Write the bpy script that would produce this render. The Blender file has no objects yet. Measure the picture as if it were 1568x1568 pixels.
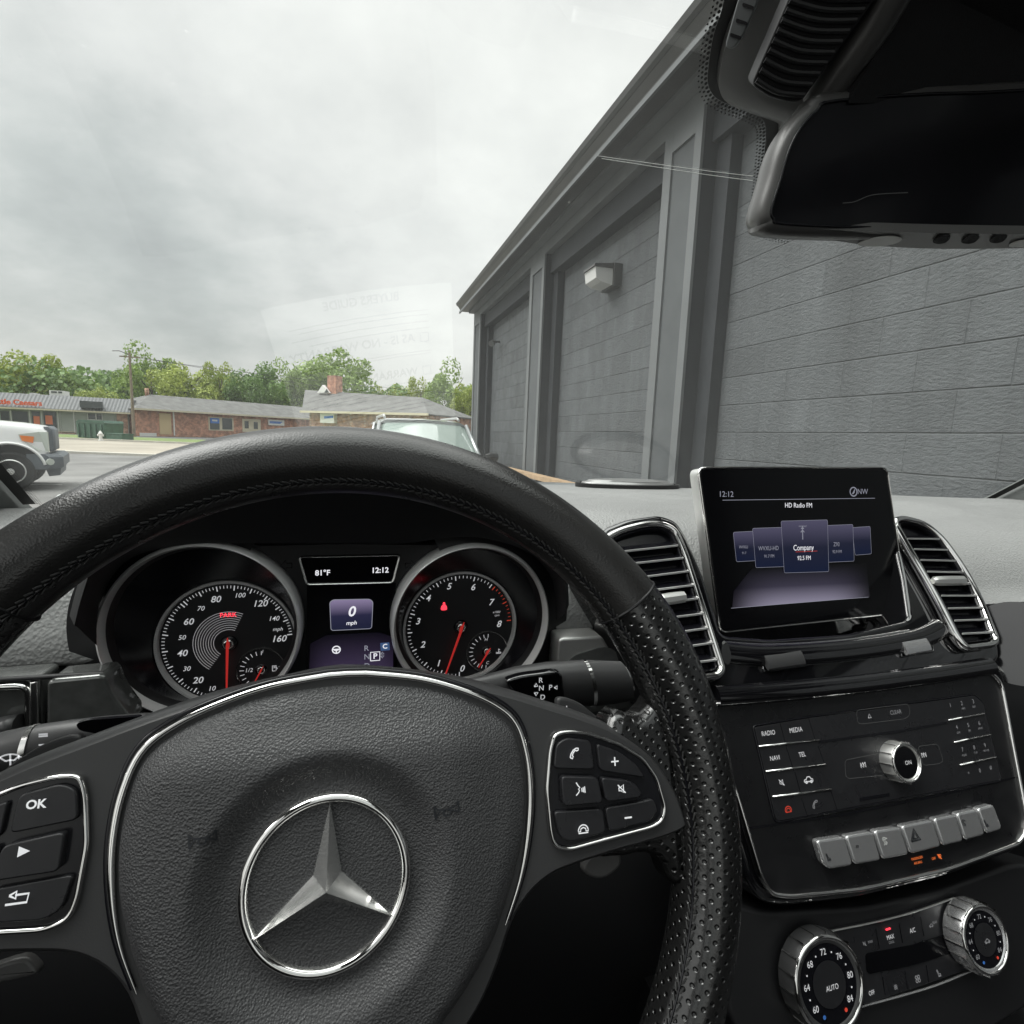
import bpy, bmesh, math, random
from mathutils import Vector, Matrix, Quaternion
R = math.radians
random.seed(7)
scene = bpy.context.scene
COL = scene.collection

# ------------------------------------------------------------------ camera
F = 820.0                     # focal length in pixels of a 1568 px wide frame
AXX = Vector((0.960084634, -0.276917493, 0.0394233182))     # camera right, in world
AXD = Vector((-0.000800337, -0.143662816, -0.989626371))    # camera down
AXF = Vector((0.279708519, 0.950093520, -0.138150089))      # camera forward
cam_d = bpy.data.cameras.new("camera")
cam_d.sensor_width = 36.0
cam_d.lens = 36.0 * F / 1568.0
cam_d.clip_start = 0.02
cam_d.clip_end = 2000
cam = bpy.data.objects.new("camera", cam_d)
COL.objects.link(cam)
cam.matrix_world = Matrix((( AXX.x, -AXD.x, -AXF.x, 0), (AXX.y, -AXD.y, -AXF.y, 0), (AXX.z, -AXD.z, -AXF.z, 0), (0, 0, 0, 1)))
scene.camera = cam
GZ = -1.5                     # ground level below the eye

# ------------------------------------------------------------------ world, sun, exposure
SUN_EL, SUN_AZ = 52.0, -80.0  # azimuth from +Y towards +X
wd = bpy.data.worlds.new("World"); scene.world = wd; wd.use_nodes = True
nt = wd.node_tree; N = nt.nodes; L = nt.links
for n_ in list(N): N.remove(n_)
def wn(t, **k):
    n_ = N.new(t)
    for a, b in k.items(): setattr(n_, a, b)
    return n_
out = wn('ShaderNodeOutputWorld'); bg = wn('ShaderNodeBackground')
sky = wn('ShaderNodeTexSky', sky_type='NISHITA', sun_disc=False, sun_elevation=R(SUN_EL), sun_rotation=R(SUN_AZ))
sky.dust_density = 4.0
tc = wn('ShaderNodeTexCoord'); sep = wn('ShaderNodeSeparateXYZ'); L.new(tc.outputs['Generated'], sep.inputs[0])
def wmath(op, a, b=None, clamp=False):
    m = wn('ShaderNodeMath', operation=op, use_clamp=clamp)
    for i, v in enumerate((a, b)):
        if v is None: continue
        if isinstance(v, (int, float)): m.inputs[i].default_value = v
        else: L.new(v, m.inputs[i])
    return m.outputs[0]
zc = wmath('ADD', wmath('MAXIMUM', sep.outputs['Z'], 0.0), 0.42)
cx_ = wmath('DIVIDE', sep.outputs['X'], zc); cy_ = wmath('DIVIDE', sep.outputs['Y'], zc)
comb = wn('ShaderNodeCombineXYZ'); L.new(cx_, comb.inputs[0]); L.new(cy_, comb.inputs[1])
n1 = wn('ShaderNodeTexNoise'); n1.inputs['Scale'].default_value = 0.95; n1.inputs['Detail'].default_value = 8; n1.inputs['Roughness'].default_value = 0.57; n1.inputs['Distortion'].default_value = 0.0
mp = wn('ShaderNodeMapping'); mp.inputs['Location'].default_value = (5.61, 13.55, 3.42)
L.new(comb.outputs[0], mp.inputs[0]); L.new(mp.outputs[0], n1.inputs['Vector'])
cr = wn('ShaderNodeValToRGB'); e = cr.color_ramp.elements
e[0].position = 0.30; e[0].color = (0.30, 0.315, 0.305, 1)
e[1].position = 0.68; e[1].color = (0.80, 0.80, 0.765, 1)
m_ = e.new(0.43); m_.color = (0.46, 0.48, 0.46, 1)
m_ = e.new(0.54); m_.color = (0.64, 0.645, 0.62, 1)
L.new(n1.outputs['Fac'], cr.inputs[0])
# overcast sky: brighter overhead than near the horizon
zr = wn('ShaderNodeMapRange'); zr.inputs[1].default_value = 0.70; zr.inputs[2].default_value = 0.92; zr.inputs[3].default_value = 1.0; zr.inputs[4].default_value = 4.8
L.new(sep.outputs['Z'], zr.inputs[0])
hz = wn('ShaderNodeMapRange'); hz.inputs[1].default_value = 0.0; hz.inputs[2].default_value = 0.30; hz.inputs[3].default_value = 0.80; hz.inputs[4].default_value = 1.0
L.new(sep.outputs['Z'], hz.inputs[0])
gain = wmath('MULTIPLY', zr.outputs[0], hz.outputs[0])
vm = wn('ShaderNodeVectorMath', operation='SCALE'); L.new(cr.outputs[0], vm.inputs[0]); L.new(gain, vm.inputs['Scale'])
vs = wn('ShaderNodeVectorMath', operation='SCALE'); L.new(sky.outputs[0], vs.inputs[0]); vs.inputs['Scale'].default_value = 0.012
va = wn('ShaderNodeVectorMath', operation='ADD'); L.new(vm.outputs[0], va.inputs[0]); L.new(vs.outputs[0], va.inputs[1])
L.new(va.outputs[0], bg.inputs[0]); bg.inputs[1].default_value = 0.52
L.new(bg.outputs[0], out.inputs[0])
sd = bpy.data.lights.new("sun", 'SUN'); sd.energy = 1.5; sd.angle = R(50); sd.color = (1.0, 0.985, 0.965)
sun = bpy.data.objects.new("sun", sd); COL.objects.link(sun)
sdir = Vector((math.sin(R(SUN_AZ)) * math.cos(R(SUN_EL)), math.cos(R(SUN_AZ)) * math.cos(R(SUN_EL)), math.sin(R(SUN_EL))))
sun.rotation_euler = sdir.to_track_quat('Z', 'Y').to_euler()
scene.view_settings.view_transform = 'Standard'; scene.view_settings.look = 'None'
scene.view_settings.exposure = 1.25; scene.view_settings.gamma = 1.0
scene.render.engine = 'CYCLES'
scene.cycles.max_bounces = 8; scene.cycles.transparent_max_bounces = 12
scene.cycles.use_denoising = True
scene.cycles.caustics_reflective = False; scene.cycles.caustics_refractive = False

# ------------------------------------------------------------------ materials
def pmat(name, col, rough=0.5, metal=0.0, emit=None, estr=0.0, coat=0.0, spec=0.5,
         bump=None, bscale=400, bstr=0.3, bdist=0.001, var=0.0, vscale=5.0, sheen=0.0, rvar=0.0, rscale=12.0):
    m = bpy.data.materials.new(name); m.use_nodes = True
    t = m.node_tree; b = t.nodes['Principled BSDF']
    b.inputs['Base Color'].default_value = (*col, 1); b.inputs['Roughness'].default_value = rough
    b.inputs['Metallic'].default_value = metal; b.inputs['Coat Weight'].default_value = coat
    b.inputs['Specular IOR Level'].default_value = spec
    if sheen: b.inputs['Sheen Weight'].default_value = sheen; b.inputs['Sheen Roughness'].default_value = 0.4
    if emit: estr *= 0.5
    if emit: b.inputs['Emission Color'].default_value = (*emit, 1); b.inputs['Emission Strength'].default_value = estr
    tcn = t.nodes.new('ShaderNodeTexCoord')
    def tex(kind, sc):
        if kind == 'voronoi':
            x = t.nodes.new('ShaderNodeTexVoronoi'); x.feature = 'SMOOTH_F1'; x.inputs['Smoothness'].default_value = 0.3
            x.inputs['Scale'].default_value = sc
            nz = t.nodes.new('ShaderNodeTexNoise'); nz.inputs['Scale'].default_value = sc * 0.6
            mx = t.nodes.new('ShaderNodeVectorMath'); mx.operation = 'MULTIPLY_ADD'
            t.links.new(tcn.outputs['Object'], nz.inputs['Vector']); t.links.new(nz.outputs['Color'], mx.inputs[0])
            mx.inputs[1].default_value = (0.7 / sc,) * 3; t.links.new(tcn.outputs['Object'], mx.inputs[2])
            t.links.new(mx.outputs[0], x.inputs['Vector']); return x.outputs['Distance']
        x = t.nodes.new('ShaderNodeTexNoise'); x.inputs['Scale'].default_value = sc; x.inputs['Detail'].default_value = 4
        t.links.new(tcn.outputs['Object'], x.inputs['Vector']); return x.outputs['Fac']
    if bump:
        bn = t.nodes.new('ShaderNodeBump'); bn.inputs['Strength'].default_value = bstr; bn.inputs['Distance'].default_value = bdist
        t.links.new(tex(bump, bscale), bn.inputs['Height']); t.links.new(bn.outputs[0], b.inputs['Normal'])
    if var:
        f = tex('noise', vscale)
        mr = t.nodes.new('ShaderNodeMapRange'); mr.inputs[1].default_value = 0.3; mr.inputs[2].default_value = 0.7
        mr.inputs[3].default_value = 1 - var; mr.inputs[4].default_value = 1 + var; t.links.new(f, mr.inputs[0])
        sc = t.nodes.new('ShaderNodeVectorMath'); sc.operation = 'SCALE'; sc.inputs[0].default_value = col
        t.links.new(mr.outputs[0], sc.inputs['Scale']); t.links.new(sc.outputs[0], b.inputs['Base Color'])
    if rvar:      # handling marks: the gloss wanders a little
        nzr = t.nodes.new('ShaderNodeTexNoise'); nzr.inputs['Scale'].default_value = rscale; nzr.inputs['Detail'].default_value = 5; nzr.inputs['Distortion'].default_value = 1.2
        t.links.new(tcn.outputs['Object'], nzr.inputs['Vector'])
        mrr = t.nodes.new('ShaderNodeMapRange'); mrr.inputs[1].default_value = 0.32; mrr.inputs[2].default_value = 0.68
        mrr.inputs[3].default_value = max(0.02, rough - rvar); mrr.inputs[4].default_value = rough + rvar; t.links.new(nzr.outputs['Fac'], mrr.inputs[0]); t.links.new(mrr.outputs[0], b.inputs['Roughness'])
    return m
M = {}
M['leather'] = pmat('smooth_leather', (0.020, 0.0195, 0.019), 0.30, rvar=0.07, rscale=18, bump='voronoi', bscale=1100, bstr=0.22, bdist=0.0004, var=0.15, vscale=30, spec=0.6)
M['grain'] = pmat('grained_soft_plastic', (0.060, 0.060, 0.062), 0.44, bump='voronoi', bscale=1150, bstr=0.6, bdist=0.0006, spec=0.55, rvar=0.12, rscale=22, var=0.08, vscale=14)
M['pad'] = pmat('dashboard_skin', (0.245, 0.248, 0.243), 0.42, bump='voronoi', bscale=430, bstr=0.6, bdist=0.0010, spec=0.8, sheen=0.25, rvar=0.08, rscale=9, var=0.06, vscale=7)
M['ringm'] = pmat('gauge_ring_aluminium', (0.92, 0.92, 0.91), 0.26, 0.3)
M['starm'] = pmat('satin_star_chrome', (0.95, 0.95, 0.93), 0.17, 0.9)
M['plastic'] = pmat('satin_black_plastic', (0.044, 0.044, 0.045), 0.38, bump='noise', bscale=1500, bstr=0.12, bdist=0.0003)
M['panelm'] = pmat('console_panel_black', (0.009, 0.009, 0.010), 0.33, rvar=0.12, rscale=30)
M['plastic_dk'] = pmat('dark_matte_plastic', (0.008, 0.008, 0.009), 0.5, bump='noise', bscale=900, bstr=0.1, bdist=0.0003)
M['housing'] = pmat('grey_housing_plastic', (0.085, 0.084, 0.082), 0.34, bump='noise', bscale=1400, bstr=0.15, bdist=0.0003)
M['button'] = pmat('button_rubber', (0.018, 0.018, 0.020), 0.34, rvar=0.1, rscale=60, bump='noise', bscale=1800, bstr=0.08, bdist=0.0002)
M['piano'] = pmat('piano_black', (0.005, 0.005, 0.006), 0.05, coat=1.0, spec=1.0, var=0.1, rvar=0.03, rscale=25)
M['chrome'] = pmat('satin_chrome', (0.88, 0.88, 0.86), 0.16, 1.0)
M['chrome_b'] = pmat('bright_chrome', (0.95, 0.94, 0.92), 0.08, 1.0)
M['chrome_s'] = pmat('brushed_silver', (0.72, 0.72, 0.70), 0.36, 0.85, bump='noise', bscale=700, bstr=0.05, bdist=0.0002)
M['silver_btn'] = pmat('silver_button_paint', (0.66, 0.66, 0.665), 0.25, 0.8, rvar=0.02, rscale=40, bump='noise', bscale=1500, bstr=0.08, bdist=0.0002)
M['trimgrey'] = pmat('glossy_dark_veneer', (0.17, 0.175, 0.17), 0.12, 0.5, coat=0.6, var=0.2, vscale=90)
M['gauge'] = pmat('gauge_black', (0.006, 0.006, 0.008), 0.22)
M['dial'] = pmat('dial_face', (0.026, 0.026, 0.028), 0.45)
M['white_ink'] = pmat('white_print', (0.7, 0.7, 0.7), 0.5, emit=(0.9, 0.92, 0.95), estr=0.34)
M['grey_ink'] = pmat('grey_print', (0.5, 0.5, 0.5), 0.5, emit=(0.85, 0.85, 0.88), estr=0.34)
M['dim_ink'] = pmat('dim_print', (0.22, 0.22, 0.23), 0.5, emit=(0.6, 0.6, 0.62), estr=0.12)
M['red_ink'] = pmat('red_print', (0.5, 0.03, 0.02), 0.5, emit=(1, 0.12, 0.06), estr=0.25)
M['red_lamp'] = pmat('red_lamp', (0.6, 0.02, 0.03), 0.4, emit=(1, 0.05, 0.08), estr=1.3)
M['orange_lamp'] = pmat('orange_lamp', (0.6, 0.12, 0.02), 0.4, emit=(1, 0.22, 0.06), estr=0.55)
M['needle'] = pmat('needle_red', (0.55, 0.02, 0.02), 0.35, emit=(1, 0.06, 0.05), estr=0.25)
M['screen'] = pmat('screen_black', (0.004, 0.004, 0.005), 0.13, spec=0.35)
M['ui_white'] = pmat('screen_white', (0, 0, 0), 0.5, emit=(0.9, 0.9, 0.95), estr=0.8)
M['ui_dim'] = pmat('screen_dim', (0, 0, 0), 0.5, emit=(0.45, 0.46, 0.55), estr=0.45)
M['ui_bluebox'] = pmat('screen_blue_box', (0, 0, 0), 0.5, emit=(0.05, 0.10, 0.22), estr=0.7)
M['embossed'] = pmat('embossed_mark', (0.018, 0.020, 0.024), 0.5)
M['frit'] = pmat('black_ceramic_frit', (0.012, 0.012, 0.012), 0.5)
M['pillar'] = pmat('pillar_cloth', (0.16, 0.17, 0.165), 0.9, bump='noise', bscale=900, bstr=0.5, bdist=0.001)
M['cloth_blk'] = pmat('black_headliner_cloth', (0.008, 0.008, 0.009), 0.9, bump='noise', bscale=1200, bstr=0.5, bdist=0.001)
M['paper'] = pmat('white_paper', (0.82, 0.83, 0.80), 0.8)
M['ink'] = pmat('black_ink', (0.12, 0.12, 0.12), 0.7)
M['stitch'] = pmat('grey_thread', (0.03, 0.03, 0.03), 0.6)
M['mirrorglass'] = pmat('dimmed_mirror_glass', (0.012, 0.012, 0.014), 0.10, spec=0.2, rvar=0.06, rscale=15)
M['slat_silver'] = pmat('silver_slat_edge', (0.70, 0.70, 0.69), 0.3, 0.3)
M['lens'] = pmat('frosted_lens', (0.62, 0.62, 0.60), 0.35)
def grad_mat(name, c0, c1, axis, lo, hi, st=1.0, mid=None, fall=None):
    m = bpy.data.materials.new(name); m.use_nodes = True; t = m.node_tree; b = t.nodes['Principled BSDF']
    b.inputs['Base Color'].default_value = (0, 0, 0, 1); b.inputs['Roughness'].default_value = 0.08
    tcn = t.nodes.new('ShaderNodeTexCoord'); sp = t.nodes.new('ShaderNodeSeparateXYZ'); t.links.new(tcn.outputs['Object'], sp.inputs[0])
    mr = t.nodes.new('ShaderNodeMapRange'); mr.inputs[1].default_value = lo; mr.inputs[2].default_value = hi
    t.links.new(sp.outputs[axis], mr.inputs[0])
    c = t.nodes.new('ShaderNodeValToRGB'); c.color_ramp.elements[0].color = (*c0, 1); c.color_ramp.elements[1].color = (*c1, 1)
    if mid: q = c.color_ramp.elements.new(mid[0]); q.color = (*mid[1], 1)
    t.links.new(mr.outputs[0], c.inputs[0]); t.links.new(c.outputs[0], b.inputs['Emission Color']); b.inputs['Emission Strength'].default_value = st * 0.5
    if fall:      # soft fall-off to both sides, (centre x, half-width) in object space
        def mt(op, a, v):
            x = t.nodes.new('ShaderNodeMath'); x.operation = op; t.links.new(a, x.inputs[0])
            if isinstance(v, float): x.inputs[1].default_value = v
            else: t.links.new(v, x.inputs[1])
            return x.outputs[0]
        q = mt('DIVIDE', mt('SUBTRACT', sp.outputs[0], float(fall[0])), float(fall[1])); q2 = mt('MULTIPLY', q, q)
        mr2 = t.nodes.new('ShaderNodeMapRange'); mr2.interpolation_type = 'SMOOTHSTEP'; mr2.inputs[1].default_value = 0.0; mr2.inputs[2].default_value = 1.0; mr2.inputs[3].default_value = st * 0.5; mr2.inputs[4].default_value = 0.02; t.links.new(q2, mr2.inputs[0])
        t.links.new(mr2.outputs[0], b.inputs['Emission Strength'])
    return m
def perf_mat():
    m = bpy.data.materials.new('perforated_leather'); m.use_nodes = True; t = m.node_tree; b = t.nodes['Principled BSDF']
    n = t.nodes; l = t.links
    def mth(op, a, c=None, d=None):
        x = n.new('ShaderNodeMath'); x.operation = op
        for i, v in enumerate((a, c, d)):
            if v is None: continue
            if isinstance(v, (int, float)): x.inputs[i].default_value = v
            else: l.new(v, x.inputs[i])
        return x.outputs[0]
    uv = n.new('ShaderNodeUVMap'); sp = n.new('ShaderNodeSeparateXYZ'); l.new(uv.outputs[0], sp.inputs[0])
    U, V = sp.outputs[0], sp.outputs[1]          # uv in metres
    P = 0.0064
    su = mth('DIVIDE', U, P); sv = mth('DIVIDE', V, P)
    def dots(ou, ov):
        fu = mth('SUBTRACT', mth('FRACT', mth('ADD', su, ou)), 0.5); fv = mth('SUBTRACT', mth('FRACT', mth('ADD', sv, ov)), 0.5)
        return mth('SQRT', mth('ADD', mth('MULTIPLY', fu, fu), mth('MULTIPLY', fv, fv)))
    d = mth('MINIMUM', dots(100, 100), dots(100.5, 100.5))
    mr = n.new('ShaderNodeMapRange'); mr.interpolation_type = 'SMOOTHSTEP'; mr.inputs[1].default_value = 0.08; mr.inputs[2].default_value = 0.19; l.new(d, mr.inputs[0])
    mc = n.new('ShaderNodeMapRange'); mc.inputs[1].default_value = 0.10; mc.inputs[2].default_value = 0.14; l.new(d, mc.inputs[0])
    mix = n.new('ShaderNodeMix'); mix.data_type = 'RGBA'; l.new(mc.outputs[0], mix.inputs['Factor'])
    mix.inputs[6].default_value = (0.002, 0.002, 0.002, 1); mix.inputs[7].default_value = (0.012, 0.012, 0.012, 1)
    l.new(mix.outputs[2], b.inputs['Base Color'])
    nz = n.new('ShaderNodeTexNoise'); nz.inputs['Scale'].default_value = 260; nz.inputs['Detail'].default_value = 3
    tcn = n.new('ShaderNodeTexCoord'); l.new(tcn.outputs['Object'], nz.inputs['Vector'])
    h = mth('ADD', mr.outputs[0], mth('MULTIPLY', nz.outputs['Fac'], 0.35))
    bp = n.new('ShaderNodeBump'); bp.inputs['Strength'].default_value = 0.9; bp.inputs['Distance'].default_value = 0.00055; l.new(h, bp.inputs['Height'])
    l.new(bp.outputs[0], b.inputs['Normal']); b.inputs['Roughness'].default_value = 0.20; b.inputs['Specular IOR Level'].default_value = 1.0
    return m
M['perf'] = perf_mat()

# ------------------------------------------------------------------ mesh helpers
ORI = {}
def thing(name, label, cat, loc=(0, 0, 0), group=None):
    o = bpy.data.objects.new(name, None); COL.objects.link(o); o.location = loc; o.empty_display_size = 0.05
    o['label'] = label; o['category'] = cat
    if group: o['group'] = group
    return o
def tag(o, label, cat, group=None, kind=None):
    if label: o['label'] = label
    if cat: o['category'] = cat
    if group: o['group'] = group
    if kind: o['kind'] = kind
    return o
def rootloc(p):
    while p.parent: p = p.parent
    return Vector(p.location)
def mk(name, verts, faces, m, parent=None, smooth=35, uv=None, fix=True, label=None, absorb=False):
    off = rootloc(parent) if parent else Vector((0, 0, 0))
    me = bpy.data.meshes.new(name)
    me.from_pydata([Vector(v) - off for v in verts], [], faces)
    if uv:
        ul = me.uv_layers.new(name='UVMap')
        for lp in me.loops: ul.data[lp.index].uv = uv[lp.vertex_index]
    if fix:
        bm = bmesh.new(); bm.from_mesh(me); bmesh.ops.recalc_face_normals(bm, faces=bm.faces); bm.to_mesh(me); bm.free()
    if smooth:
        for p in me.polygons: p.use_smooth = True
        me.set_sharp_from_angle(angle=R(smooth))
        for p in me.polygons:
            if len(p.vertices) > 4: p.use_smooth = False
    me.materials.append(M[m] if isinstance(m, str) else m)
    o = bpy.data.objects.new(name, me); COL.objects.link(o)
    if parent: o.parent = parent
    if label: o['label'] = label
    return o
class MB:
    def __init__(s): s.v = []; s.f = []
    def add(s, v, f):
        k = len(s.v); s.v += [Vector(q) for q in v]; s.f += [[i + k for i in g] for g in f]; return s
    def box(s, x0, x1, y0, y1, z0, z1):
        return s.add([(x0, y0, z0), (x1, y0, z0), (x1, y1, z0), (x0, y1, z0), (x0, y0, z1), (x1, y0, z1), (x1, y1, z1), (x0, y1, z1)],
                     [(0, 3, 2, 1), (4, 5, 6, 7), (0, 1, 5, 4), (1, 2, 6, 5), (2, 3, 7, 6), (3, 0, 4, 7)])
    def obox(s, c, ax, ay, az):   # oriented box: centre and half-axes
        c, ax, ay, az = map(Vector, (c, ax, ay, az))
        vs = [c + ax * i + ay * j + az * k for k in (-1, 1) for j in (-1, 1) for i in (-1, 1)]
        return s.add(vs, [(0, 2, 3, 1), (4, 5, 7, 6), (0, 1, 5, 4), (1, 3, 7, 5), (3, 2, 6, 7), (2, 0, 4, 6)])
    def mk(s, name, m, parent=None, **k): return mk(name, s.v, s.f, m, parent, **k)
class Fr:
    """a plane in the car: origin O, tilt (top leaning away from the driver), optional roll"""
    def __init__(s, O, tilt=0.0, roll=0.0, yaw=0.0):
        s.O = Vector(O); t = R(tilt)
        u = Vector((1, 0, 0)); v = Vector((0, math.sin(t), math.cos(t)))
        if yaw:
            rm = Matrix.Rotation(R(yaw), 3, 'Z'); u = rm @ u; v = rm @ v
        if roll:
            c, sn = math.cos(R(roll)), math.sin(R(roll)); u, v = u * c + v * sn, v * c - u * sn
        s.u, s.v = u, v; s.n = u.cross(v)
    def px(s, x, y, h=0.0):
        d = AXX * ((x - 784) / F) + AXD * ((y - 784) / F) + AXF
        O = s.O + s.n * h; P = d * (O.dot(s.n) / d.dot(s.n)) - s.O
        return (P.dot(s.u), P.dot(s.v))
    def pxs(s, pts, h=0.0): return [s.px(x, y, h) for x, y in pts]
    def P(s, a, b, h=0.0): return s.O + s.u * a + s.v * b + s.n * h
    def off(s, h): q = Fr.__new__(Fr); q.O = s.O + s.n * h; q.u, q.v, q.n = s.u, s.v, s.n; return q
    def pxlen(s, x, y, l):
        a = s.px(x, y); b = s.px(x, y - l); return math.hypot(a[0] - b[0], a[1] - b[1])
def ray(x, y): return AXX * ((x - 784) / F) + AXD * ((y - 784) / F) + AXF
def at_axis(x, y, ax, val):
    d = ray(x, y); return d * (val / d[ax])
def spline(pts, n=6, closed=True):
    o = []; k = len(pts); rng = range(k) if closed else range(k - 1)
    g = (lambda i: pts[i % k]) if closed else (lambda i: pts[max(0, min(k - 1, i))])
    for i in rng:
        p0, p1, p2, p3 = g(i - 1), g(i), g(i + 1), g(i + 2)
        for j in range(n):
            t = j / n
            o.append(tuple(0.5 * (2 * b + (c - a) * t + (2 * a - 5 * b + 4 * c - d) * t * t + (3 * b - a - 3 * c + d) * t ** 3) for a, b, c, d in zip(p0, p1, p2, p3)))
    if not closed: o.append(tuple(pts[-1]))
    return o
def rounded(pts, r, seg=5):
    o = []; k = len(pts)
    for i in range(k):
        p = Vector(pts[i]); a = Vector(pts[i - 1]); b = Vector(pts[(i + 1) % k])
        rr = r[i] if isinstance(r, (list, tuple)) else r
        if rr <= 0: o.append(tuple(p)); continue
        da, db = (a - p), (b - p); q = min(rr, da.length * 0.48, db.length * 0.48)
        A = p + da.normalized() * q; B = p + db.normalized() * q
        for j in range(seg + 1):
            t = j / seg; o.append(tuple(A * (1 - t) ** 2 + p * 2 * t * (1 - t) + B * t * t))
    return o
def area(p): return 0.5 * sum(p[i - 1][0] * p[i][1] - p[i][0] * p[i - 1][1] for i in range(len(p)))
def inset(poly, d):
    k = len(poly); o = []
    for i in range(k):
        a = Vector(poly[i - 1]); p = Vector(poly[i]); b = Vector(poly[(i + 1) % k])
        e1 = p - a; e2 = b - p
        if e1.length < 1e-9: e1 = e2
        if e2.length < 1e-9: e2 = e1
        n1 = Vector((-e1.y, e1.x)).normalized(); n2 = Vector((-e2.y, e2.x)).normalized()
        n = n1 + n2
        if n.length < 1e-6: n = n1
        n.normalize(); c = max(0.5, n.dot(n1)); o.append(tuple(p + n * (d / c)))
    return o
def prism(fr, poly, h0, h1, bev=0.0, seg=3):
    if area(poly) < 0: poly = poly[::-1]
    sg = 1 if h1 > h0 else -1
    rings = [(poly, h0)]
    if bev:
        for j in range(seg + 1):
            a = j / seg * math.pi / 2
            rings.append((inset(poly, bev * (1 - math.cos(a))), h1 - sg * bev * (1 - math.sin(a))))
    else: rings.append((poly, h1))
    v = []; f = []; k = len(poly)
    for p, h in rings: v += [fr.P(a, b, h) for a, b in p]
    for j in range(len(rings) - 1):
        for i in range(k):
            i2 = (i + 1) % k; f.append((j * k + i, j * k + i2, (j + 1) * k + i2, (j + 1) * k + i))
    f.append(tuple(range(k))[::-1]); f.append(tuple(range((len(rings) - 1) * k, len(rings) * k)))
    return v, f
def plate(name, fr, poly, h0, h1, m, parent, bev=0.0, seg=3, **k):
    v, f = prism(fr, poly, h0, h1, bev, seg); return mk(name, v, f, m, parent, **k)
def loft(rings, closed=True, caps=(False, False), cyc=False):
    k = len(rings[0]); v = [p for r in rings for p in r]; f = []
    nr = len(rings)
    for j in range(nr if cyc else nr - 1):
        j2 = (j + 1) % nr
        for i in range(k if closed else k - 1):
            i2 = (i + 1) % k; f.append((j * k + i, j * k + i2, j2 * k + i2, j2 * k + i))
    if caps[0]: f.append(tuple(range(k))[::-1])
    if caps[1]: f.append(tuple(range((nr - 1) * k, nr * k)))
    return v, f
def sweep(path, w, h=None, nrm=None, closed=False, seg=8, caps=True):
    """tube with elliptical section; w across, h along nrm; w/h number or list"""
    k = len(path); path = [Vector(p) for p in path]; rings = []
    for i in range(k):
        if closed: t = path[(i + 1) % k] - path[i - 1]
        else: t = path[min(k - 1, i + 1)] - path[max(0, i - 1)]
        t.normalize()
        n = (Vector(nrm) if nrm is not None else (Vector((0, 0, 1)) if abs(t.z) < 0.9 else Vector((1, 0, 0))))
        n = n - t * n.dot(t); n.normalize(); s = t.cross(n)
        ww = w[i] if isinstance(w, (list, tuple)) else w
        hh = (h[i] if isinstance(h, (list, tuple)) else h) if h is not None else ww
        rings.append([path[i] + s * (math.cos(2 * math.pi * j / seg) * ww) + n * (math.sin(2 * math.pi * j / seg) * hh) for j in range(seg)])
    return loft(rings, True, (caps and not closed, caps and not closed), closed)
def strip(name, fr, pts, h, w, ht, m, parent, closed=True, seg=8, **k):
    v, f = sweep([fr.P(a, b, h) for a, b in pts], w, ht, fr.n, closed, seg); return mk(name, v, f, m, parent, smooth=60, **k)
def circ(cx, cy, r, n=48, a0=0.0, a1=360.0, ry=None):
    full = abs(a1 - a0 - 360) < 1e-6; ry = ry or r
    return [(cx + r * math.cos(R(a0 + (a1 - a0) * i / (n if full else n - 1))), cy + ry * math.sin(R(a0 + (a1 - a0) * i / (n if full else n - 1)))) for i in range(n)]
def text_geo(s, fr, a, b, h, size, shear=0.0, align='CENTER', sx=1.0, ext=0.0, mirror=False, rot=0.0, bold=0.0):
    cu = bpy.data.curves.new('txt', 'FONT'); cu.body = s; cu.size = size; cu.shear = shear; cu.align_x = align; cu.align_y = 'CENTER'
    cu.extrude = ext; cu.offset = bold; cu.resolution_u = 3
    o = bpy.data.objects.new('txt', cu); me = bpy.data.meshes.new_from_object(o)
    c, sn = math.cos(R(rot)), math.sin(R(rot)); v = []
    for q in me.vertices:
        x = q.co.x * sx * (-1 if mirror else 1); y = q.co.y; v.append(fr.P(a + x * c - y * sn, b + x * sn + y * c, h + q.co.z))
    f = [tuple(p.vertices) for p in me.polygons]
    bpy.data.meshes.remove(me); bpy.data.objects.remove(o); bpy.data.curves.remove(cu)
    return v, f
def text(name, s, fr, xy, px_h, m, parent, h=0.0004, shear=0.0, align='CENTER', sx=1.0, bold=0.0, **k):
    """xy: pixel of the text's centre; px_h: cap height in pixels"""
    a, b = fr.px(*xy, h); size = fr.pxlen(*xy, px_h) / 0.70
    v, f = text_geo(s, fr, a, b, h, size, shear, align, sx, bold=bold * size, **k)
    return mk(name, v, f, m, parent, smooth=0, fix=False)
def flatpoly(fr, polys, h):
    mb = MB()
    for p in polys:
        if area(p) < 0: p = p[::-1]
        mb.add([fr.P(a, b, h) for a, b in p], [tuple(range(len(p)))])
    return mb
def lines_geo(fr, lines, w, h):
    """open polylines in local coordinates drawn as flat ribbons of half-width w"""
    mb = MB()
    for ln in lines:
        k = len(ln); Lp = []; Rp = []
        for i in range(k):
            t = Vector(ln[min(k - 1, i + 1)]) - Vector(ln[max(0, i - 1)])
            if t.length < 1e-9: t = Vector((1, 0))
            t.normalize(); n = Vector((-t.y, t.x)) * w; p = Vector(ln[i]); Lp.append(p + n); Rp.append(p - n)
        vs = [fr.P(q.x, q.y, h) for q in Rp] + [fr.P(q.x, q.y, h) for q in Lp]
        mb.add(vs, [(i, i + 1, k + i + 1, k + i) for i in range(k - 1)])
    return mb
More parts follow.
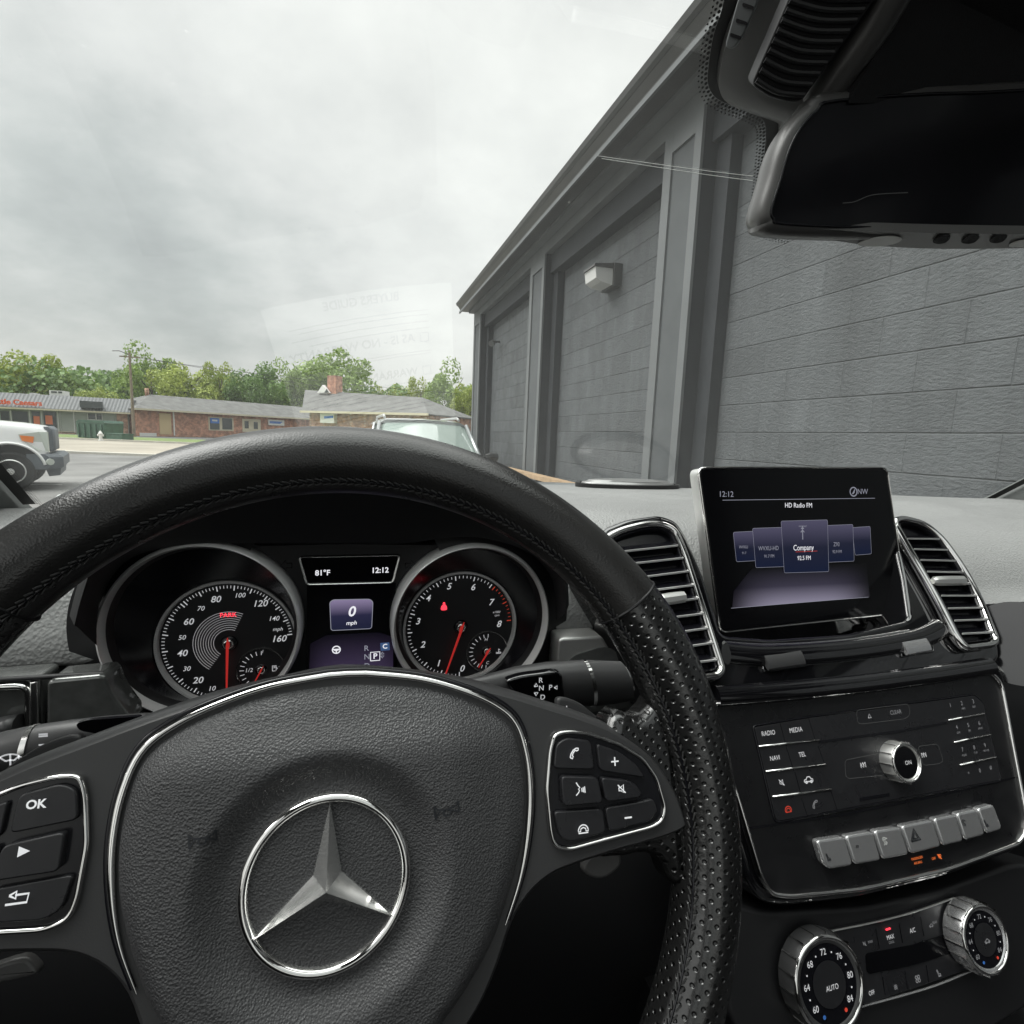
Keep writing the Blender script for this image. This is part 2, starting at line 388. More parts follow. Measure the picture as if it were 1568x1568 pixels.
def icon(name, fr, xy, px, lines, m, parent, w=0.07, h=0.0004, rot=0):
    """lines in unit box -1..1, drawn at pixel xy with half-size px pixels"""
    a, b = fr.px(*xy, h); s = fr.pxlen(*xy, px); c, sn = math.cos(R(rot)), math.sin(R(rot))
    ln = [[(a + (x * c - y * sn) * s, b + (x * sn + y * c) * s) for x, y in l] for l in lines]
    return lines_geo(fr, ln, w * s, h).mk(name, m, parent, smooth=0, fix=False)
def arc(cx, cy, r, a0, a1, n=10, ry=None):
    ry = ry or r; return [(cx + r * math.cos(R(a0 + (a1 - a0) * i / (n - 1))), cy + ry * math.sin(R(a0 + (a1 - a0) * i / (n - 1)))) for i in range(n)]
PHONE = [[(-0.75, -0.7), (-0.6, -0.15), (-0.15, 0.45), (0.45, 0.75), (0.85, 0.7), (0.8, 0.4), (0.5, 0.3), (0.3, 0.45)], [(0.3, 0.45), (-0.1, 0.1), (-0.35, -0.35), (-0.2, -0.55), (-0.35, -0.9), (-0.75, -0.7)]]
HANG = [arc(0, -0.5, 0.9, 170, 10, 12, 0.9), [(-0.9, -0.35), (-0.9, -0.6), (-0.5, -0.6), (-0.45, -0.2), (0, 0), (0.45, -0.2), (0.5, -0.6), (0.9, -0.6), (0.9, -0.35)], [(-0.9, -0.85), (0.9, -0.85)]]
MUTE = [[(-0.6, 0.3), (-0.6, -0.3), (-0.2, -0.3), (0.4, -0.75), (0.4, 0.75), (-0.2, 0.3), (-0.6, 0.3)], [(-0.8, 0.8), (0.8, -0.8)]]
TRI = [[(-0.8, -0.65), (0.8, -0.65), (0, 0.8), (-0.8, -0.65)]]
CARICON = [[(-1, -0.3), (-0.95, 0.05), (-0.5, 0.15), (-0.25, 0.5), (0.3, 0.5), (0.6, 0.1), (0.95, 0), (1, -0.3), (-1, -0.3)], arc(-0.55, -0.35, 0.2, 0, 360, 9), arc(0.55, -0.35, 0.2, 0, 360, 9)]
FAN = [arc(0.4, 0.4, 0.35, 0, 360, 10), arc(-0.4, 0.4, 0.35, 0, 360, 10), arc(0.4, -0.4, 0.35, 0, 360, 10), arc(-0.4, -0.4, 0.35, 0, 360, 10)]
# ================================================================== OUTSIDE
def ground_mat(name, c, var, sc, rough=0.9, bump=0.4):
    return pmat(name, c, rough, var=var, vscale=sc, bump='noise', bscale=30, bstr=bump, bdist=0.02)
M['asphalt'] = ground_mat('worn_asphalt', (0.15, 0.148, 0.142), 0.35, 0.5)
M['asphalt_dk'] = ground_mat('dark_asphalt', (0.07, 0.07, 0.068), 0.2, 0.6)
M['concrete'] = ground_mat('pale_concrete_road', (0.30, 0.27, 0.22), 0.2, 0.35)
M['kerbc'] = ground_mat('kerb_concrete', (0.50, 0.48, 0.42), 0.1, 2)
M['grassm'] = ground_mat('grass_green', (0.13, 0.18, 0.05), 0.35, 1.5)
M['paintw'] = pmat('white_line_paint', (0.7, 0.7, 0.66), 0.8, var=0.1, vscale=8)
def gp(x, y, dz=0.0):
    p = at_axis(x, y, 2, GZ + dz); return p
def sheet(name, pts, z, m):
    o = mk(name, [(p[0], p[1], z) for p in pts], [tuple(range(len(pts)))], m, smooth=0, fix=False)
    if o.data.polygons[0].normal.z < 0: o.data.flip_normals()
    o['kind'] = 'structure'; return o
S = 900
sheet('ground', [(-S, -S), (S, -S), (S, S), (-S, S)], GZ - 0.012, M['asphalt_dk'])
sheet('parking_lot', [(-60, -12), (30, -12), (30, 34), (-60, 26)], GZ - 0.006, M['asphalt'])
ra, rb = gp(93, 692.7), gp(220.6, 697.6)
dr = (rb - ra); dr.z = 0; dr.normalize()
fa = gp(86, 672.0); wr = (fa - ra).dot(Vector((-dr.y, dr.x, 0)))
nr_ = Vector((-dr.y, dr.x, 0))
def rp(s, w): q = ra + dr * s + nr_ * w; return (q.x, q.y)
sheet('road', [rp(-90, 0.0), rp(160, 0.0), rp(160, wr), rp(-90, wr)], GZ, M['concrete'])
def kerb(name, w0, w1, h, m='kerbc'):
    mb = MB(); a, b, c, d = rp(-90, w0), rp(160, w0), rp(160, w1), rp(-90, w1)
    mb.add([(q[0], q[1], z) for z in (GZ - 0.02, GZ + h) for q in (a, b, c, d)], [(0, 3, 2, 1), (4, 5, 6, 7), (0, 1, 5, 4), (1, 2, 6, 5), (2, 3, 7, 6), (3, 0, 4, 7)])
    o = mb.mk(name, m); o['kind'] = 'structure'; return o
kerb('kerb', -0.45, -0.02, 0.10); kerb('kerb', wr + 0.02, wr + 0.3, 0.13)
o = sheet('verge_grass', [rp(-90, wr + 0.32), rp(16, wr + 0.32), rp(16, wr + 12), rp(-90, wr + 12)], GZ + 0.05, M['grassm'])
o.name = 'grass'; o['kind'] = 'stuff'; tag(o, 'green grass strip between the kerb and the shops across the road', 'grass')
sheet('driveway', [rp(16.02, wr + 0.32), rp(160, wr + 0.32), rp(160, wr + 60), rp(16.02, wr + 60)], GZ + 0.004, M['asphalt_dk'])
pl = gp(50, 742), gp(95, 742)
for i in range(1):
    a, b = pl; d = (b - a).normalized(); a = a - d * 1.6; w = Vector((-d.y, d.x, 0)) * 0.05
    sheet('parking_line', [a - w, b - w, b + w, a + w], GZ + 0.002, M['paintw'])
for k in (-2, -1, 1, 2):
    a, b = pl; d = (b - a).normalized(); a = a - d * 1.6; w = Vector((-d.y, d.x, 0)); off = w * 3.0 * k
    if k > 0: continue
    sheet('parking_line', [a - w * .05 + off, b - w * .05 + off, b + w * .05 + off, a + w * .05 + off], GZ + 0.002, M['paintw'])

# ---- charcoal block building on the right
def cmu_mat(name, c, bs=0.8):
    m = pmat(name, c, 0.55, rvar=0.12, rscale=3); t = m.node_tree; b = t.nodes['Principled BSDF']; n = t.nodes; l = t.links
    tcn = n.new('ShaderNodeTexCoord'); sp = n.new('ShaderNodeSeparateXYZ'); cb = n.new('ShaderNodeCombineXYZ')
    l.new(tcn.outputs['Object'], sp.inputs[0]); l.new(sp.outputs['Y'], cb.inputs[0]); l.new(sp.outputs['Z'], cb.inputs[1])
    wob = n.new('ShaderNodeTexNoise'); wob.inputs['Scale'].default_value = 5; l.new(tcn.outputs['Object'], wob.inputs['Vector'])
    ad = n.new('ShaderNodeVectorMath'); ad.operation = 'MULTIPLY_ADD'; l.new(wob.outputs['Color'], ad.inputs[0]); ad.inputs[1].default_value = (0.006, 0.006, 0); l.new(cb.outputs[0], ad.inputs[2])
    br = n.new('ShaderNodeTexBrick'); l.new(ad.outputs[0], br.inputs['Vector'])
    br.inputs['Scale'].default_value = 1.0; br.inputs['Brick Width'].default_value = 0.42; br.inputs['Row Height'].default_value = 0.2
    br.inputs['Mortar Size'].default_value = 0.004; br.inputs['Mortar Smooth'].default_value = 0.7; br.inputs['Color1'].default_value = (1, 1, 1, 1); br.inputs['Color2'].default_value = (.93, .93, .93, 1); br.inputs['Mortar'].default_value = (0, 0, 0, 1)
    # vertical joints mostly filled with paint: only the bed joint is strongly read
    fr_ = n.new('ShaderNodeMath'); fr_.operation = 'FRACT'; dv = n.new('ShaderNodeMath'); dv.operation = 'DIVIDE'; dv.inputs[1].default_value = 0.2
    l.new(sp.outputs['Z'], dv.inputs[0]); l.new(dv.outputs[0], fr_.inputs[0])
    n1 = n.new('ShaderNodeTexNoise'); n1.inputs['Scale'].default_value = 55; n1.inputs['Detail'].default_value = 6; n1.inputs['Roughness'].default_value = 0.65
    st = n.new('ShaderNodeVectorMath'); st.operation = 'MULTIPLY'; st.inputs[1].default_value = (1, 0.55, 1.3); l.new(tcn.outputs['Object'], st.inputs[0]); l.new(st.outputs[0], n1.inputs['Vector'])
    ng = n.new('ShaderNodeTexNoise'); ng.inputs['Scale'].default_value = 1.7; l.new(tcn.outputs['Object'], ng.inputs['Vector'])
    gm = n.new('ShaderNodeMapRange'); gm.inputs[1].default_value = 0.35; gm.inputs[2].default_value = 0.65; gm.inputs[3].default_value = 0.35; gm.inputs[4].default_value = 1.0; l.new(ng.outputs['Fac'], gm.inputs[0])
    inv = n.new('ShaderNodeMath'); inv.operation = 'SUBTRACT'; inv.inputs[0].default_value = 1.0; l.new(br.outputs['Color'], inv.inputs[1])
    jm = n.new('ShaderNodeMath'); jm.operation = 'MULTIPLY'; l.new(inv.outputs[0], jm.inputs[0]); l.new(gm.outputs[0], jm.inputs[1])
    a1 = n.new('ShaderNodeMath'); a1.operation = 'MULTIPLY_ADD'; l.new(jm.outputs[0], a1.inputs[0]); a1.inputs[1].default_value = -0.36
    ab = n.new('ShaderNodeMath'); ab.operation = 'ABSOLUTE'; sh = n.new('ShaderNodeMath'); sh.operation = 'SUBTRACT'; sh.inputs[1].default_value = 0.5
    fz = n.new('ShaderNodeMath'); fz.operation = 'MULTIPLY_ADD'; fz.inputs[1].default_value = 0.022; l.new(wob.outputs['Fac'], fz.inputs[0]); l.new(fr_.outputs[0], fz.inputs[2])
    l.new(fz.outputs[0], sh.inputs[0]); l.new(sh.outputs[0], ab.inputs[0]); bj = n.new('ShaderNodeMapRange'); bj.inputs[1].default_value = 0.472; bj.inputs[2].default_value = 0.492; bj.inputs[3].default_value = 0; bj.inputs[4].default_value = -0.45; l.new(ab.outputs[0], bj.inputs[0])
    a2 = n.new('ShaderNodeMath'); a2.operation = 'MULTIPLY_ADD'; a2.inputs[1].default_value = 1.0; l.new(n1.outputs['Fac'], a2.inputs[0]); l.new(bj.outputs[0], a2.inputs[2]); l.new(a2.outputs[0], a1.inputs[2])
    bp = n.new('ShaderNodeBump'); bp.inputs['Strength'].default_value = bs; bp.inputs['Distance'].default_value = 0.016; l.new(a1.outputs[0], bp.inputs['Height'])
    l.new(bp.outputs[0], b.inputs['Normal'])
    # paint tone: each block a little different, grime streaks running down, scuffs
    b2 = n.new('ShaderNodeTexBrick'); l.new(ad.outputs[0], b2.inputs['Vector']); b2.inputs['Scale'].default_value = 1.0; b2.inputs['Brick Width'].default_value = 0.42; b2.inputs['Row Height'].default_value = 0.2; b2.inputs['Mortar Size'].default_value = 0.0
    b2.inputs['Color1'].default_value = (.84, .84, .84, 1); b2.inputs['Color2'].default_value = (1.14, 1.14, 1.14, 1)
    sk = n.new('ShaderNodeTexNoise'); sk.inputs['Scale'].default_value = 2.6; sk.inputs['Detail'].default_value = 7; sk.inputs['Roughness'].default_value = 0.65
    sv_ = n.new('ShaderNodeVectorMath'); sv_.operation = 'MULTIPLY'; sv_.inputs[1].default_value = (1, 1.6, 0.35); l.new(tcn.outputs['Object'], sv_.inputs[0]); l.new(sv_.outputs[0], sk.inputs['Vector'])
    sr_ = n.new('ShaderNodeMapRange'); sr_.inputs[1].default_value = 0.3; sr_.inputs[2].default_value = 0.7; sr_.inputs[3].default_value = 0.78; sr_.inputs[4].default_value = 1.2; l.new(sk.outputs['Fac'], sr_.inputs[0])
    jd = n.new('ShaderNodeMapRange'); jd.inputs[1].default_value = -0.45; jd.inputs[2].default_value = 0; jd.inputs[3].default_value = 0.75; jd.inputs[4].default_value = 1.0; l.new(bj.outputs[0], jd.inputs[0])
    q1 = n.new('ShaderNodeMath'); q1.operation = 'MULTIPLY'; l.new(b2.outputs['Color'], q1.inputs[0]); l.new(sr_.outputs[0], q1.inputs[1])
    q2 = n.new('ShaderNodeMath'); q2.operation = 'MULTIPLY'; l.new(q1.outputs[0], q2.inputs[0]); l.new(jd.outputs[0], q2.inputs[1])
    qs = n.new('ShaderNodeVectorMath'); qs.operation = 'SCALE'; qs.inputs[0].default_value = c; l.new(q2.outputs[0], qs.inputs['Scale']); l.new(qs.outputs[0], b.inputs['Base Color'])
    return m
M['cmu'] = cmu_mat('painted_block', (0.088, 0.096, 0.100))
M['trim_lt'] = pmat('grey_trim_paint', (0.142, 0.15, 0.152), 0.55, var=0.08, vscale=3, bump='noise', bscale=60, bstr=0.2, bdist=0.002)
M['stucco'] = pmat('grey_stucco', (0.085, 0.092, 0.095), 0.8, var=0.1, vscale=4, bump='noise', bscale=160, bstr=0.7, bdist=0.004)
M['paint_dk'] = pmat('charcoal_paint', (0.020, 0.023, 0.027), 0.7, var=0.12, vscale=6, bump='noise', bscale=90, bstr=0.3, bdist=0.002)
M['gutterm'] = pmat('gutter_metal', (0.085, 0.085, 0.083), 0.45, 0.2, var=0.1, vscale=2)
YE = 11.62
bld = thing('block_building', 'charcoal painted block building with pilasters filling the right side beyond the windscreen', 'building', (2.42, 5, GZ))
MB().box(2.65, 9.0, -9, YE, GZ, 2.75).mk('wall', 'cmu', bld, smooth=0)
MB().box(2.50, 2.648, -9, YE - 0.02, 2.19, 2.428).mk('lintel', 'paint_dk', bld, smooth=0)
MB().box(2.415, 2.648, -9, YE + 0.02, 2.43, 2.60).mk('fascia', 'trim_lt', bld, smooth=0)
g = MB(); g.box(2.14, 9.1, -9, YE + .12, 2.603, 2.66)
g.mk('soffit', 'gutterm', bld, smooth=0)
prof = [(2.14, 2.60), (2.13, 2.64), (2.085, 2.70), (2.055, 2.72), (2.04, 2.76), (2.075, 2.762), (2.09, 2.72), (2.14, 2.69)]
v, f = loft([[Vector((x, y, z)) for x, z in prof] for y in (-9, YE + .14)], True, (True, True)); mk('gutter', v, f, 'gutterm', bld, smooth=0)
g = MB(); g.box(2.11, 2.135, -9, YE + .13, 2.56, 2.602); g.box(2.30, 2.41, -9, YE + .02, 2.56, 2.60); g.mk('cornice_strip', 'trim_lt', bld, smooth=0)
MB().add([(2.08, -9, 2.765), (2.08, YE + .1, 2.765), (9.2, YE + .1, 3.1), (9.2, -9, 3.1), (2.08, -9, 2.70), (2.08, YE + .1, 2.70), (9.2, YE + .1, 2.9), (9.2, -9, 2.9)],
         [(0, 1, 2, 3), (4, 7, 6, 5), (0, 4, 5, 1), (1, 5, 6, 2), (2, 6, 7, 3), (3, 7, 4, 0)]).mk('roof', 'gutterm', bld, smooth=0)
for i, (y0, y1) in enumerate([(3.70, 4.20), (7.12, 7.72), (10.98, 11.60), (0.2, 0.75), (-3.3, -2.7)]):
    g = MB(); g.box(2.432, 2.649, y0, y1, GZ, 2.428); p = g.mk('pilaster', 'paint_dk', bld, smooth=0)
    g = MB(); g.box(2.426, 2.431, y0 + .08, y1 - .10, GZ, 2.30); g.mk('panel', 'stucco', p, smooth=0)
    g = MB(); g.box(2.408, 2.4315, y0 - .005, y0 + .085, GZ, 2.426); g.box(2.408, 2.4315, y1 - .11, y1 + .005, GZ, 2.426); g.box(2.408, 2.4315, y0 + .086, y1 - .111, 2.28, 2.426)
    g.mk('frame', 'trim_lt', p, smooth=0)
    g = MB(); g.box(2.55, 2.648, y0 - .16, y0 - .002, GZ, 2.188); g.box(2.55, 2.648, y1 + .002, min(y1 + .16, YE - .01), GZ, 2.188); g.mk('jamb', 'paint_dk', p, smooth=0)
# wall light
def walllight(c, s, label):
    t = thing('wall_light', label, 'light', c)
    x, y, z = c
    g = MB(); g.box(2.60 - .05 * s, 2.648, y - .19 * s, y + .19 * s, z - .13 * s, z + .13 * s); g.mk('back_box', 'gutterm', t, smooth=0)
    pr = [(2.60 - .052 * s, z + .13 * s), (2.60 - .30 * s, z + .10 * s), (2.60 - .31 * s, z + .07 * s), (2.60 - .052 * s, z + .07 * s)]
    v, f = loft([[Vector((a, y + d, b)) for a, b in pr] for d in (-.17 * s, .17 * s)], True, (True, True)); mk('hood', v, f, 'gutterm', t, smooth=0)
    pr = [(2.60 - .054 * s, z + .068 * s), (2.60 - .29 * s, z + .068 * s), (2.60 - .27 * s, z - .06 * s), (2.60 - .20 * s, z - .10 * s), (2.60 - .054 * s, z - .12 * s)]
    v, f = loft([[Vector((a, y + d, b)) for a, b in pr] for d in (-.16 * s, .16 * s)], True, (True, True)); mk('diffuser', v, f, M['lens'], t, smooth=0)
    return t
lp_ = at_axis(925, 425, 0, 2.52)
walllight((2.52, lp_.y, lp_.z), 0.85, 'boxy wall light with frosted lens on the charcoal wall between two pilasters')
fl = at_axis(760, 523, 0, 2.58)
t = thing('security_light', 'small swivel spotlight high on the far bay of the charcoal wall', 'light', fl)
v, f = sweep([fl + Vector((.068, 0, 0)), fl + Vector((.02, 0, 0)), fl + Vector((-.06, 0, -.03))], .018); mk('bracket', v, f, 'gutterm', t)
v, f = sweep([fl + Vector((-.03, .02, .0)), fl + Vector((-.09, -.08, -.04)), fl + Vector((-.13, -.13, -.07))], [.03, .055, .06]); mk('lamp_head', v, f, 'gutterm', t)
# timber rail along the wall
M['timber'] = pmat('pale_timber', (0.42, 0.29, 0.17), 0.8, var=0.2, vscale=9, bump='noise', bscale=90, bstr=0.4, bdist=0.002)
t = thing('timber_rail', 'pale timber rail on short posts running along the foot of the charcoal wall', 'rail', (2.25, 5, GZ))
g = MB(); g.box(2.18, 2.30, 5.0, 9.2, -.520, -.462); g.mk('rail', 'timber', t)
for y in (5.2, 7.0, 8.8): g = MB(); g.box(2.18, 2.28, y, y + .1, GZ, -.522); g.mk('post', 'timber', t)

# ---- brick and shop materials
def brick_mat(name, c1, c2, mort, axis='XZ'):
    m = pmat(name, c1, 0.85); t = m.node_tree; b = t.nodes['Principled BSDF']; n = t.nodes; l = t.links
    tcn = n.new('ShaderNodeTexCoord'); sp = n.new('ShaderNodeSeparateXYZ'); cb = n.new('ShaderNodeCombineXYZ')
    l.new(tcn.outputs['Object'], sp.inputs[0])
    ad = n.new('ShaderNodeMath'); ad.operation = 'ADD'; l.new(sp.outputs['X'], ad.inputs[0]); l.new(sp.outputs['Y'], ad.inputs[1])
    l.new(ad.outputs[0], cb.inputs[0]); l.new(sp.outputs['Z'], cb.inputs[1])
    br = n.new('ShaderNodeTexBrick'); l.new(cb.outputs[0], br.inputs['Vector']); br.inputs['Scale'].default_value = 1.0
    br.inputs['Brick Width'].default_value = 0.36; br.inputs['Row Height'].default_value = 0.12; br.inputs['Mortar Size'].default_value = 0.012
    br.inputs['Color1'].default_value = (*c1, 1); br.inputs['Color2'].default_value = (*c2, 1); br.inputs['Mortar'].default_value = (*mort, 1); br.inputs['Bias'].default_value = -0.1
    nz = n.new('ShaderNodeTexNoise'); nz.inputs['Scale'].default_value = 2.2; nz.inputs['Detail'].default_value = 5; l.new(tcn.outputs['Object'], nz.inputs['Vector'])
    mx = n.new('ShaderNodeMix'); mx.data_type = 'RGBA'; mx.blend_type = 'MULTIPLY'; mx.inputs['Factor'].default_value = 0.6
    cr_ = n.new('ShaderNodeValToRGB'); cr_.color_ramp.elements[0].position = 0.4; cr_.color_ramp.elements[0].color = (.5, .45, .42, 1); cr_.color_ramp.elements[1].position = .62; cr_.color_ramp.elements[1].color = (1.5, 1.4, 1.3, 1)
    l.new(nz.outputs['Fac'], cr_.inputs[0]); l.new(br.outputs['Color'], mx.inputs[6]); l.new(cr_.outputs[0], mx.inputs[7]); l.new(mx.outputs[2], b.inputs['Base Color'])
    return m
M['brick'] = brick_mat('mixed_red_brick', (0.50, 0.22, 0.14), (0.36, 0.15, 0.10), (0.5, 0.42, 0.34))
M['brick_br'] = brick_mat('brown_brick', (0.44, 0.25, 0.17), (0.32, 0.17, 0.12), (0.46, 0.38, 0.32))
M['shingle'] = pmat('grey_shingles', (0.125, 0.125, 0.12), 0.9, var=0.25, vscale=1.2, bump='noise', bscale=12, bstr=0.6, bdist=0.02)
def rib_mat():
    m = pmat('ribbed_metal_roof', (0.13, 0.135, 0.14), 0.6, 0.1); t = m.node_tree; b = t.nodes['Principled BSDF']; n = t.nodes; l = t.links
    uv = n.new('ShaderNodeTexCoord'); w = n.new('ShaderNodeTexWave'); w.wave_type = 'BANDS'; w.bands_direction = 'X'; w.inputs['Scale'].default_value = 1.0
    l.new(uv.outputs['Object'], w.inputs['Vector']); bp = n.new('ShaderNodeBump'); bp.inputs['Distance'].default_value = .025; l.new(w.outputs['Fac'], bp.inputs['Height']); l.new(bp.outputs[0], b.inputs['Normal'])
    return m
M['rib'] = rib_mat()
M['cream'] = pmat('cream_paint', (0.62, 0.56, 0.42), 0.7, var=0.06, vscale=2)
M['beige'] = pmat('beige_door_paint', (0.60, 0.46, 0.26), 0.6)
M['white_p'] = pmat('white_paint', (0.75, 0.75, 0.72), 0.6)
M['sage'] = pmat('sage_siding', (0.36, 0.39, 0.34), 0.7, var=0.08, vscale=1.5)
M['glass_dk'] = pmat('dark_shop_glass', (0.04, 0.05, 0.05), 0.08, spec=0.8)
M['poster_o'] = pmat('orange_poster', (0.75, 0.20, 0.08), 0.6)
M['sign_red'] = pmat('red_orange_sign', (0.80, 0.12, 0.04), 0.5)
M['sign_blue'] = pmat('blue_sign', (0.06, 0.20, 0.60), 0.5)
M['green_d'] = pmat('green_dumpster_paint', (0.045, 0.105, 0.075), 0.55, var=0.2, vscale=3)
class Fac(Fr):
    def __init__(s, A, B):
        s.O = Vector((A.x, A.y, GZ)); s.u = Vector((B.x - A.x, B.y - A.y, 0)).normalized(); s.v = Vector((0, 0, 1)); s.n = s.u.cross(s.v)
    def rect(s, name, x0, y0, x1, y1, h0, h1, m, par, **k):
        a0, b0 = s.px(x0, y0, h1); a1, b1 = s.px(x1, y1, h1)
        return plate(name, s, [(a0, b1), (a1, b1), (a1, b0), (a0, b0)], h0, h1, m, par, smooth=0, **k)
def rz(x, y, Z): return at_axis(x, y, 2, Z)
# shop with ribbed mansard
A, B = rz(0, 624, .95), rz(197, 633, .95); fc = Fac(A, B); Wd = (B - A).length
shop = thing('strip_shop', 'low shop with ribbed grey mansard roof and red lettering across the road', 'shop', (A.x, A.y, GZ))
plate('wall', fc, [(-26, 0), (Wd - .05, 0), (Wd - .05, 2.6), (-26, 2.6)], -9, 0, 'sage', shop, smooth=0)
zt = fc.px(0, 600.6, -.6)[1]
v = []
for a in (-26.4, Wd + .3):
    v += [fc.P(a, 2.40, .75), fc.P(a, 2.56, .75), fc.P(a, zt, -.6), fc.P(a, zt, -8.5), fc.P(a, 2.62, -9.1), fc.P(a, 2.62, .1), fc.P(a, 2.40, .1)]
mk('mansard_roof', v, [(i, (i + 1) % 7, 7 + (i + 1) % 7, 7 + i) for i in range(7)] + [tuple(range(7)), tuple(range(7, 14))], 'rib', shop, smooth=0)
plate('fascia_board', fc, [(-26.4, 2.36), (Wd + .3, 2.36), (Wd + .3, 2.52), (-26.4, 2.52)], .752, .80, 'cream', shop, smooth=0)
fo = fc.off(0.62)
v, f = text_geo('Little Caesars', fo, *fo.px(26, 616.2, 0.1), 0.1, fo.pxlen(26, 616, 7.6) / .7, 0.0, 'CENTER', 1.0, .06, bold=.02); mk('sign_lettering', v, f, 'sign_red', shop, smooth=0)
fc.rect('sign_backing', 121.5, 613.5, 157, 625.5, .4, .95, 'glass_dk', shop)
for (x0, y0, x1, y1) in [(0, 629, 16.5, 665), (18, 629, 45, 665), (48, 629.5, 63, 665), (66, 630, 88, 664)]:
    w = fc.rect('window', x0, y0, x1, y1, .004, .05, 'glass_dk', shop); fc.rect('frame', x1 + .2, y0 - 1, x1 + 2, y1, .004, .09, 'white_p', w)
for (x0, y0, x1, y1) in [(51, 637, 62, 656), (69, 636, 81, 650)]: fc.rect('poster', x0, y0, x1, y1, .052, .07, 'poster_o', shop)
w = fc.rect('window', 135, 633.5, 156.5, 642.5, .004, .05, 'glass_dk', shop)
for (x0, y0, x1, y1) in [(133.5, 632.5, 135, 644), (146, 632.5, 148, 643), (155.5, 632.5, 157.2, 644), (133.5, 642, 157.2, 643.8)]: fc.rect('frame', x0, y0, x1, y1, .052, .09, 'white_p', w)
for (x0, x1) in [(91.5, 94), (113, 114.3), (175.5, 177.8)]: fc.rect('trim_post', x0, 629.5, x1, 664, .004, .10, 'white_p', shop)
fc.rect('sill', 86, 660, 116, 661.8, .004, .16, 'cream', shop); fc.rect('brick_base', 86, 662, 116, 669, .004, .12, 'brick_br', shop)
fc.rect('brick_end', 178.2, 631, 196.8, 670, .004, .12, 'brick_br', shop)
for (x0, y0, x1, y1) in [(75, 597.3, 99.5, 606.5), (45, 601.3, 53, 604.5)]:
    u_ = fc.rect('roof_unit', x0, y0, x1, y1, -3, -1.2, 'white_p', shop)
    if x1 > 60: fc.rect('grille', x0 + 3, y0 + 1.5, x0 + 12, y0 + 4.5, -1.198, -1.15, 'glass_dk', u_); fc.rect('grille', x0 + 14, y0 + 2, x0 + 20, y0 + 5, -1.198, -1.15, 'glass_dk', u_)
# long brick building
A, B = rz(206.6, 624.3, 1.58), rz(465, 640, 1.58); fb = Fac(A, B); Wb = (B - A).length + 5
bb = thing('brick_building', 'long red brick building with grey shingle gable roof and cream gutter across the road', 'building', (A.x, A.y, GZ))
plate('wall', fb, [(.35, 0), (Wb, 0), (Wb, 3.02), (.35, 3.02)], -10, -.5, 'brick', bb, smooth=0)
rd = 5.2; rh = fb.px(229.5, 604, -rd)[1]; ra0 = fb.px(229.5, 604, -rd)[0]
v = [fb.P(-.1, 3.0, 0), fb.P(Wb, 3.0, 0), fb.P(Wb, rh, -rd), fb.P(ra0, rh, -rd), fb.P(-.1, 3.0, -2 * rd), fb.P(Wb, 3.0, -2 * rd), fb.P(-.1, 2.92, 0), fb.P(Wb, 2.92, 0), fb.P(-.1, 2.92, -2 * rd), fb.P(Wb, 2.92, -2 * rd)]
mk('roof', v, [(0, 1, 2, 3), (3, 2, 5, 4), (0, 3, 4), (1, 5, 2), (6, 8, 9, 7), (0, 6, 7, 1), (4, 5, 9, 8), (0, 4, 8, 6), (1, 7, 9, 5)], 'shingle', bb, smooth=0)
plate('gutter', fb, [(-.2, 2.86), (Wb, 2.86), (Wb, 3.06), (-.2, 3.06)], .004, .14, 'cream', bb, smooth=0)
fw_ = fb.off(-.5)
fw_.__class__ = Fac
def fr2(n_, x0, y0, x1, y1, m, par, h=.05, h0=.004): return fw_.rect(n_, x0, y0, x1, y1, h0, h, m, par)
fr2('door', 243.5, 632.5, 263, 665.5, 'beige', bb); fr2('downspout', 265, 629.5, 268.3, 667, 'white_p', bb, .14)
fr2('painted_plinth', 213.8, 662.5, 240, 668.5, 'white_p', bb)
w = fr2('window', 319, 638, 358, 660, 'cream', bb); fr2('pane', 321, 639.5, 336.5, 658, 'glass_dk', w, .06, .052); fr2('pane', 340, 640, 356, 658, 'glass_dk', w, .06, .052); fr2('blue_poster', 322, 640, 336, 648.5, 'sign_blue', w, .08, .062)
g = lines_geo(fw_, [[fw_.px(325, 643.6, .1), fw_.px(333, 644.1, .1)]], .1, .085); g.mk('poster_lettering', 'white_p', w, smooth=0)
w = fr2('double_door', 371, 641, 399.5, 662, 'cream', bb); fr2('pane', 374.5, 644.5, 381, 656, 'glass_dk', w, .07, .052); fr2('pane', 388.5, 646, 395, 657, 'glass_dk', w, .07, .052)
w = fr2('signboard', 411, 642.3, 435.5, 652, 'white_p', bb, .15)
g = lines_geo(fw_, [[fw_.px(413, 645.6, .16), fw_.px(432, 646.6, .16)], [fw_.px(413, 647.4, .16), fw_.px(430, 648.2, .16)]], .07, .16); g.mk('sign_lettering', 'sign_blue', w, smooth=0)
for x in (223.5, 227): q = fb.px(x, 604, -rd); g = MB(); p = fb.P(q[0], rh - .3, -rd); v, f = sweep([p, p + Vector((0, 0, 1.0))], .11); mk('vent_pipe', v, f, 'brick_br', bb)
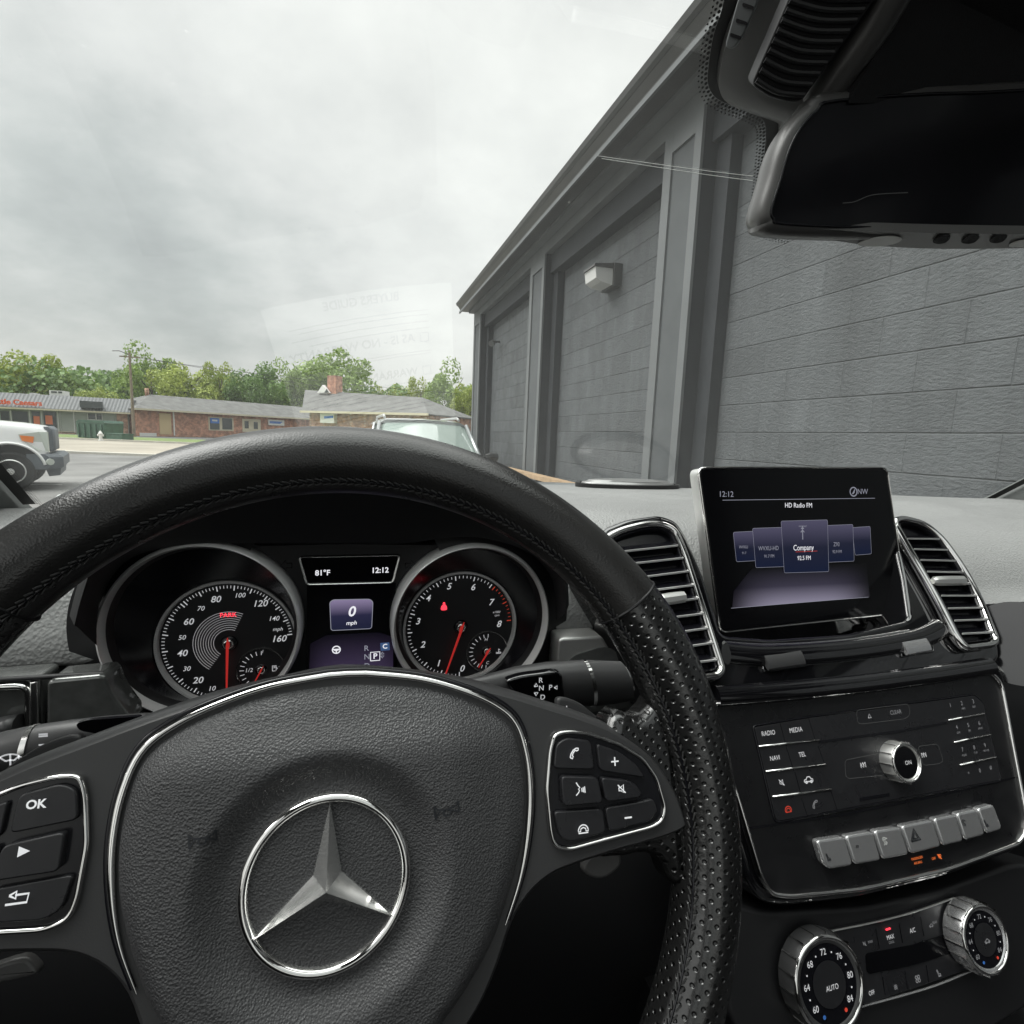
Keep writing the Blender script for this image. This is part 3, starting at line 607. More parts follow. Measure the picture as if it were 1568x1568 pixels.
# house with chimney
A, B = rz(462, 626, 1.95), rz(655, 636, 1.6); B.z = 0; fh = Fac(A, B); Wh = (Vector((B.x, B.y, 0)) - Vector((A.x, A.y, 0))).length
hs = thing('brick_house', 'brick house with wide grey roof and small white gable and brick chimney', 'house', (A.x, A.y, GZ))
ze = fh.px(560, 631.5, 0)[1]
plate('wall', fh, [(.4, 0), (Wh - .3, 0), (Wh - .3, ze), (.4, ze)], -9, -.6, 'brick_br', hs, smooth=0)
r0 = fh.px(467, 597, -4.5); r1 = fh.px(647, 608.6, -4.5)
v = [fh.P(0, ze, 0), fh.P(Wh, ze, 0), fh.P(r1[0], r1[1], -4.5), fh.P(r0[0], r0[1], -4.5), fh.P(0, ze, -9), fh.P(Wh, ze, -9), fh.P(0, ze - .1, 0), fh.P(Wh, ze - .1, 0), fh.P(Wh, ze - .1, -9), fh.P(0, ze - .1, -9)]
mk('roof', v, [(0, 1, 2, 3), (3, 2, 5, 4), (0, 3, 4), (1, 5, 2), (6, 9, 8, 7), (0, 6, 7, 1), (0, 4, 9, 6), (1, 7, 8, 5), (4, 5, 8, 9)], 'shingle', hs, smooth=0)
plate('gutter', fh, [(-.1, ze - .16), (Wh + .1, ze - .16), (Wh + .1, ze + .04), (-.1, ze + .04)], .004, .16, 'cream', hs, smooth=0)
fk = fh.off(-4.0); fk.__class__ = Fac
fk.rect('chimney', 501, 575, 514, 603, -1.0, 0, 'brick', hs)
gb = [fk.px(491, 602), fk.px(508, 602), fk.px(499, 590)]
plate('gable', fk, gb, .1, .5, 'white_p', hs, smooth=0); plate('gable_window', fk, [fk.px(496, 601, .6), fk.px(503, 601, .6), fk.px(499.5, 595.5, .6)], .502, .55, 'glass_dk', hs, smooth=0)
w = fh.rect('signboard', 490, 633, 511.5, 648, -.59, -.2, 'white_p', hs); g = lines_geo(fh, [[fh.px(494, 639, 0), fh.px(508, 638, 0)]], .12, -.19); g.mk('sign_lettering', 'sign_blue', w, smooth=0)
# dumpster
A, B = gp(118, 671), gp(161, 673); fd = Fac(A, B); wdm = (B - A).length; hd = fd.px(118, 646.5)[1]
dm = thing('dumpster', 'dark green ribbed dumpster in front of the sage shop wall', 'dumpster', (A.x, A.y, GZ))
plate('body', fd, [(.1, .08), (wdm - .1, .08), (wdm, hd), (0, hd)], -1.8, 0, 'green_d', dm, smooth=0)
plate('lid', fd, [(-.05, hd + .01), (wdm + .05, hd + .01), (wdm - .1, hd + .22), (.3, hd + .22)], -1.8, .03, 'green_d', dm, smooth=0)
for i in range(5): a = .25 + i * (wdm - .5) / 4; plate('rib', fd, [(a - .06, .1), (a + .06, .1), (a + .06, hd - .1), (a - .06, hd - .1)], .003, .10, 'green_d', dm, smooth=0)
A, B = gp(163, 674), gp(187, 675.2); fe = Fac(A, B)
tb = thing('utility_box', 'low dark green utility box beside the hydrant', 'utility box', (A.x, A.y, GZ)); hb = fe.px(163, 664.5)[1]; wb_ = (B - A).length
plate('cabinet', fe, [(0, 0), (wb_, 0), (wb_, hb), (0, hb)], -1.0, 0, 'green_d', tb, smooth=0, bev=.02); plate('lid', fe, [(-.04, hb + .002), (wb_ + .04, hb + .002), (wb_ + .04, hb + .07), (-.04, hb + .07)], -1.04, .04, 'green_d', tb, smooth=0)
# hydrant
p = gp(154.5, 675); hy = thing('fire_hydrant', 'small white fire hydrant on the verge across the road', 'hydrant', p)
def lathe(c, prof, n=16):
    return loft([[Vector((c.x + r * math.cos(2 * math.pi * i / n), c.y + r * math.sin(2 * math.pi * i / n), c.z + z)) for i in range(n)] for r, z in prof], True, (True, True))
v, f = lathe(p, [(.17, 0), (.17, .06), (.11, .07), (.11, .5), (.15, .52), (.15, .56), (.12, .60), (.08, .68), (.03, .72), (.03, .78)]); mk('barrel', v, f, 'white_p', hy)
for sx in (-1, 1): v, f = sweep([p + Vector((sx * .1, 0, .42)), p + Vector((sx * .2, 0, .42))], .07); mk('outlet_cap', v, f, 'white_p', hy)
# pole
M['pole'] = pmat('weathered_pole', (0.24, 0.19, 0.14), 0.9, var=0.2, vscale=2)
p = rz(205.5, 668.5, GZ); top = p + Vector((0, 0, 8.6))
po = thing('utility_pole', 'weathered wooden utility pole between the two low shop buildings', 'pole', p)
v, f = sweep([p, p + Vector((0, 0, 4)), top], [.17, .14, .11]); mk('shaft', v, f, 'pole', po)
g = MB(); g.box(top.x - .9, top.x + .9, top.y - .05, top.y + .05, top.z - .5, top.z - .38); g.mk('crossarm', 'pole', po)
v, f = sweep([top + Vector((-.05, 0, -.2)), top + Vector((-.9, 0, .1)), top + Vector((-1.5, 0, .05))], .04); mk('lamp_arm', v, f, 'gutterm', po)
def wire(a, b, sag, n=14):
    return sweep([a.lerp(b, i / n) - Vector((0, 0, sag * 4 * (i / n) * (1 - i / n))) for i in range(n + 1)], .022, seg=5)
for k, (dx, lb) in enumerate([(-.8, 'upper'), (.8, 'lower')]):
    a = top + Vector((dx, 0, -.38)); b = Vector((a.x + 75, a.y + 35 + k * 3, a.z + 2 - k * 1.5)); v, f = wire(a, b, 1.4 + k * .5)
    o = mk('power_cable', v, f, 'frit'); tag(o, f'{lb} of the two thin dark power cables running right from the wooden pole', 'cable', 'cables from the utility pole')

# ---- trees
def leaf_mat(name, c0, c1):
    m = bpy.data.materials.new(name); m.use_nodes = True; t = m.node_tree; b = t.nodes['Principled BSDF']; n = t.nodes; l = t.links
    ge = n.new('ShaderNodeNewGeometry'); tcn = n.new('ShaderNodeTexCoord'); nz = n.new('ShaderNodeTexNoise'); nz.inputs['Scale'].default_value = 0.5; l.new(tcn.outputs['Object'], nz.inputs['Vector'])
    ad = n.new('ShaderNodeMath'); ad.operation = 'MULTIPLY_ADD'; l.new(ge.outputs['Random Per Island'], ad.inputs[0]); ad.inputs[1].default_value = 0.5
    sb = n.new('ShaderNodeMath'); sb.operation = 'MULTIPLY_ADD'; sb.inputs[1].default_value = 1.2; sb.inputs[2].default_value = -0.35; l.new(nz.outputs['Fac'], sb.inputs[0]); l.new(sb.outputs[0], ad.inputs[2])
    mx = n.new('ShaderNodeMix'); mx.data_type = 'RGBA'; l.new(ad.outputs[0], mx.inputs['Factor']); mx.inputs[6].default_value = (*c0, 1); mx.inputs[7].default_value = (*c1, 1)
    l.new(mx.outputs[2], b.inputs['Base Color']); b.inputs['Roughness'].default_value = 0.6
    tr = n.new('ShaderNodeBsdfTranslucent'); l.new(mx.outputs[2], tr.inputs['Color']); ms = n.new('ShaderNodeMixShader'); ms.inputs[0].default_value = 0.3
    o = n['Material Output']; l.new(b.outputs[0], ms.inputs[1]); l.new(tr.outputs[0], ms.inputs[2]); l.new(ms.outputs[0], o.inputs[0]); return m
M['leaf1'] = leaf_mat('leaf_green', (0.12, 0.19, 0.04), (0.34, 0.47, 0.11))
M['leaf2'] = leaf_mat('leaf_yellow_green', (0.18, 0.23, 0.04), (0.48, 0.56, 0.12))
M['leaf3'] = leaf_mat('leaf_dark_green', (0.08, 0.15, 0.04), (0.23, 0.36, 0.10))
M['bark'] = pmat('bark', (0.10, 0.08, 0.06), 0.9)
def crown_mesh(seed, leaf, nclump=30, per=260):
    rnd = random.Random(seed); v = []; f = []
    for c in range(nclump):
        while True:
            q = Vector((rnd.uniform(-1, 1), rnd.uniform(-1, 1), rnd.uniform(-1, 1)))
            if 0.25 < q.length < 0.85: break
        q = Vector((q.x, q.y, q.z)); cr_ = rnd.uniform(.20, .36)
        for i in range(per):
            d = Vector((rnd.gauss(0, 1), rnd.gauss(0, 1), rnd.gauss(0, 1))).normalized(); r_ = cr_ * rnd.uniform(.7, 1.08)
            p = q + d * r_; s = rnd.uniform(.028, .056)
            nn = (d + Vector((rnd.gauss(0, .6), rnd.gauss(0, .6), rnd.gauss(0, .6)))).normalized(); a = nn.orthogonal().normalized(); a.rotate(Quaternion(nn, rnd.uniform(0, 6.28))); b = nn.cross(a)
            k = len(v); v += [p - a * s, p + b * s * .6, p + a * s, p - b * s * .6]; f.append((k, k + 1, k + 2, k + 3))
    me = bpy.data.meshes.new('crown'); me.from_pydata(v, [], f); me.materials.append(M[leaf]); return me
CR = [crown_mesh(11 + i, ('leaf1', 'leaf2', 'leaf3')[i % 3]) for i in range(6)]
def tree(px, py, wpx, D, kind, label, below=642):
    """px,py crown top; wpx crown width in pixels; D distance along the view"""
    t_ = ray(px, py); t_ = t_ * (D / t_.dot(AXF)); base = Vector((t_.x, t_.y, GZ)); H = t_.z - GZ; rw = wpx * D / F / 2
    t = thing('tree', label, 'tree', base, 'trees behind the shops')
    cz = GZ + H * .53; rv = H * .50
    g = MB(); v, f = sweep([base, base + Vector((.1, 0, H * .3)), base + Vector((0, .2, H * .75))], [.35, .26, .08]); g.add(v, f)
    rnd = random.Random(px)
    for i in range(5):
        a = i * 1.3 + rnd.random(); s = base + Vector((0, 0, H * (.25 + .08 * i)))
        v, f = sweep([s, s + Vector((math.cos(a) * rw * .35, math.sin(a) * rw * .35, H * .12)), s + Vector((math.cos(a) * rw * .7, math.sin(a) * rw * .7, H * .27))], [.14, .09, .03], seg=6); g.add(v, f)
    g.mk('trunk', 'bark', t)
    c = bpy.data.objects.new('crown', CR[kind]); COL.objects.link(c); c.parent = t
    c.location = (0, 0, cz - GZ); c.scale = (rw * 1.12, rw * 1.12, rv); c.rotation_euler = (0, 0, rnd.uniform(0, 6.28)); return t
trees = [(2, 552, 70, 100, 0, 'broad green tree at the left edge above the shop with red lettering'),
 (48, 538, 96, 96, 1, 'tall round green tree rising above the shop roof unit'),
 (104, 560, 92, 98, 3, 'lower green tree above the dark panel on the shop roof'),
 (150, 588, 60, 92, 4, 'small pale tree in the dip left of the utility pole'),
 (180, 556, 70, 110, 2, 'dark tree just left of the utility pole'),
 (228, 534, 92, 100, 0, 'tallest tree right of the utility pole above the brick building end'),
 (282, 550, 96, 96, 4, 'yellow green tree over the left half of the brick building roof'),
 (338, 552, 60, 99, 1, 'narrow green tree over the middle of the brick building roof'),
 (392, 558, 86, 100, 5, 'dark rounded tree at the left edge of the paper reflection'),
 (432, 556, 76, 104, 0, 'green tree behind the right end of the brick building roof'),
 (512, 536, 120, 112, 3, 'big round tree behind the brick chimney'),
 (600, 582, 70, 118, 4, 'low pale tree behind the right half of the house roof'),
 (645, 575, 50, 118, 1, 'small green tree at the right end of the house roof'),
 (690, 560, 84, 90, 0, 'green tree between the house and the charcoal building'),
 (722, 575, 60, 84, 4, 'bright yellow green tree touching the corner of the charcoal building')]
for t_ in trees: tree(*t_)
g = MB(); rnd = random.Random(3)
vs = []; fs = []
for i in range(16000):
    x = rnd.uniform(-110, 30); y = 118 + rnd.uniform(-4, 6) + (x + 40) * .1; z = GZ + rnd.uniform(0, 9 + 2.2 * math.sin(x * .21) + math.sin(x * .9)); s = rnd.uniform(.3, .6)
    nn = Vector((rnd.gauss(0, .5), -1, rnd.gauss(0.4, .5))).normalized(); a = nn.orthogonal().normalized(); a.rotate(Quaternion(nn, rnd.uniform(0, 6.28))); b = nn.cross(a); p = Vector((x, y, z))
    k = len(vs); vs += [p - a * s, p + b * s * .7, p + a * s, p - b * s * .7]; fs.append((k, k + 1, k + 2, k + 3))
o = mk('woodland', vs, fs, 'leaf3', smooth=0, fix=False); tag(o, 'dark green woodland reading as one mass behind the separate trees', 'woodland', kind='stuff')

# ---- vehicles
M['carwhite'] = pmat('white_car_paint', (0.78, 0.78, 0.77), 0.25, coat=0.8)
M['carsilver'] = pmat('silver_car_paint', (0.42, 0.44, 0.44), 0.28, 0.5, coat=0.8)
M['tyre'] = pmat('tyre_rubber', (0.03, 0.03, 0.03), 0.85, bump='noise', bscale=40, bstr=.5, bdist=.004)
M['carglass'] = pmat('car_glass', (0.05, 0.085, 0.075), 0.05, spec=0.9)
M['darkplas'] = pmat('dark_bumper_plastic', (0.10, 0.115, 0.13), 0.5, var=.15, vscale=5)
M['amber'] = pmat('amber_lens', (0.85, 0.22, 0.03), 0.2)
M['headl'] = pmat('headlight_lens', (0.62, 0.66, 0.6), 0.12, 0.3)
M['redl'] = pmat('red_lens', (0.5, 0.03, 0.03), 0.2)
class VF:
    """vehicle frame: x forward, y left, z up, origin on the ground"""
    def __init__(s, o, yaw): s.o = Vector(o); s.m = Matrix.Rotation(R(yaw), 3, 'Z')
    def __call__(s, x, y, z): return s.o + s.m @ Vector((x, y, z))
def wheel_(vf, x, y, r, w, par, side):
    prof = [(r * .62, w * .5), (r * .9, w * .5), (r, w * .36), (r, -w * .36), (r * .9, -w * .5), (r * .62, -w * .5)]
    n = 28; v, f = loft([[vf(x + q * math.cos(6.2832 * i / n), y + d, r + q * math.sin(6.2832 * i / n)) for i in range(n)] for q, d in prof], True, (True, True))
    wh = mk('wheel', v, f, 'tyre', par)
    prof = [(r * .62, side * w * .50), (r * .58, side * w * .54), (r * .5, side * w * .40), (r * .2, side * w * .38), (r * .16, side * w * .5), (.02, side * w * .52)]
    v, f = loft([[vf(x + q * math.cos(6.2832 * i / n), y + d, r + q * math.sin(6.2832 * i / n)) for i in range(n)] for q, d in prof], True, (False, True)); mk('rim', v, f, 'chrome_s', wh)
def body_loft(vf, secs):
    """secs: list of (x, [(y,z)...half section from bottom to top]) mirrored"""
    rings = []
    for x, half in secs:
        rings.append([vf(x, y, z) for y, z in half] + [vf(x, -y, z) for y, z in half[::-1]])
    return loft(rings, True, (True, True))
# pickup truck, side-on, nose to the right
pz = ray(94, 735); pz = pz * (11.5 / pz.dot(AXF))
vf = VF((pz.x - .34, pz.y + .92, GZ), 20)
tr = thing('pickup_truck', 'white pickup truck nosing in from the left with dark blue grey bumper', 'truck', vf(0, 0, 0))
hw = .98
def hs_(z0, z1, w=hw, top=.12): return [(w * .92, z0), (w, z0 + .08), (w, z1 - top), (w * .93, z1 - .02), (w * .6, z1 + .03), (0.001, z1 + .05)]
secs = [(-.18, hs_(.72, 1.24, hw * .94)), (-.26, hs_(.66, 1.30, hw * .98)), (-.6, hs_(.62, 1.35)), (-1.0, hs_(.62, 1.38)), (-1.7, hs_(.55, 1.42)), (-1.75, hs_(.5, 1.42)), (-5.9, hs_(.55, 1.36)), (-6.0, hs_(.6, 1.3, hw * .97))]
v, f = body_loft(vf, secs); mk('body', v, f, 'carwhite', tr)
cab = [(-1.72, [(.86, 1.41), (.84, 1.43), (.5, 1.45), (.001, 1.46)]), (-2.35, [(.86, 1.41), (.76, 1.86), (.5, 1.93), (.001, 1.95)]), (-3.6, [(.86, 1.41), (.76, 1.90), (.5, 1.97), (.001, 1.98)]), (-3.9, [(.86, 1.41), (.78, 1.80), (.5, 1.90), (.001, 1.92)])]
v, f = body_loft(vf, cab); mk('cab_glass', v, f, 'carglass', tr)
v, f = body_loft(vf, [(-2.3, [(.80, 1.84), (.78, 1.90), (.5, 1.98), (.001, 2.0)]), (-3.95, [(.80, 1.84), (.78, 1.92), (.5, 2.0), (.001, 2.0)])]); mk('roof', v, f, 'carwhite', tr)
n = 20   # flare and arch
for x in (-.78, -4.9):
    for sd_ in (-1, 1):
        pts = [vf(x + .56 * math.cos(R(a)), sd_ * (hw + .0), .42 + .56 * math.sin(R(a))) for a in [12 + i * 156 / n for i in range(n + 1)]]
        v, f = sweep(pts, .035, .075, vf.m @ Vector((0, 1, 0))); mk('wheel_flare', v, f, 'carwhite', tr)
        g = MB(); cpt = [vf(x + .53 * math.cos(R(a)), sd_ * (hw + .004), max(.40, .42 + .53 * math.sin(R(a)))) for a in [i * 180 / 24 for i in range(25)]]
        g.add(cpt, [tuple(range(25))]); g.mk('wheel_well', 'frit', tr, smooth=0)
        wheel_(vf, x, sd_ * (hw - .07), .40, .27, tr, sd_)
g = MB(); bsec = [(-.30, .44), (.0, .44), (.06, .50), (.06, .70), (-.02, .76), (-.30, .76)]
v, f = loft([[vf(x - (.22 if abs(y) > .9 else 0), y, z) for x, z in bsec] for y in (-1.02, -.88, 0, .88, 1.02)], True, (True, True)); mk('front_bumper', v, f, 'darkplas', tr, smooth=30)
v, f = loft([[vf(x, y, z) for x, z in [(-.2, .28), (-.02, .30), (.0, .44), (-.25, .44)]] for y in (-.82, .82)], True, (True, True)); mk('air_dam', v, f, 'darkplas', tr)
v, f = loft([[vf(x, y, z) for x, z in [(-.16, .80), (-.10, .82), (-.10, 1.26), (-.17, 1.33), (-.24, 1.33)]] for y in (-.74, .74)], True, (True, True)); mk('grille', v, f, 'darkplas', tr)
for sd_ in (-1, 1):
    hl = MB(); hp = [(-.62, 1.16), (-.60, 1.06), (-.34, .84), (-.165, .80), (-.165, 1.22), (-.30, 1.22)]
    hl.add([vf(x, sd_ * (hw + .004 - (0.05 if x > -.2 else 0)), z) for x, z in hp] + [vf(x + .01, sd_ * (hw - .12), z) for x, z in hp], [tuple(range(6)), tuple(range(6, 12))] + [(i, (i + 1) % 6, 6 + (i + 1) % 6, 6 + i) for i in range(6)])
    h_ = hl.mk('headlight', 'headl', tr, smooth=0)
    am = MB(); ap = [(-.60, 1.14), (-.57, 1.03), (-.40, .99), (-.38, 1.12)]
    am.add([vf(x, sd_ * (hw + .014), z) for x, z in ap] + [vf(x, sd_ * (hw + .005), z) for x, z in ap], [(0, 1, 2, 3), (4, 5, 6, 7)] + [(i, (i + 1) % 4, 4 + (i + 1) % 4, 4 + i) for i in range(4)]); am.mk('indicator_lens', 'amber', h_, smooth=0)
    v, f = sweep([vf(.03 - .2, sd_ * .99, .6), vf(.06 - .2, sd_ * 1.05, .6)], .07); mk('fog_lamp', v, f, 'headl', tr)
# generic SUV facing us and small white car
def suv(name, label, cat, o_, yaw, paint, H=1.72, W=.94, Lg=4.6, hood=1.02, glass='carglass', low=False):
    vf = VF(o_, yaw); t = thing(name, label, cat, vf(0, 0, 0)); b = H * .60
    def sec(z0, z1, w): return [(w * .90, z0), (w * .99, z0 + .1), (w, (z0 + z1) / 2), (w * .95, z1 - .04), (w * .75, z1), (.001, z1 + .03)]
    v, f = body_loft(vf, [(-.02, sec(.35, hood * .72, W * .78)), (-.12, sec(.28, hood * .86, W * .93)), (-.5, sec(.25, hood * .96, W * .99)), (-1.15, sec(.24, hood, W)), (-Lg + .5, sec(.24, hood + .02, W)), (-Lg + .08, sec(.28, hood - .02, W * .96)), (-Lg, sec(.36, hood * .8, W * .9))])
    mk('body', v, f, paint, t)
    xs = (-1.05, -1.85, -Lg + (1.2 if low else .75), -Lg + (.45 if low else .2))
    def gsec(w0, z0, w1, z1): return [(w0, z0), (w1, z1 - .05), (w1 * .85, z1), (.001, z1 + .02)]
    v, f = body_loft(vf, [(xs[0], gsec(W * .93, hood - .02, W * .90, hood + .04)), (xs[1], gsec(W * .93, hood - .02, W * .76, H - .03)), (xs[2], gsec(W * .93, hood - .02, W * .76, H - .04)), (xs[3], gsec(W * .90, hood - .02, W * .84, hood + .1))])
    mk('window_glass', v, f, glass, t)
    v, f = body_loft(vf, [(xs[1] + .06, gsec(W * .80, H - .09, W * .77, H - .03)), (xs[1] - .3, gsec(W * .80, H - .09, W * .77, H)), (xs[2] + .3, gsec(W * .80, H - .09, W * .77, H)), (xs[2] - .02, gsec(W * .80, H - .09, W * .77, H - .04))]); mk('roof', v, f, paint, t)
    for sd_ in (-1, 1):
        v, f = sweep([vf(xs[0] + .05, sd_ * W * .92, hood), vf(xs[1] + .05, sd_ * W * .785, H - .08)], .035); mk('pillar', v, f, paint, t)
        v, f = sweep([vf(-2.7, sd_ * W * .94, hood), vf(-2.75, sd_ * W * .79, H - .08)], .03); mk('pillar', v, f, paint, t)
        v, f = sweep([vf(-1.35, sd_ * (W - .02), hood + .06), vf(-1.33, sd_ * (W + .10), hood + .12)], .025); mr_ = mk('side_mirror', v, f, 'frit', t)
        v, f = sweep([vf(-1.33, sd_ * (W + .04), hood + .13), vf(-1.33, sd_ * (W + .13), hood + .14), vf(-1.35, sd_ * (W + .23), hood + .13), vf(-1.36, sd_ * (W + .26), hood + .13)], [.05, .08, .075, .03]); mk('shell', v, f, 'frit', mr_)
        g = MB(); hp = [(-.03, W * .60, .64), (-.03, W * .60, .78), (-.25, W * .96, .86), (-.25, W * .97, .70)]; g.add([vf(x, sd_ * y, z) for x, y, z in hp] + [vf(x - .08, sd_ * y * .9, z) for x, y, z in hp], [(0, 1, 2, 3), (4, 5, 6, 7)] + [(i, (i + 1) % 4, 4 + (i + 1) % 4, 4 + i) for i in range(4)]); g.mk('headlight', 'headl', t, smooth=0)
        g = MB(); hp = [(-Lg + .01, W * .62, .80), (-Lg + .01, W * .62, .95), (-Lg + .16, W * .96, .98), (-Lg + .16, W * .97, .80)]; g.add([vf(x - .02, sd_ * y, z) for x, y, z in hp] + [vf(x + .08, sd_ * y * .9, z) for x, y, z in hp], [(0, 1, 2, 3), (4, 5, 6, 7)] + [(i, (i + 1) % 4, 4 + (i + 1) % 4, 4 + i) for i in range(4)]); g.mk('tail_light', 'redl', t, smooth=0)
        for x in (-.85, -Lg + .95): wheel_(vf, x, sd_ * (W - .08), .33, .22, t, sd_)
        if not low: v, f = sweep([vf(-1.95, sd_ * W * .68, H + .01), vf(-2.1, sd_ * W * .68, H + .05), vf(-Lg + 1.0, sd_ * W * .68, H + .05), vf(-Lg + .85, sd_ * W * .68, H)], .022); mk('roof_rail', v, f, 'chrome_s', t)
    g = MB(); g.add([vf(-.0, y, z) for y, z in [(-W * .5, .5), (W * .5, .5), (W * .45, .76), (-W * .45, .76)]] + [vf(-.1, y, z) for y, z in [(-W * .5, .5), (W * .5, .5), (W * .45, .76), (-W * .45, .76)]], [(0, 1, 2, 3), (7, 6, 5, 4)] + [(i, (i + 1) % 4, 4 + (i + 1) % 4, 4 + i) for i in range(4)]); g.mk('grille', 'frit', t, smooth=0)
    return t
sp_ = ray(652, 700); sp_ = sp_ * (8.6 / sp_.dot(AXF))
M['suvglass'] = pmat('pale_reflecting_windscreen', (0.30, 0.36, 0.33), 0.06, spec=1.0)
suv('parked_suv', 'silver SUV with pale green tinted windscreen parked nose to us before the charcoal building', 'SUV', (1.16, 7.4, GZ), -90 + 2, 'carsilver', H=1.74, W=.93, glass='suvglass')
cp = gp(330, 669.5)
suv('parked_car', 'small white car parked before the blue poster window of the brick building', 'car', (cp.x + 1.0, cp.y + 4.5, GZ), 58, 'carwhite', H=1.42, W=.88, Lg=4.4, hood=.88, low=True)
# ================================================================== THE CAR AROUND THE CAMERA
XC = 0.37                                   # centre line of the car
car = thing('car_cabin', 'dark car cabin shell around the viewer with raked windscreen and pillars', 'car', (XC, 0, GZ))
# windscreen surface: s in -1..1 across, t in 0..1 from cowl to header
def wsc(s, t):
    x0 = XC + .775 * s; y0 = 1.02 - .25 * s * s - .055 * s; z0 = -.094 + .012 * s * s - .026 * max(0, min(1, (-s - .2) / .8))
    x1 = XC + .64 * s; y1 = .06 - .16 * s * s; z1 = .405 - .035 * s * s
    bow = .028 * math.sin(math.pi * t)
    return Vector((x0 + (x1 - x0) * t, y0 + (y1 - y0) * t + bow * .5, z0 + (z1 - z0) * t + bow))
def glass_mat():
    m = bpy.data.materials.new('windscreen_glass'); m.use_nodes = True; t = m.node_tree; n = t.nodes; l = t.links
    for q in list(n):
        if q.type == 'BSDF_PRINCIPLED': n.remove(q)
    o = n['Material Output']; tr = n.new('ShaderNodeBsdfTransparent'); tr.inputs[0].default_value = (0.945, 0.965, 0.96, 1)
    gl = n.new('ShaderNodeBsdfGlossy'); gl.inputs['Roughness'].default_value = 0.0
    fr_ = n.new('ShaderNodeFresnel'); fr_.inputs[0].default_value = 1.45
    m1 = n.new('ShaderNodeMixShader'); l.new(fr_.outputs[0], m1.inputs[0]); l.new(tr.outputs[0], m1.inputs[1]); l.new(gl.outputs[0], m1.inputs[2])
    # dust and dried droplets
    tcn = n.new('ShaderNodeTexCoord')
    vo = n.new('ShaderNodeTexVoronoi'); vo.inputs['Scale'].default_value = 130; vo.inputs['Randomness'].default_value = 1; l.new(tcn.outputs['Object'], vo.inputs['Vector'])
    nz = n.new('ShaderNodeTexNoise'); nz.inputs['Scale'].default_value = 9; l.new(tcn.outputs['Object'], nz.inputs['Vector'])
    sp = n.new('ShaderNodeSeparateColor'); l.new(vo.outputs['Color'], sp.inputs[0])
    rad = n.new('ShaderNodeMapRange'); rad.inputs[1].default_value = .45; rad.inputs[2].default_value = 1.0; rad.inputs[3].default_value = 0; rad.inputs[4].default_value = .13; l.new(sp.outputs[0], rad.inputs[0])
    lt = n.new('ShaderNodeMath'); lt.operation = 'LESS_THAN'; l.new(vo.outputs['Distance'], lt.inputs[0]); l.new(rad.outputs[0], lt.inputs[1])
    pa = n.new('ShaderNodeMapRange'); pa.inputs[1].default_value = .42; pa.inputs[2].default_value = .62; pa.inputs[3].default_value = .0; pa.inputs[4].default_value = .08; l.new(nz.outputs['Fac'], pa.inputs[0])
    mu = n.new('ShaderNodeMath'); mu.operation = 'MULTIPLY'; l.new(lt.outputs[0], mu.inputs[0]); l.new(pa.outputs[0], mu.inputs[1])
    ad = n.new('ShaderNodeMath'); ad.operation = 'ADD'; l.new(mu.outputs[0], ad.inputs[0]); ad.inputs[1].default_value = 0.010
    df = n.new('ShaderNodeBsdfTranslucent'); df.inputs[0].default_value = (.8, .82, .8, 1)
    m2 = n.new('ShaderNodeMixShader'); l.new(ad.outputs[0], m2.inputs[0]); l.new(m1.outputs[0], m2.inputs[1]); l.new(df.outputs[0], m2.inputs[2]); l.new(m2.outputs[0], o.inputs[0])
    return m
M['wsglass'] = glass_mat()
v, f = loft([[wsc(-1 + 2 * i / 32, j / 16) for i in range(33)] for j in range(17)], False)
mk('windscreen', v, f, 'wsglass', car, smooth=180, fix=False)
# frit band round the glass: solid inner border and rows of ceramic dots
def ws_at(px, py):          # pixel -> (s,t) on the windscreen by Newton steps
    d = ray(px, py); s, t = 0.2, 0.4
    def er(s, t): p = wsc(s, t); return Vector((p.dot(AXX) / p.dot(AXF) * F + 784 - px, p.dot(AXD) / p.dot(AXF) * F + 784 - py))
    for _ in range(25):
        e0 = er(s, t); a = (er(s + 1e-4, t) - e0) / 1e-4; b = (er(s, t + 1e-4) - e0) / 1e-4; dt = a.x * b.y - a.y * b.x
        if abs(dt) < 1e-9: break
        ds = -(e0.x * b.y - e0.y * b.x) / dt; d2 = -(a.x * e0.y - a.y * e0.x) / dt; s += max(-.3, min(.3, ds)); t += max(-.3, min(.3, d2))
    return s, t
def wsn(s, t):
    p = wsc(s, t); return (wsc(s + .01, t) - p).cross(wsc(s, t + .01) - p).normalized()
def wsi(s, t, d):           # inside the glass by d
    n = wsn(s, t)
    if n.dot(wsc(s, t)) > 0: n = -n
    return wsc(s, t) + n * d
frit_px = [(1128, -70), (1112, -20), (1103, 15), (1092, 50), (1085, 90), (1083, 122), (1091, 142), (1110, 155), (1135, 164), (1155, 173), (1168, 182), (1172, 200), (1169, 240), (1163, 290), (1158, 328), (1163, 346), (1182, 357), (1210, 363)]
fs = spline([ws_at(*p) for p in frit_px], 5, False)
inn = spline([ws_at(*p) for p in [(1230, -60), (1200, -20), (1180, 20), (1160, 50), (1150, 80), (1150, 100), (1160, 115), (1180, 125), (1200, 135), (1215, 145), (1225, 160), (1230, 180), (1230, 220), (1230, 260), (1230, 300), (1235, 310), (1245, 320), (1260, 330)]], 5, False)
v, f = loft([[wsi(s, t, .002) for s, t in fs], [wsi(s, t, .002) for s, t in inn]], False); fb_ = mk('frit_band', v, f, 'frit', car, fix=False)
dm_ = MB(); cum = 0
P3 = [wsi(s, t, .002) for s, t in fs]
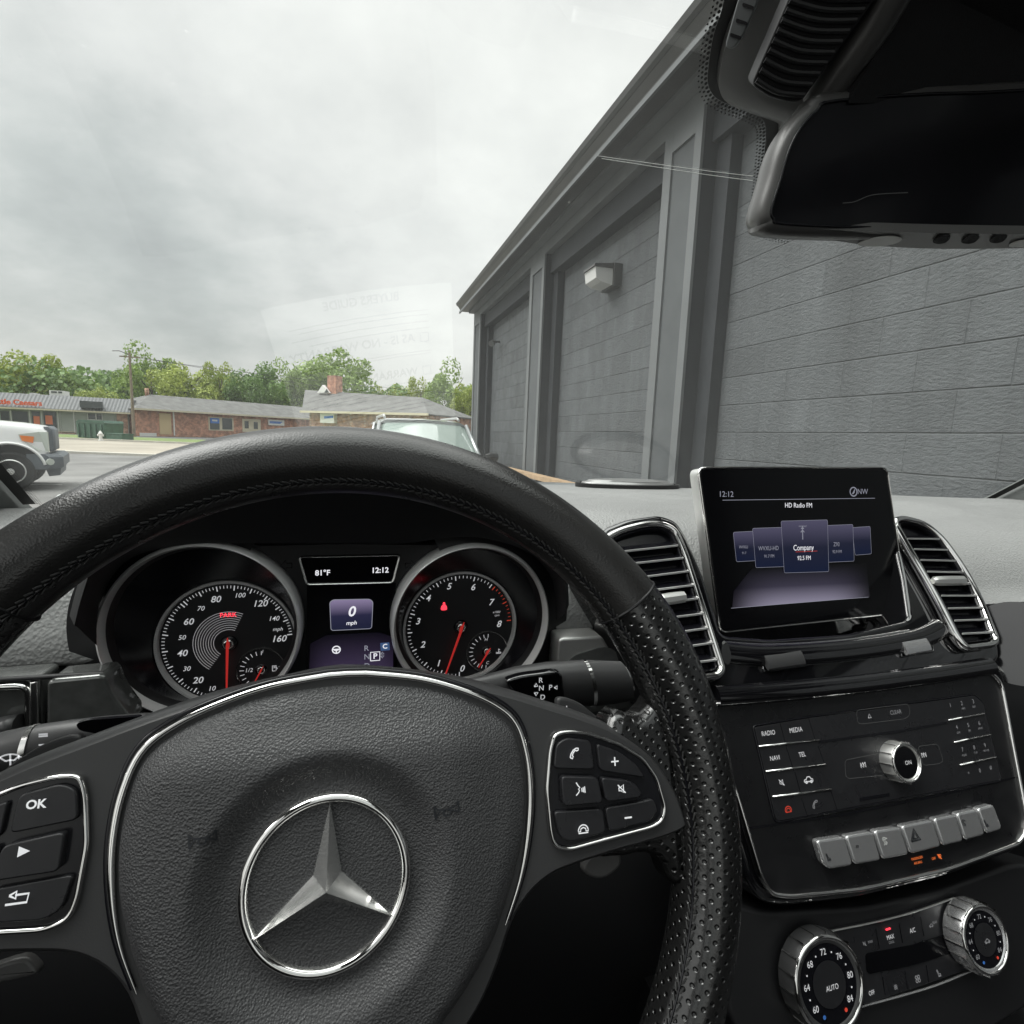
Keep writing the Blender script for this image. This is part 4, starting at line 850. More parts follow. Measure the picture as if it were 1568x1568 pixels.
def ddot(mb, c, n, r):
    a = n.orthogonal().normalized(); b = n.cross(a); mb.add([c + (a * math.cos(k * 1.0472) + b * math.sin(k * 1.0472)) * r for k in range(6)], [tuple(range(6))])
def dots_along(mb, P3, sgn, step=.0036, rows=((.0014, .00125), (.0040, .0010), (.0064, .00075))):
    cum = 0.0; k = 0
    for i in range(len(P3) - 1):
        a, b = P3[i], P3[i + 1]; L_ = (b - a).length; t = (b - a).normalized()
        nn = Vector((0, -.45, -.89)); o_ = t.cross(nn).normalized() * sgn
        while cum < L_:
            c = a + t * cum
            for r_i, (d, r) in enumerate(rows): ddot(mb, c + o_ * d + t * (step / 2 if r_i % 2 else 0), nn, r)
            cum += step; k += 1
        cum -= L_
dots_along(dm_, P3, 1)
lf = [(-1.03 + .0, .0), (-.985, .0), (-.975, .06), (-.965, .2), (-.955, .5), (-.95, 1.0)]
# left edge band
ed = [wsi(-.990 + .002 * j / 20, j / 20, .002) for j in range(21)]; eo = [wsi(-1.004, j / 20, .002) for j in range(21)]
v, f = loft([ed, eo], False); mk('frit_band', v, f, 'frit', car, fix=False); dots_along(dm_, ed[::-1], -1)
dots_along(dm_, ed, -1, rows=()) 
ed = [wsi(.990 - .002 * j / 20, j / 20, .002) for j in range(21)]; eo = [wsi(1.004, j / 20, .002) for j in range(21)]
v, f = loft([ed, eo], False); mk('frit_band', v, f, 'frit', car, fix=False)
dm_.mk('frit_dots', 'frit', fb_, smooth=0, fix=False)
# two long fine pale lines on the glass
for (xa, ya, xb, yb) in [(915, 237, 1152, 268), (921, 241, 1152, 275)]:
    k0, k1 = ws_at(xa, ya), ws_at(xb, yb); v, f = sweep([wsi(k0[0] + (k1[0] - k0[0]) * i / 10, k0[1] + (k1[1] - k0[1]) * i / 10, .0012) for i in range(11)], .00022, seg=4); mk('pale_line', v, f, 'paper', car)
# A pillars
for sg in (-1, 1):
    pth = [wsc(sg, t) for t in [i / 8 for i in range(9)]]
    v, f = loft([[p + Vector((sg * .003, -.008, -.010)), p + Vector((sg * .01, .0, .012)), p + Vector((sg * .09, -.05, .0)), p + Vector((sg * .10, -.14, -.03)), p + Vector((sg * .02, -.11, -.05))] for p in
                 [wsc(sg, 0) + Vector((0, .25, -.17))] + pth], True, (True, True)); mk('pillar', v, f, 'pillar', car, smooth=50)
# roof lining with an opening added for light, sides below the windows, tail, floor
def slab(name, x0, x1, y0, y1, z0, z1, m='cloth_blk'): return MB().box(x0, x1, y0, y1, z0, z1).mk(name, m, car, smooth=0)
slab('roof_lining', XC - .66, XC + .66, -.12, -.05, .40, .43)
slab('roof_lining', XC - .66, XC + .66, -2.2, -1.75, .40, .43)
slab('roof_lining', XC - .66, XC - .54, -1.75, -.12, .40, .43); slab('roof_lining', XC + .54, XC + .66, -1.75, -.12, .40, .43)
v, f = loft([[wsc(-1 + 2 * i / 12, 1.0) + Vector((0, .01, .012)) for i in range(13)], [Vector((XC + .66 * (-1 + i / 6), -.05, .43)) for i in range(13)], [Vector((XC + .66 * (-1 + i / 6), -.05, .40)) for i in range(13)], [wsc(-1 + 2 * i / 12, 1.0) + Vector((0, .0, -.008)) for i in range(13)]], False, cyc=True); mk('header_lining', v, f, 'cloth_blk', car)
for sg in (-1, 1):
    x0, x1 = sorted((XC + sg * .79, XC + sg * .86)); slab('door_panel', x0, x1, -2.2, .72, -1.25, -.16, 'plastic_dk')
    for y in (-.75, -2.1): x0, x1 = sorted((XC + sg * .70, XC + sg * .80)); slab('door_pillar', x0, x1, y - .06, y + .06, -.16, .42)
    x0, x1 = sorted((XC + sg * .655, XC + sg * .80)); slab('roof_rail', x0, x1, -2.2, -.10, .385, .425)
slab('rear_panel', XC - .8, XC + .8, -2.25, -2.2, -1.25, -.40); slab('floor_pan', XC - .85, XC + .85, -2.2, 1.0, -1.27, -1.25); slab('bulkhead', XC - .80, XC + .80, .62, .66, -1.25, -.2)
for sx in (-.36, .36):
    g = MB(); g.box(XC + sx - .25, XC + sx + .25, -.55, .02, -.92, -.72); g.box(XC + sx - .24, XC + sx + .24, -.70, -.50, -.72, -.36); g.mk('seat', 'plastic_dk', car)
# cowl and bonnet just beyond the glass
hp = []
for j, (dy, z) in enumerate([(.05, -.135), (.10, -.108), (.16, -.100), (.45, -.145), (.8, -.23), (1.1, -.36), (1.2, -.5)]):
    hp.append([Vector((XC + .80 * s * (1 - .02 * j), 1.02 - .25 * s * s - .055 * s + dy - (.12 * s * s * (j > 2)), z - .03 * s * s * (j > 1))) for s in [-1 + i / 10 for i in range(21)]])
v, f = loft(hp, False); mk('bonnet', v, f, 'carsilver', car, smooth=60)

# ------------------------------------------------------------------ dashboard
dash = thing('dashboard', 'grey grained dashboard running the full width under the windscreen', 'dashboard', (XC, .6, -.2))
def sst(a, b, x): t = max(0, min(1, (x - a) / (b - a))); return t * t * (3 - 2 * t)
def dprof(x):
    s = (x - XC) / .775; yb = 1.0 - .25 * s * s - .055 * s; w = sst(.50, .66, x)          # passenger side is lower in front
    lw = max(0, min(1, (-s - .35) / .5)); drop = .03 * w; rear = -.094 + .012 * s * s - .032 * lw
    yk = .392 - .01 * w
    return [(yb + .05, rear - .02), (yb, rear + .002), (yb - .03, rear + .006), (.80 - .12 * s * s, rear + .010 - drop * .1), (.66 - .06 * s * s, rear + .016 - drop * .3), (.56, -.072 - drop * .6 - .022 * lw), (.50, -.070 - drop * .9 - .014 * lw), (.465, -.075 - drop - .008 * lw), (.440, -.086 - drop), (.424, -.102 - drop * .9), (.412, -.120 - drop * .7), (.403, -.138 - drop * .4), (yk + .002, -.1545), (yk + .004, -.158), (.42, -.160)]
XL, XR = -.162, .158                      # the instrument cluster sits between these
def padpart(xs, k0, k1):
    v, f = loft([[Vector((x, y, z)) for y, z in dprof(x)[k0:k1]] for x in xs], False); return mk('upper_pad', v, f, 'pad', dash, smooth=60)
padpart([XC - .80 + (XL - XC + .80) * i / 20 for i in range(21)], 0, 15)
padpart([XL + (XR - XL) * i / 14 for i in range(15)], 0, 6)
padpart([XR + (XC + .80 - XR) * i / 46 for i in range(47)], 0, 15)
# trim band below the pad crease and lower dash
tp = [(.405, -.160), (.388, -.166), (.384, -.18), (.380, -.222), (.384, -.228), (.41, -.23)]
for nm, x0, x1, m in [('veneer_trim', XC - .79, -.165, 'trimgrey'), ('veneer_trim', .155, .26, 'trimgrey'), ('veneer_trim', .60, XC + .79, 'piano')]:
    v, f = loft([[Vector((x, y, z)) for y, z in tp] for x in [x0 + (x1 - x0) * i / 12 for i in range(13)]], False); mk(nm, v, f, m, dash, smooth=60)
lp = [(.41, -.229), (.40, -.235), (.36, -.27), (.34, -.40), (.38, -.60), (.62, -.75)]
v, f = loft([[Vector((x, y, z)) for y, z in lp] for x in (XC - .79, 0, .26, .60, XC + .79)], False); mk('lower_panel', v, f, 'plastic_dk', dash, smooth=60)
# left side vent frame and silver edge near the door
vl = Fr((0, .372, -.19))
fp = [vl.px(*p) for p in [(-60, 1052), (48, 1042), (52, 1062), (50, 1150), (-60, 1160)]]
fo_ = rounded([vl.px(*p) for p in [(-60, 1046), (64, 1036), (66, 1145), (-60, 1165)]], .004)
plate('side_vent', vl, fo_, -.02, 0, 'trimgrey', dash, bev=.001)
sv = dash.children[-1]
strip('frame', vl, rounded([vl.px(*p) for p in [(-60, 1052), (47, 1047), (50, 1150), (-60, 1165)]], .006), .002, .0022, .0025, 'chrome', sv)
plate('edge_trim', vl, [vl.px(*p) for p in [(51, 1041), (63, 1039), (65, 1150), (52, 1150)]], .001, .004, 'chrome', sv, bev=.0008)
v, f = sweep([vl.P(*vl.px(10, 1105), .006), vl.P(*vl.px(38, 1101), .006)], .007, .006); mk('thumb_wheel', v, f, 'plastic', sv)
# glossy end piece next to the cluster, left and right of the column
pr_ = Fr((0, .366, -.19)); plate('end_trim', pr_, rounded([pr_.px(*p) for p in [(71, 1042), (162, 1033), (172, 1062), (205, 1106), (190, 1145), (70, 1155)]], .004), -.02, 0, 'trimgrey', dash, bev=.002)
pr2 = Fr((0, .374, -.19)); sm = plate('end_trim', pr2, rounded([pr2.px(*p) for p in [(856, 978), (922, 974), (960, 1040), (853, 1045)]], .004), -.02, 0, 'chrome_s', dash, bev=.002)
plate('inlay', pr2, spline([pr2.px(*p) for p in [(866, 1040), (872, 1010), (895, 998), (935, 992), (955, 1030)]], 4), .0003, .001, 'trimgrey', sm)
strip('crease_bead', vl, [vl.px(*p) for p in [(-60, 1043), (60, 1036), (160, 1030)]], 0.001, .0015, .002, 'plastic_dk', dash, closed=False)
# centre speaker dome at the rear of the pad, seen edge-on
c = at_axis(962, 741, 2, -.0805); n = 40
v, f = loft([[c + Vector((.095 * q * math.cos(6.2832 * i / n), .042 * q * math.sin(6.2832 * i / n), z)) for i in range(n)] for q, z in [(1.0, -.014), (1.02, .0015), (1.0, .003), (.90, .0045), (.88, .007), (.6, .0088), (.2, .0094)]], True, (True, True))
M['speaker'] = pmat('pale_satin_cover', (0.30, 0.30, 0.295), 0.28, 0.5)
mk('speaker_cover', v, f, 'speaker', dash, smooth=60)
v, f = loft([[c + Vector((.100 * q * math.cos(6.2832 * i / n), .046 * q * math.sin(6.2832 * i / n), z)) for i in range(n)] for q, z in [(1.08, -.014), (1.09, .0012), (1.0, .0014)]], True, (False, False)); mk('speaker_ring', v, f, 'frit', dash)
# passenger door side dark glossy roundel at the far right
v, f = sweep([at_axis(1560, 985, 1, .34), at_axis(1560, 985, 1, .36)], .040, seg=40); mk('side_vent_ring', v, f, 'piano', dash)

# paper on the dash top, seen as a mirrored reflection in the windscreen
pap = thing('paper_form', 'white printed form lying on the dashboard whose mirrored reflection shows in the windscreen', 'paper', (0.05, .66, -.06))
def refl(px_, py_, zp):
    s, t = ws_at(px_, py_); P = wsc(s, t); n_ = wsn(s, t); d = ray(px_, py_).normalized(); r = d - n_ * 2 * d.dot(n_); k_ = (zp - P.z) / r.z; return P + r * k_
ZP = -.074
pc = [refl(*q, ZP) for q in [(395, 480), (697, 436), (708, 640), (440, 650)]]
print('PAPER', [tuple(round(c, 3) for c in q) for q in pc])
PF = Fr.__new__(Fr); PF.O = (pc[0] + pc[1] + pc[2] + pc[3]) / 4; PF.n = Vector((0, 0, 1))
PF.u = (pc[1] - pc[0]).normalized() * -1; PF.v = PF.n.cross(PF.u)
pw, ph = .216, .279
pap.location = PF.O
pw = .245; plate('sheet', PF, [(-pw / 2, -.165), (pw / 2, -.165), (pw / 2, .092), (-pw / 2, .092)], 0, .0004, 'paper', pap, smooth=0)
sh_ = pap.children[-1]
def ptx(s, a, b, size, al='LEFT', bd=.02):
    v, f = text_geo(s, PF, a, b, .0007, size, align=al, bold=bd * size); mk('printed_text', v, f, 'ink', sh_, smooth=0, fix=False)
qa = refl(650, 515, ZP) - PF.O; qb = refl(652, 566, ZP) - PF.O; qh = refl(570, 458, ZP) - PF.O
ya, yb, yh = qa.dot(PF.v), qb.dot(PF.v), qh.dot(PF.v); xa = qa.dot(PF.u); print('PAPERTXT', ya, yb, yh, xa)
ptx('BUYERS GUIDE', 0, yh, .015, 'CENTER'); ptx('AS IS - NO WARRANTY', xa + .014, ya, .0165); ptx('WARRANTY', xa + .014, yb, .0165)
lines_geo(PF, [[(-.1 + .012, y), (.098 - q, y)] for y, q in [(.060, .0), (.054, .01), (.045, .0), (.036, .02), (.004, 0), (.000, 0), (-.040, 0), (-.046, .02), (-.052, .0), (-.058, .05), (-.070, .0), (-.076, 0), (-.082, .03), (-.1, 0), (-.106, .01), (-.112, .0)]], .0006, .0007).mk('printed_lines', 'ink', sh_, smooth=0, fix=False)
for y in (ya, yb): lines_geo(PF, [[(xa - .006, y - .006), (xa + .006, y - .006), (xa + .006, y + .006), (xa - .006, y + .006), (xa - .006, y - .006)]], .0008, .0007).mk('printed_box', 'ink', sh_, smooth=0, fix=False)
# ------------------------------------------------------------------ instrument binnacle and cluster
clu = thing('instrument_cluster', 'instrument cluster with two chrome ringed gauges under a dark hood behind the wheel rim', 'gauges', (0, .40, -.15))
YF = .385
cf = Fr((0, YF, -.14))
arch_f = spline([(118, 960), (131, 911), (152, 858), (200, 800), (270, 752), (360, 722), (450, 706), (530, 702), (620, 708), (710, 728), (780, 762), (830, 810), (858, 870), (864, 940)], 4, False)
arch_b = spline([(150, 990), (152, 930), (180, 872), (225, 845), (300, 833), (370, 832), (440, 832), (530, 832), (620, 832), (700, 822), (760, 828), (815, 850), (846, 890), (852, 950)], 4, False)
ff = Fr((0, .358, -.14)); A_ = [ff.P(*ff.px(*p)) for p in arch_f]; B_ = [cf.P(*cf.px(*p)) for p in arch_b]
A2 = [p + Vector((0, .006, .004)) + (p - Vector((0, .358, -.15))).normalized() * .006 for p in A_]
D_ = [Vector((p.x * 1.12, .60, max(-.15, min(-.076, p.z * .5 - .045)))) for p in A_]
D1 = [p.lerp(q, .35) + Vector((0, 0, .006)) for p, q in zip(A2, D_)]
v, f = loft([B_, A_, [p + Vector((0, -.003, .002)) for p in A_], A2, D1, D_], False); mk('hood', v, f, 'plastic_dk', clu, smooth=50)
pl_ = [cf.px(*p) for p in arch_b] + [cf.px(860, 1100), cf.px(130, 1130)]
mk('backing', [cf.P(a, b, -.055) for a, b in pl_], [tuple(range(len(pl_)))], 'gauge', clu, smooth=0)
# front mask between the gauges
mask = [cf.px(*p) for p in [(300, 842), (370, 838), (440, 836), (535, 835), (640, 836), (730, 838), (800, 850)]] + [cf.px(*p) for p in [(640, 1080), (430, 1090)]]
# mask with display opening is built from three plates
mf = Fr((0, .400, -.14))
cL, cR = cf.px(311, 970), cf.px(725, 955); rM = .0625
mpoly = [(cL[0] + rM * math.cos(R(a)), cL[1] + rM * math.sin(R(a))) for a in range(-62, 84, 4)] + [mf.px(*p) for p in [(400, 836), (535, 833), (660, 835)]] + [(cR[0] + rM * math.cos(R(a)), cR[1] + rM * math.sin(R(a))) for a in range(100, 243, 4)]
plate('mask', mf, mpoly, -.01, 0, 'plastic_dk', clu, smooth=0)
def gauge(name, label, cpx, rout, dial_px, hub_px, dial_edge, nums, ticks, needle_px, sub, sub_nums, extra):
    g = MB(); co = cf.px(*cpx)
    root = clu
    n = 96
    # outer ring: satin chrome, rounded
    prof = [(1.0, -.030), (1.0, -.004), (.985, .001), (.965, .002), (.945, -.001), (.935, -.006)]
    v, f = loft([[cf.P(co[0] + rout * q * math.cos(6.2832 * i / n), co[1] + rout * q * math.sin(6.2832 * i / n), h) for i in range(n)] for q, h in prof], True)
    ring = mk(name, v, f, 'ringm', root, smooth=60, label=label)
    prof = [(.935, -.006), (.915, -.008), (.895, -.012)]
    v, f = loft([[cf.P(co[0] + rout * q * math.cos(6.2832 * i / n), co[1] + rout * q * math.sin(6.2832 * i / n), h) for i in range(n)] for q, h in prof], True); mk('inner_bezel', v, f, 'plastic_dk', ring, smooth=60)
    df = Fr((0, YF + .030, -.14)); hb = df.px(*hub_px); ed = df.px(*dial_edge); rd_ = math.hypot(ed[0] - hb[0], ed[1] - hb[1])
    cu_ = .895 * rout
    v, f = loft([[cf.P(co[0] + cu_ * math.cos(6.2832 * i / n), co[1] + cu_ * math.sin(6.2832 * i / n), -.012) for i in range(n)],
                 [df.P(hb[0] + rd_ * 1.03 * math.cos(6.2832 * i / n), hb[1] + rd_ * 1.03 * math.sin(6.2832 * i / n), .002) for i in range(n)]], True); mk('cone', v, f, 'gauge', ring, smooth=60)
    v, f = loft([[df.P(hb[0] + rd_ * q * math.cos(6.2832 * i / n), hb[1] + rd_ * q * math.sin(6.2832 * i / n), h) for i in range(n)] for q, h in [(1.03, .002), (1.025, .0035), (.985, .003), (.97, 0)]], True); mk('dial_ring', v, f, 'ringm', ring, smooth=60)
    mk('dial_face', [df.P(*p, 0) for p in circ(*hb, rd_ * .972, 64)], [tuple(range(64))], 'dial', ring, smooth=0)
    mb = lines_geo(df, [[(hb[0] + rd_ * 1.0 * math.cos(R(a)) * 1.0, hb[1] + rd_ * math.sin(R(a))), (hb[0] + rd_ * 1.012 * math.cos(R(a)), hb[1] + rd_ * 1.012 * math.sin(R(a)))] for a in range(0, 360, 2)], .0001, .0037); mb.mk('ring_knurl', 'dim_ink', ring, smooth=0, fix=False)
    # numerals
    angs = []
    for s, x, y, hgt, sk in nums:
        a, b = df.px(x, y, .0004); angs.append((s, math.degrees(math.atan2(b - hb[1], a - hb[0])) % 360))
        text('numeral', s, df, (x, y), hgt, 'white_ink', ring, .0004, shear=.25, bold=.012 if hgt > 9 else .004)
    ln_a, ln_b = [], []
    for (a0, a1, k, majors, red) in ticks:
        for i in range(k + 1):
            a = a0 + (a1 - a0) * i / k; mj = i % majors == 0; r0 = .86 if mj else .895
            (ln_b if red else ln_a).append(([(hb[0] + rd_ * r0 * math.cos(R(a)), hb[1] + rd_ * r0 * math.sin(R(a))), (hb[0] + rd_ * .94 * math.cos(R(a)), hb[1] + rd_ * .94 * math.sin(R(a)))], .00038 if mj else .00022))
    for ls, m in ((ln_a, 'white_ink'), (ln_b, 'red_ink')):
        if not ls: continue
        mb = MB()
        for l_, w in ls: q = lines_geo(df, [l_], w, .0004); mb.add(q.v, q.f)
        mb.mk('tick_marks', m, ring, smooth=0, fix=False)
    # sub gauge
    sc = df.px(*sub[0]); se = df.px(*sub[1]); sr = math.hypot(se[0] - sc[0], se[1] - sc[1])
    v, f = loft([[df.P(sc[0] + sr * q * math.cos(6.2832 * i / 48), sc[1] + sr * q * math.sin(6.2832 * i / 48), h) for i in range(48)] for q, h in [(1.03, 0), (1.02, .0015), (.98, .0015), (.96, 0.0006)]], True); mk('sub_dial_ring', v, f, 'chrome', ring, smooth=60)
    mk('sub_dial_face', [df.P(*p, .0006) for p in circ(*sc, sr * .97, 40)], [tuple(range(40))], 'dial', ring, smooth=0)
    lw = []; lr = []
    for i in range(13):
        a = 265 - 175 * i / 12 if False else 268 - 180 * i / 12
        ang = a; q = [(sc[0] + sr * .70 * math.cos(R(ang)), sc[1] + sr * .70 * math.sin(R(ang))), (sc[0] + sr * (.88) * math.cos(R(ang)), sc[1] + sr * .88 * math.sin(R(ang)))]
        lw.append(q)
    lines_geo(df, lw, .00022, .001).mk('sub_tick_marks', 'white_ink', ring, smooth=0, fix=False)
    for s, x, y, hgt in sub_nums: text('sub_numeral', s, df, (x, y), hgt, 'grey_ink', ring, .001, shear=.2)
    # needles
    def needle(hp, tp, w, h, hr):
        H = df.px(*hp, h) if False else df.px(*hp); T = df.px(*tp); d = Vector((T[0] - H[0], T[1] - H[1])); L_ = d.length; d.normalize(); nn = Vector((-d.y, d.x))
        back = Vector(H) - d * hr * 1.45
        ps = [back + nn * w * .25, back - nn * w * .25, Vector(H) - nn * w, Vector(T) - nn * w * .45, Vector(T) + nn * w * .45, Vector(H) + nn * w]
        v, f = prism(df, [tuple(p) for p in ps], h, h + .0012); nd = mk('needle', v, f, 'needle', ring, smooth=0)
        v, f = loft([[df.P(H[0] + hr * q * math.cos(6.2832 * i / 32), H[1] + hr * q * math.sin(6.2832 * i / 32), z) for i in range(32)] for q, z in [(1, 0.0005), (1, h * .6), (.82, h * .8), (.6, h * .85)]], True, (False, True)); mk('needle_cap', v, f, 'chrome', ring, smooth=50)
        v, f = loft([[df.P(H[0] + hr * q * math.cos(6.2832 * i / 32), H[1] + hr * q * math.sin(6.2832 * i / 32), z) for i in range(32)] for q, z in [(1.5, 0.0007), (1.35, h * .4), (1.02, h * .5)]], True); mk('needle_collar', v, f, 'gauge', ring, smooth=50)
    needle(hub_px, needle_px, .0009, .005, rd_ * .085)
    needle(sub[0], sub[2], .0005, .0028, sr * .17)
    return ring, df, hb, rd_
z5 = lambda x, y: (140 + x / 4.355, 820 + y / 4.355)
nl = [('10', 800, 1022, 7), ('20', 708, 967, 9.5), ('30', 633, 890, 7), ('40', 603, 787, 9.5), ('50', 602, 682, 7), ('60', 645, 577, 9.5), ('70', 727, 488, 7), ('80', 827, 427, 9.5), ('100', 988, 400, 7), ('120', 1123, 455, 9.5), ('140', 1215, 555, 7), ('160', 1248, 690, 9.5)]
nums = [(s, *z5(x, y), h, 0) for s, x, y, h in nl] + [('mph', *z5(1242, 625), 5.5, 0)]
gl_, dfl, hbl, rdl = gauge('speedometer', 'left gauge with red PARK lamp and needle at zero', (311, 970), .0618, None, z5(918, 715), z5(438, 705),
    nums, [(-90 + 360, 270 - 136, 40, 5, False), (270 - 136 - 3.4, 5, 40, 5, False)], (349.5, 1062), (z5(1133, 893), z5(969, 893), z5(1072, 1003)),
    [('1', *z5(1140, 775), 5), ('1/2', *z5(1048, 900), 6), ('0', *z5(1133, 985), 6)], None)
rg_lines = []
for i in range(9):
    q = .22 + .29 * i / 8; rg_lines.append([(hbl[0] + rdl * q * math.cos(R(a)), hbl[1] + rdl * q * math.sin(R(a))) for a in range(65, 240, 5)])
lines_geo(dfl, rg_lines, .00013, .0003).mk('turned_rings', 'grey_ink', gl_, smooth=0, fix=False)
text('park_lamp', 'PARK', dfl, z5(912, 531), 6.5, 'red_lamp', gl_, .0005, bold=.01)
icon('fuel_symbol', dfl, z5(1225, 885), 4.5, [[(-.8, -.9), (.3, -.9), (.3, .9), (-.8, .9), (-.8, -.9)], [(-.5, .2), (0, .2), (0, .6), (-.5, .6)], [(.3, .2), (.7, -.1), (.7, -.7)], [(1.2, .5), (1.9, .1), (1.2, -.3), (1.2, .5)]], 'grey_ink', gl_, .12, .001)
z6 = lambda x, y: (440 + x / 3.733, 820 + y / 3.733)
nl = [('0', 997, 762), ('1', 862, 732), ('2', 773, 625), ('3', 745, 492), ('4', 803, 360), ('5', 923, 292), ('6', 1060, 297), ('7', 1163, 383), ('8', 1208, 507)]
gr_, dfr, hbr, rdr = gauge('rev_counter', 'right gauge with red zone and red belt warning lamp', (725, 955), .0618, None, z6(990, 520), z6(668, 520),
    [(s, *z6(x, y), 9.5, 0) for s, x, y in nl], [(270, 54, 50, 5, False), (54 - 4.5, 4, 10, 5, True)], z6(890, 800), (z6(1140, 660), z6(1025, 660), z6(1088, 745)),
    [('H', *z6(1135, 595), 4.5), ('C', *z6(1143, 728), 4.5)], None)
text('unit_legend', 'x1000', dfr, z6(1195, 438), 3.2, 'grey_ink', gr_, .0005, shear=.2); text('unit_legend', 'rpm', dfr, z6(1198, 456), 3.2, 'grey_ink', gr_, .0005, shear=.2)
mb = MB(); a, b = dfr.px(*z6(895, 395)); 
mb.add([dfr.P(*p, .0005) for p in circ(a, b + .0012, .0010, 12)], [tuple(range(12))]); bx = spline([(a - .0022, b - .0042), (a - .0020, b - .001), (a, b + .0006), (a + .0020, b - .001), (a + .0022, b - .0042)], 4); mb.add([dfr.P(*p, .0005) for p in bx], [tuple(range(len(bx)))]); mb.mk('belt_warning_lamp', 'red_lamp', gr_, smooth=0, fix=False)
icon('coolant_symbol', dfr, z6(1208, 660), 4, [[(0, -.5), (0, .9)], [(0, .5), (.5, .5)], [(-1, -.4), (-.3, -.6), (.3, -.4), (1, -.6)], [(-1, -.9), (1, -.9)]], 'grey_ink', gr_, .12, .001)
# small clock and temperature window
wn_ = rounded([mf.px(*p) for p in [(458, 852), (612, 849), (601, 891), (470, 894)]], .003)
dsp = plate('trip_display', mf, wn_, -.001, .0012, 'screen', clu, bev=.0003)
strip('frame', mf, wn_, .0015, .0010, .0014, 'chrome', dsp)
text('readout', '81°F', mf, (494, 877.5), 8, 'ui_white', dsp, .0016, bold=.02); text('readout', '12:12', mf, (582, 873.5), 8, 'ui_white', dsp, .0016, bold=.02)
for x, sg in ((438, -1), (629, 1)): icon('turn_arrow', mf, (x, 866), 9, [[(-sg * .9, .4), (0, .4), (0, .9), (sg * .9, 0), (0, -.9), (0, -.4), (-sg * .9, -.4), (-sg * .9, .4)]], 'gauge', clu, .05, .0006)
# central display
for cc, a0_, a1_ in ((cL, 62, 262), (cR, -80, 118)):
    rr_ = [[cf.P(cc[0] + .0618 * q * math.cos(R(a)), cc[1] + .0618 * q * math.sin(R(a)), h) for a in range(a0_, a1_ + 1, 5)] for q, h in ((.99, -.006), (1.04, -.008), (1.32, -.012))]
    v, f = loft(rr_, False); mk('surround', v, f, 'plastic_dk', clu, smooth=60)
of = Fr((0, .3994, -.14))
M['scr_dash'] = grad_mat('cluster_screen', (.060, .045, .085), (.003, .003, .006), 2, .075, .125, 1.0, (.42, (.012, .010, .02)))
scr = mk('info_display', [of.P(*of.px(*p), 0) for p in [(470, 896), (606, 893), (608, 1060), (468, 1068)]], [(0, 1, 2, 3)], 'screen', clu, smooth=0)
def purple(name, zlo, zhi, c0, c1, mid=None, st=1.0):   # world heights -> object space
    return zlo, zhi
base_z = -.15
def gm(name, zw0, zw1, c0, c1, rz_, st=1.0, mid=None, fall=None): return grad_mat(name, c0, c1, 2, zw0 - rz_, zw1 - rz_, st, mid, fall)
zA = of.P(*of.px(540, 1035)).z; zB = of.P(*of.px(540, 968)).z
mk('glow_field', [of.P(*of.px(*p), .0003) for p in [(475, 985), (500, 972), (580, 968), (602, 975), (602, 1062), (472, 1066)]], [(0, 1, 2, 3, 4, 5)], gm('cluster_glow', zA, zB, (.050, .036, .078), (.002, .002, .004), base_z, .8, None, (0.0, .040)), scr, smooth=0, fix=False)
bxp = rounded([of.px(*p) for p in [(505, 922), (510, 918), (566, 917), (571, 921), (569, 962), (507, 965)]], .002)
zA = of.P(*of.px(540, 963)).z; zB = of.P(*of.px(540, 918)).z
mk('speed_box', [of.P(*p, .0005) for p in bxp], [tuple(range(len(bxp)))], gm('speed_box_glow', zA, zB, (.012, .014, .035), (.22, .18, .30), base_z, .9, (.47, (.02, .02, .05))), scr, smooth=0, fix=False)
lines_geo(of, [bxp + [bxp[0]]], .00025, .0007).mk('speed_box_edge', 'ui_dim', scr, smooth=0, fix=False)
text('speed_readout', '0', of, (538, 937), 15, 'ui_white', scr, .0009, shear=.2, bold=.02); text('speed_unit', 'mph', of, (538, 954), 6, 'ui_white', scr, .0009, shear=.2, bold=.012)
for s, x, y in (('R', 561, 993), ('N', 562, 1006), ('D', 562, 1020)): text('gear_letter', s, of, (x, y), 8, 'ui_dim', scr, .0009, bold=.01)
text('gear_letter', 'P', of, (574.5, 1005), 8, 'ui_white', scr, .0009, bold=.02); icon('gear_box', of, (574.5, 1005), 6.5, [[(-1, -1), (1, -1), (1, 1), (-1, 1), (-1, -1)]], 'ui_white', scr, .1, .0009)
icon('gear_arrows', of, (585.5, 1003), 5, [[(-.5, .3), (0, .9), (.5, .3), (-.5, .3)], [(-.5, -.3), (0, -.9), (.5, -.3), (-.5, -.3)]], 'ui_dim', scr, .12, .0009)
g = flatpoly(of, [rounded([of.px(*p) for p in [(582, 984), (596, 983), (597, 995), (583, 996)]], .0006)], .0008); g.mk('mode_box', 'ui_bluebox', scr, smooth=0, fix=False)
text('mode_letter', 'C', of, (589.5, 990), 7, 'ui_white', scr, .001, bold=.02)
icon('wheel_symbol', of, (515, 995), 6, [arc(0, 0, .9, 0, 360, 20), [(-.8, .1), (.8, .1)], [(0, 0), (0, -.8)], [(-.5, -.1), (.5, -.1)]], 'ui_white', scr, .14, .0009)
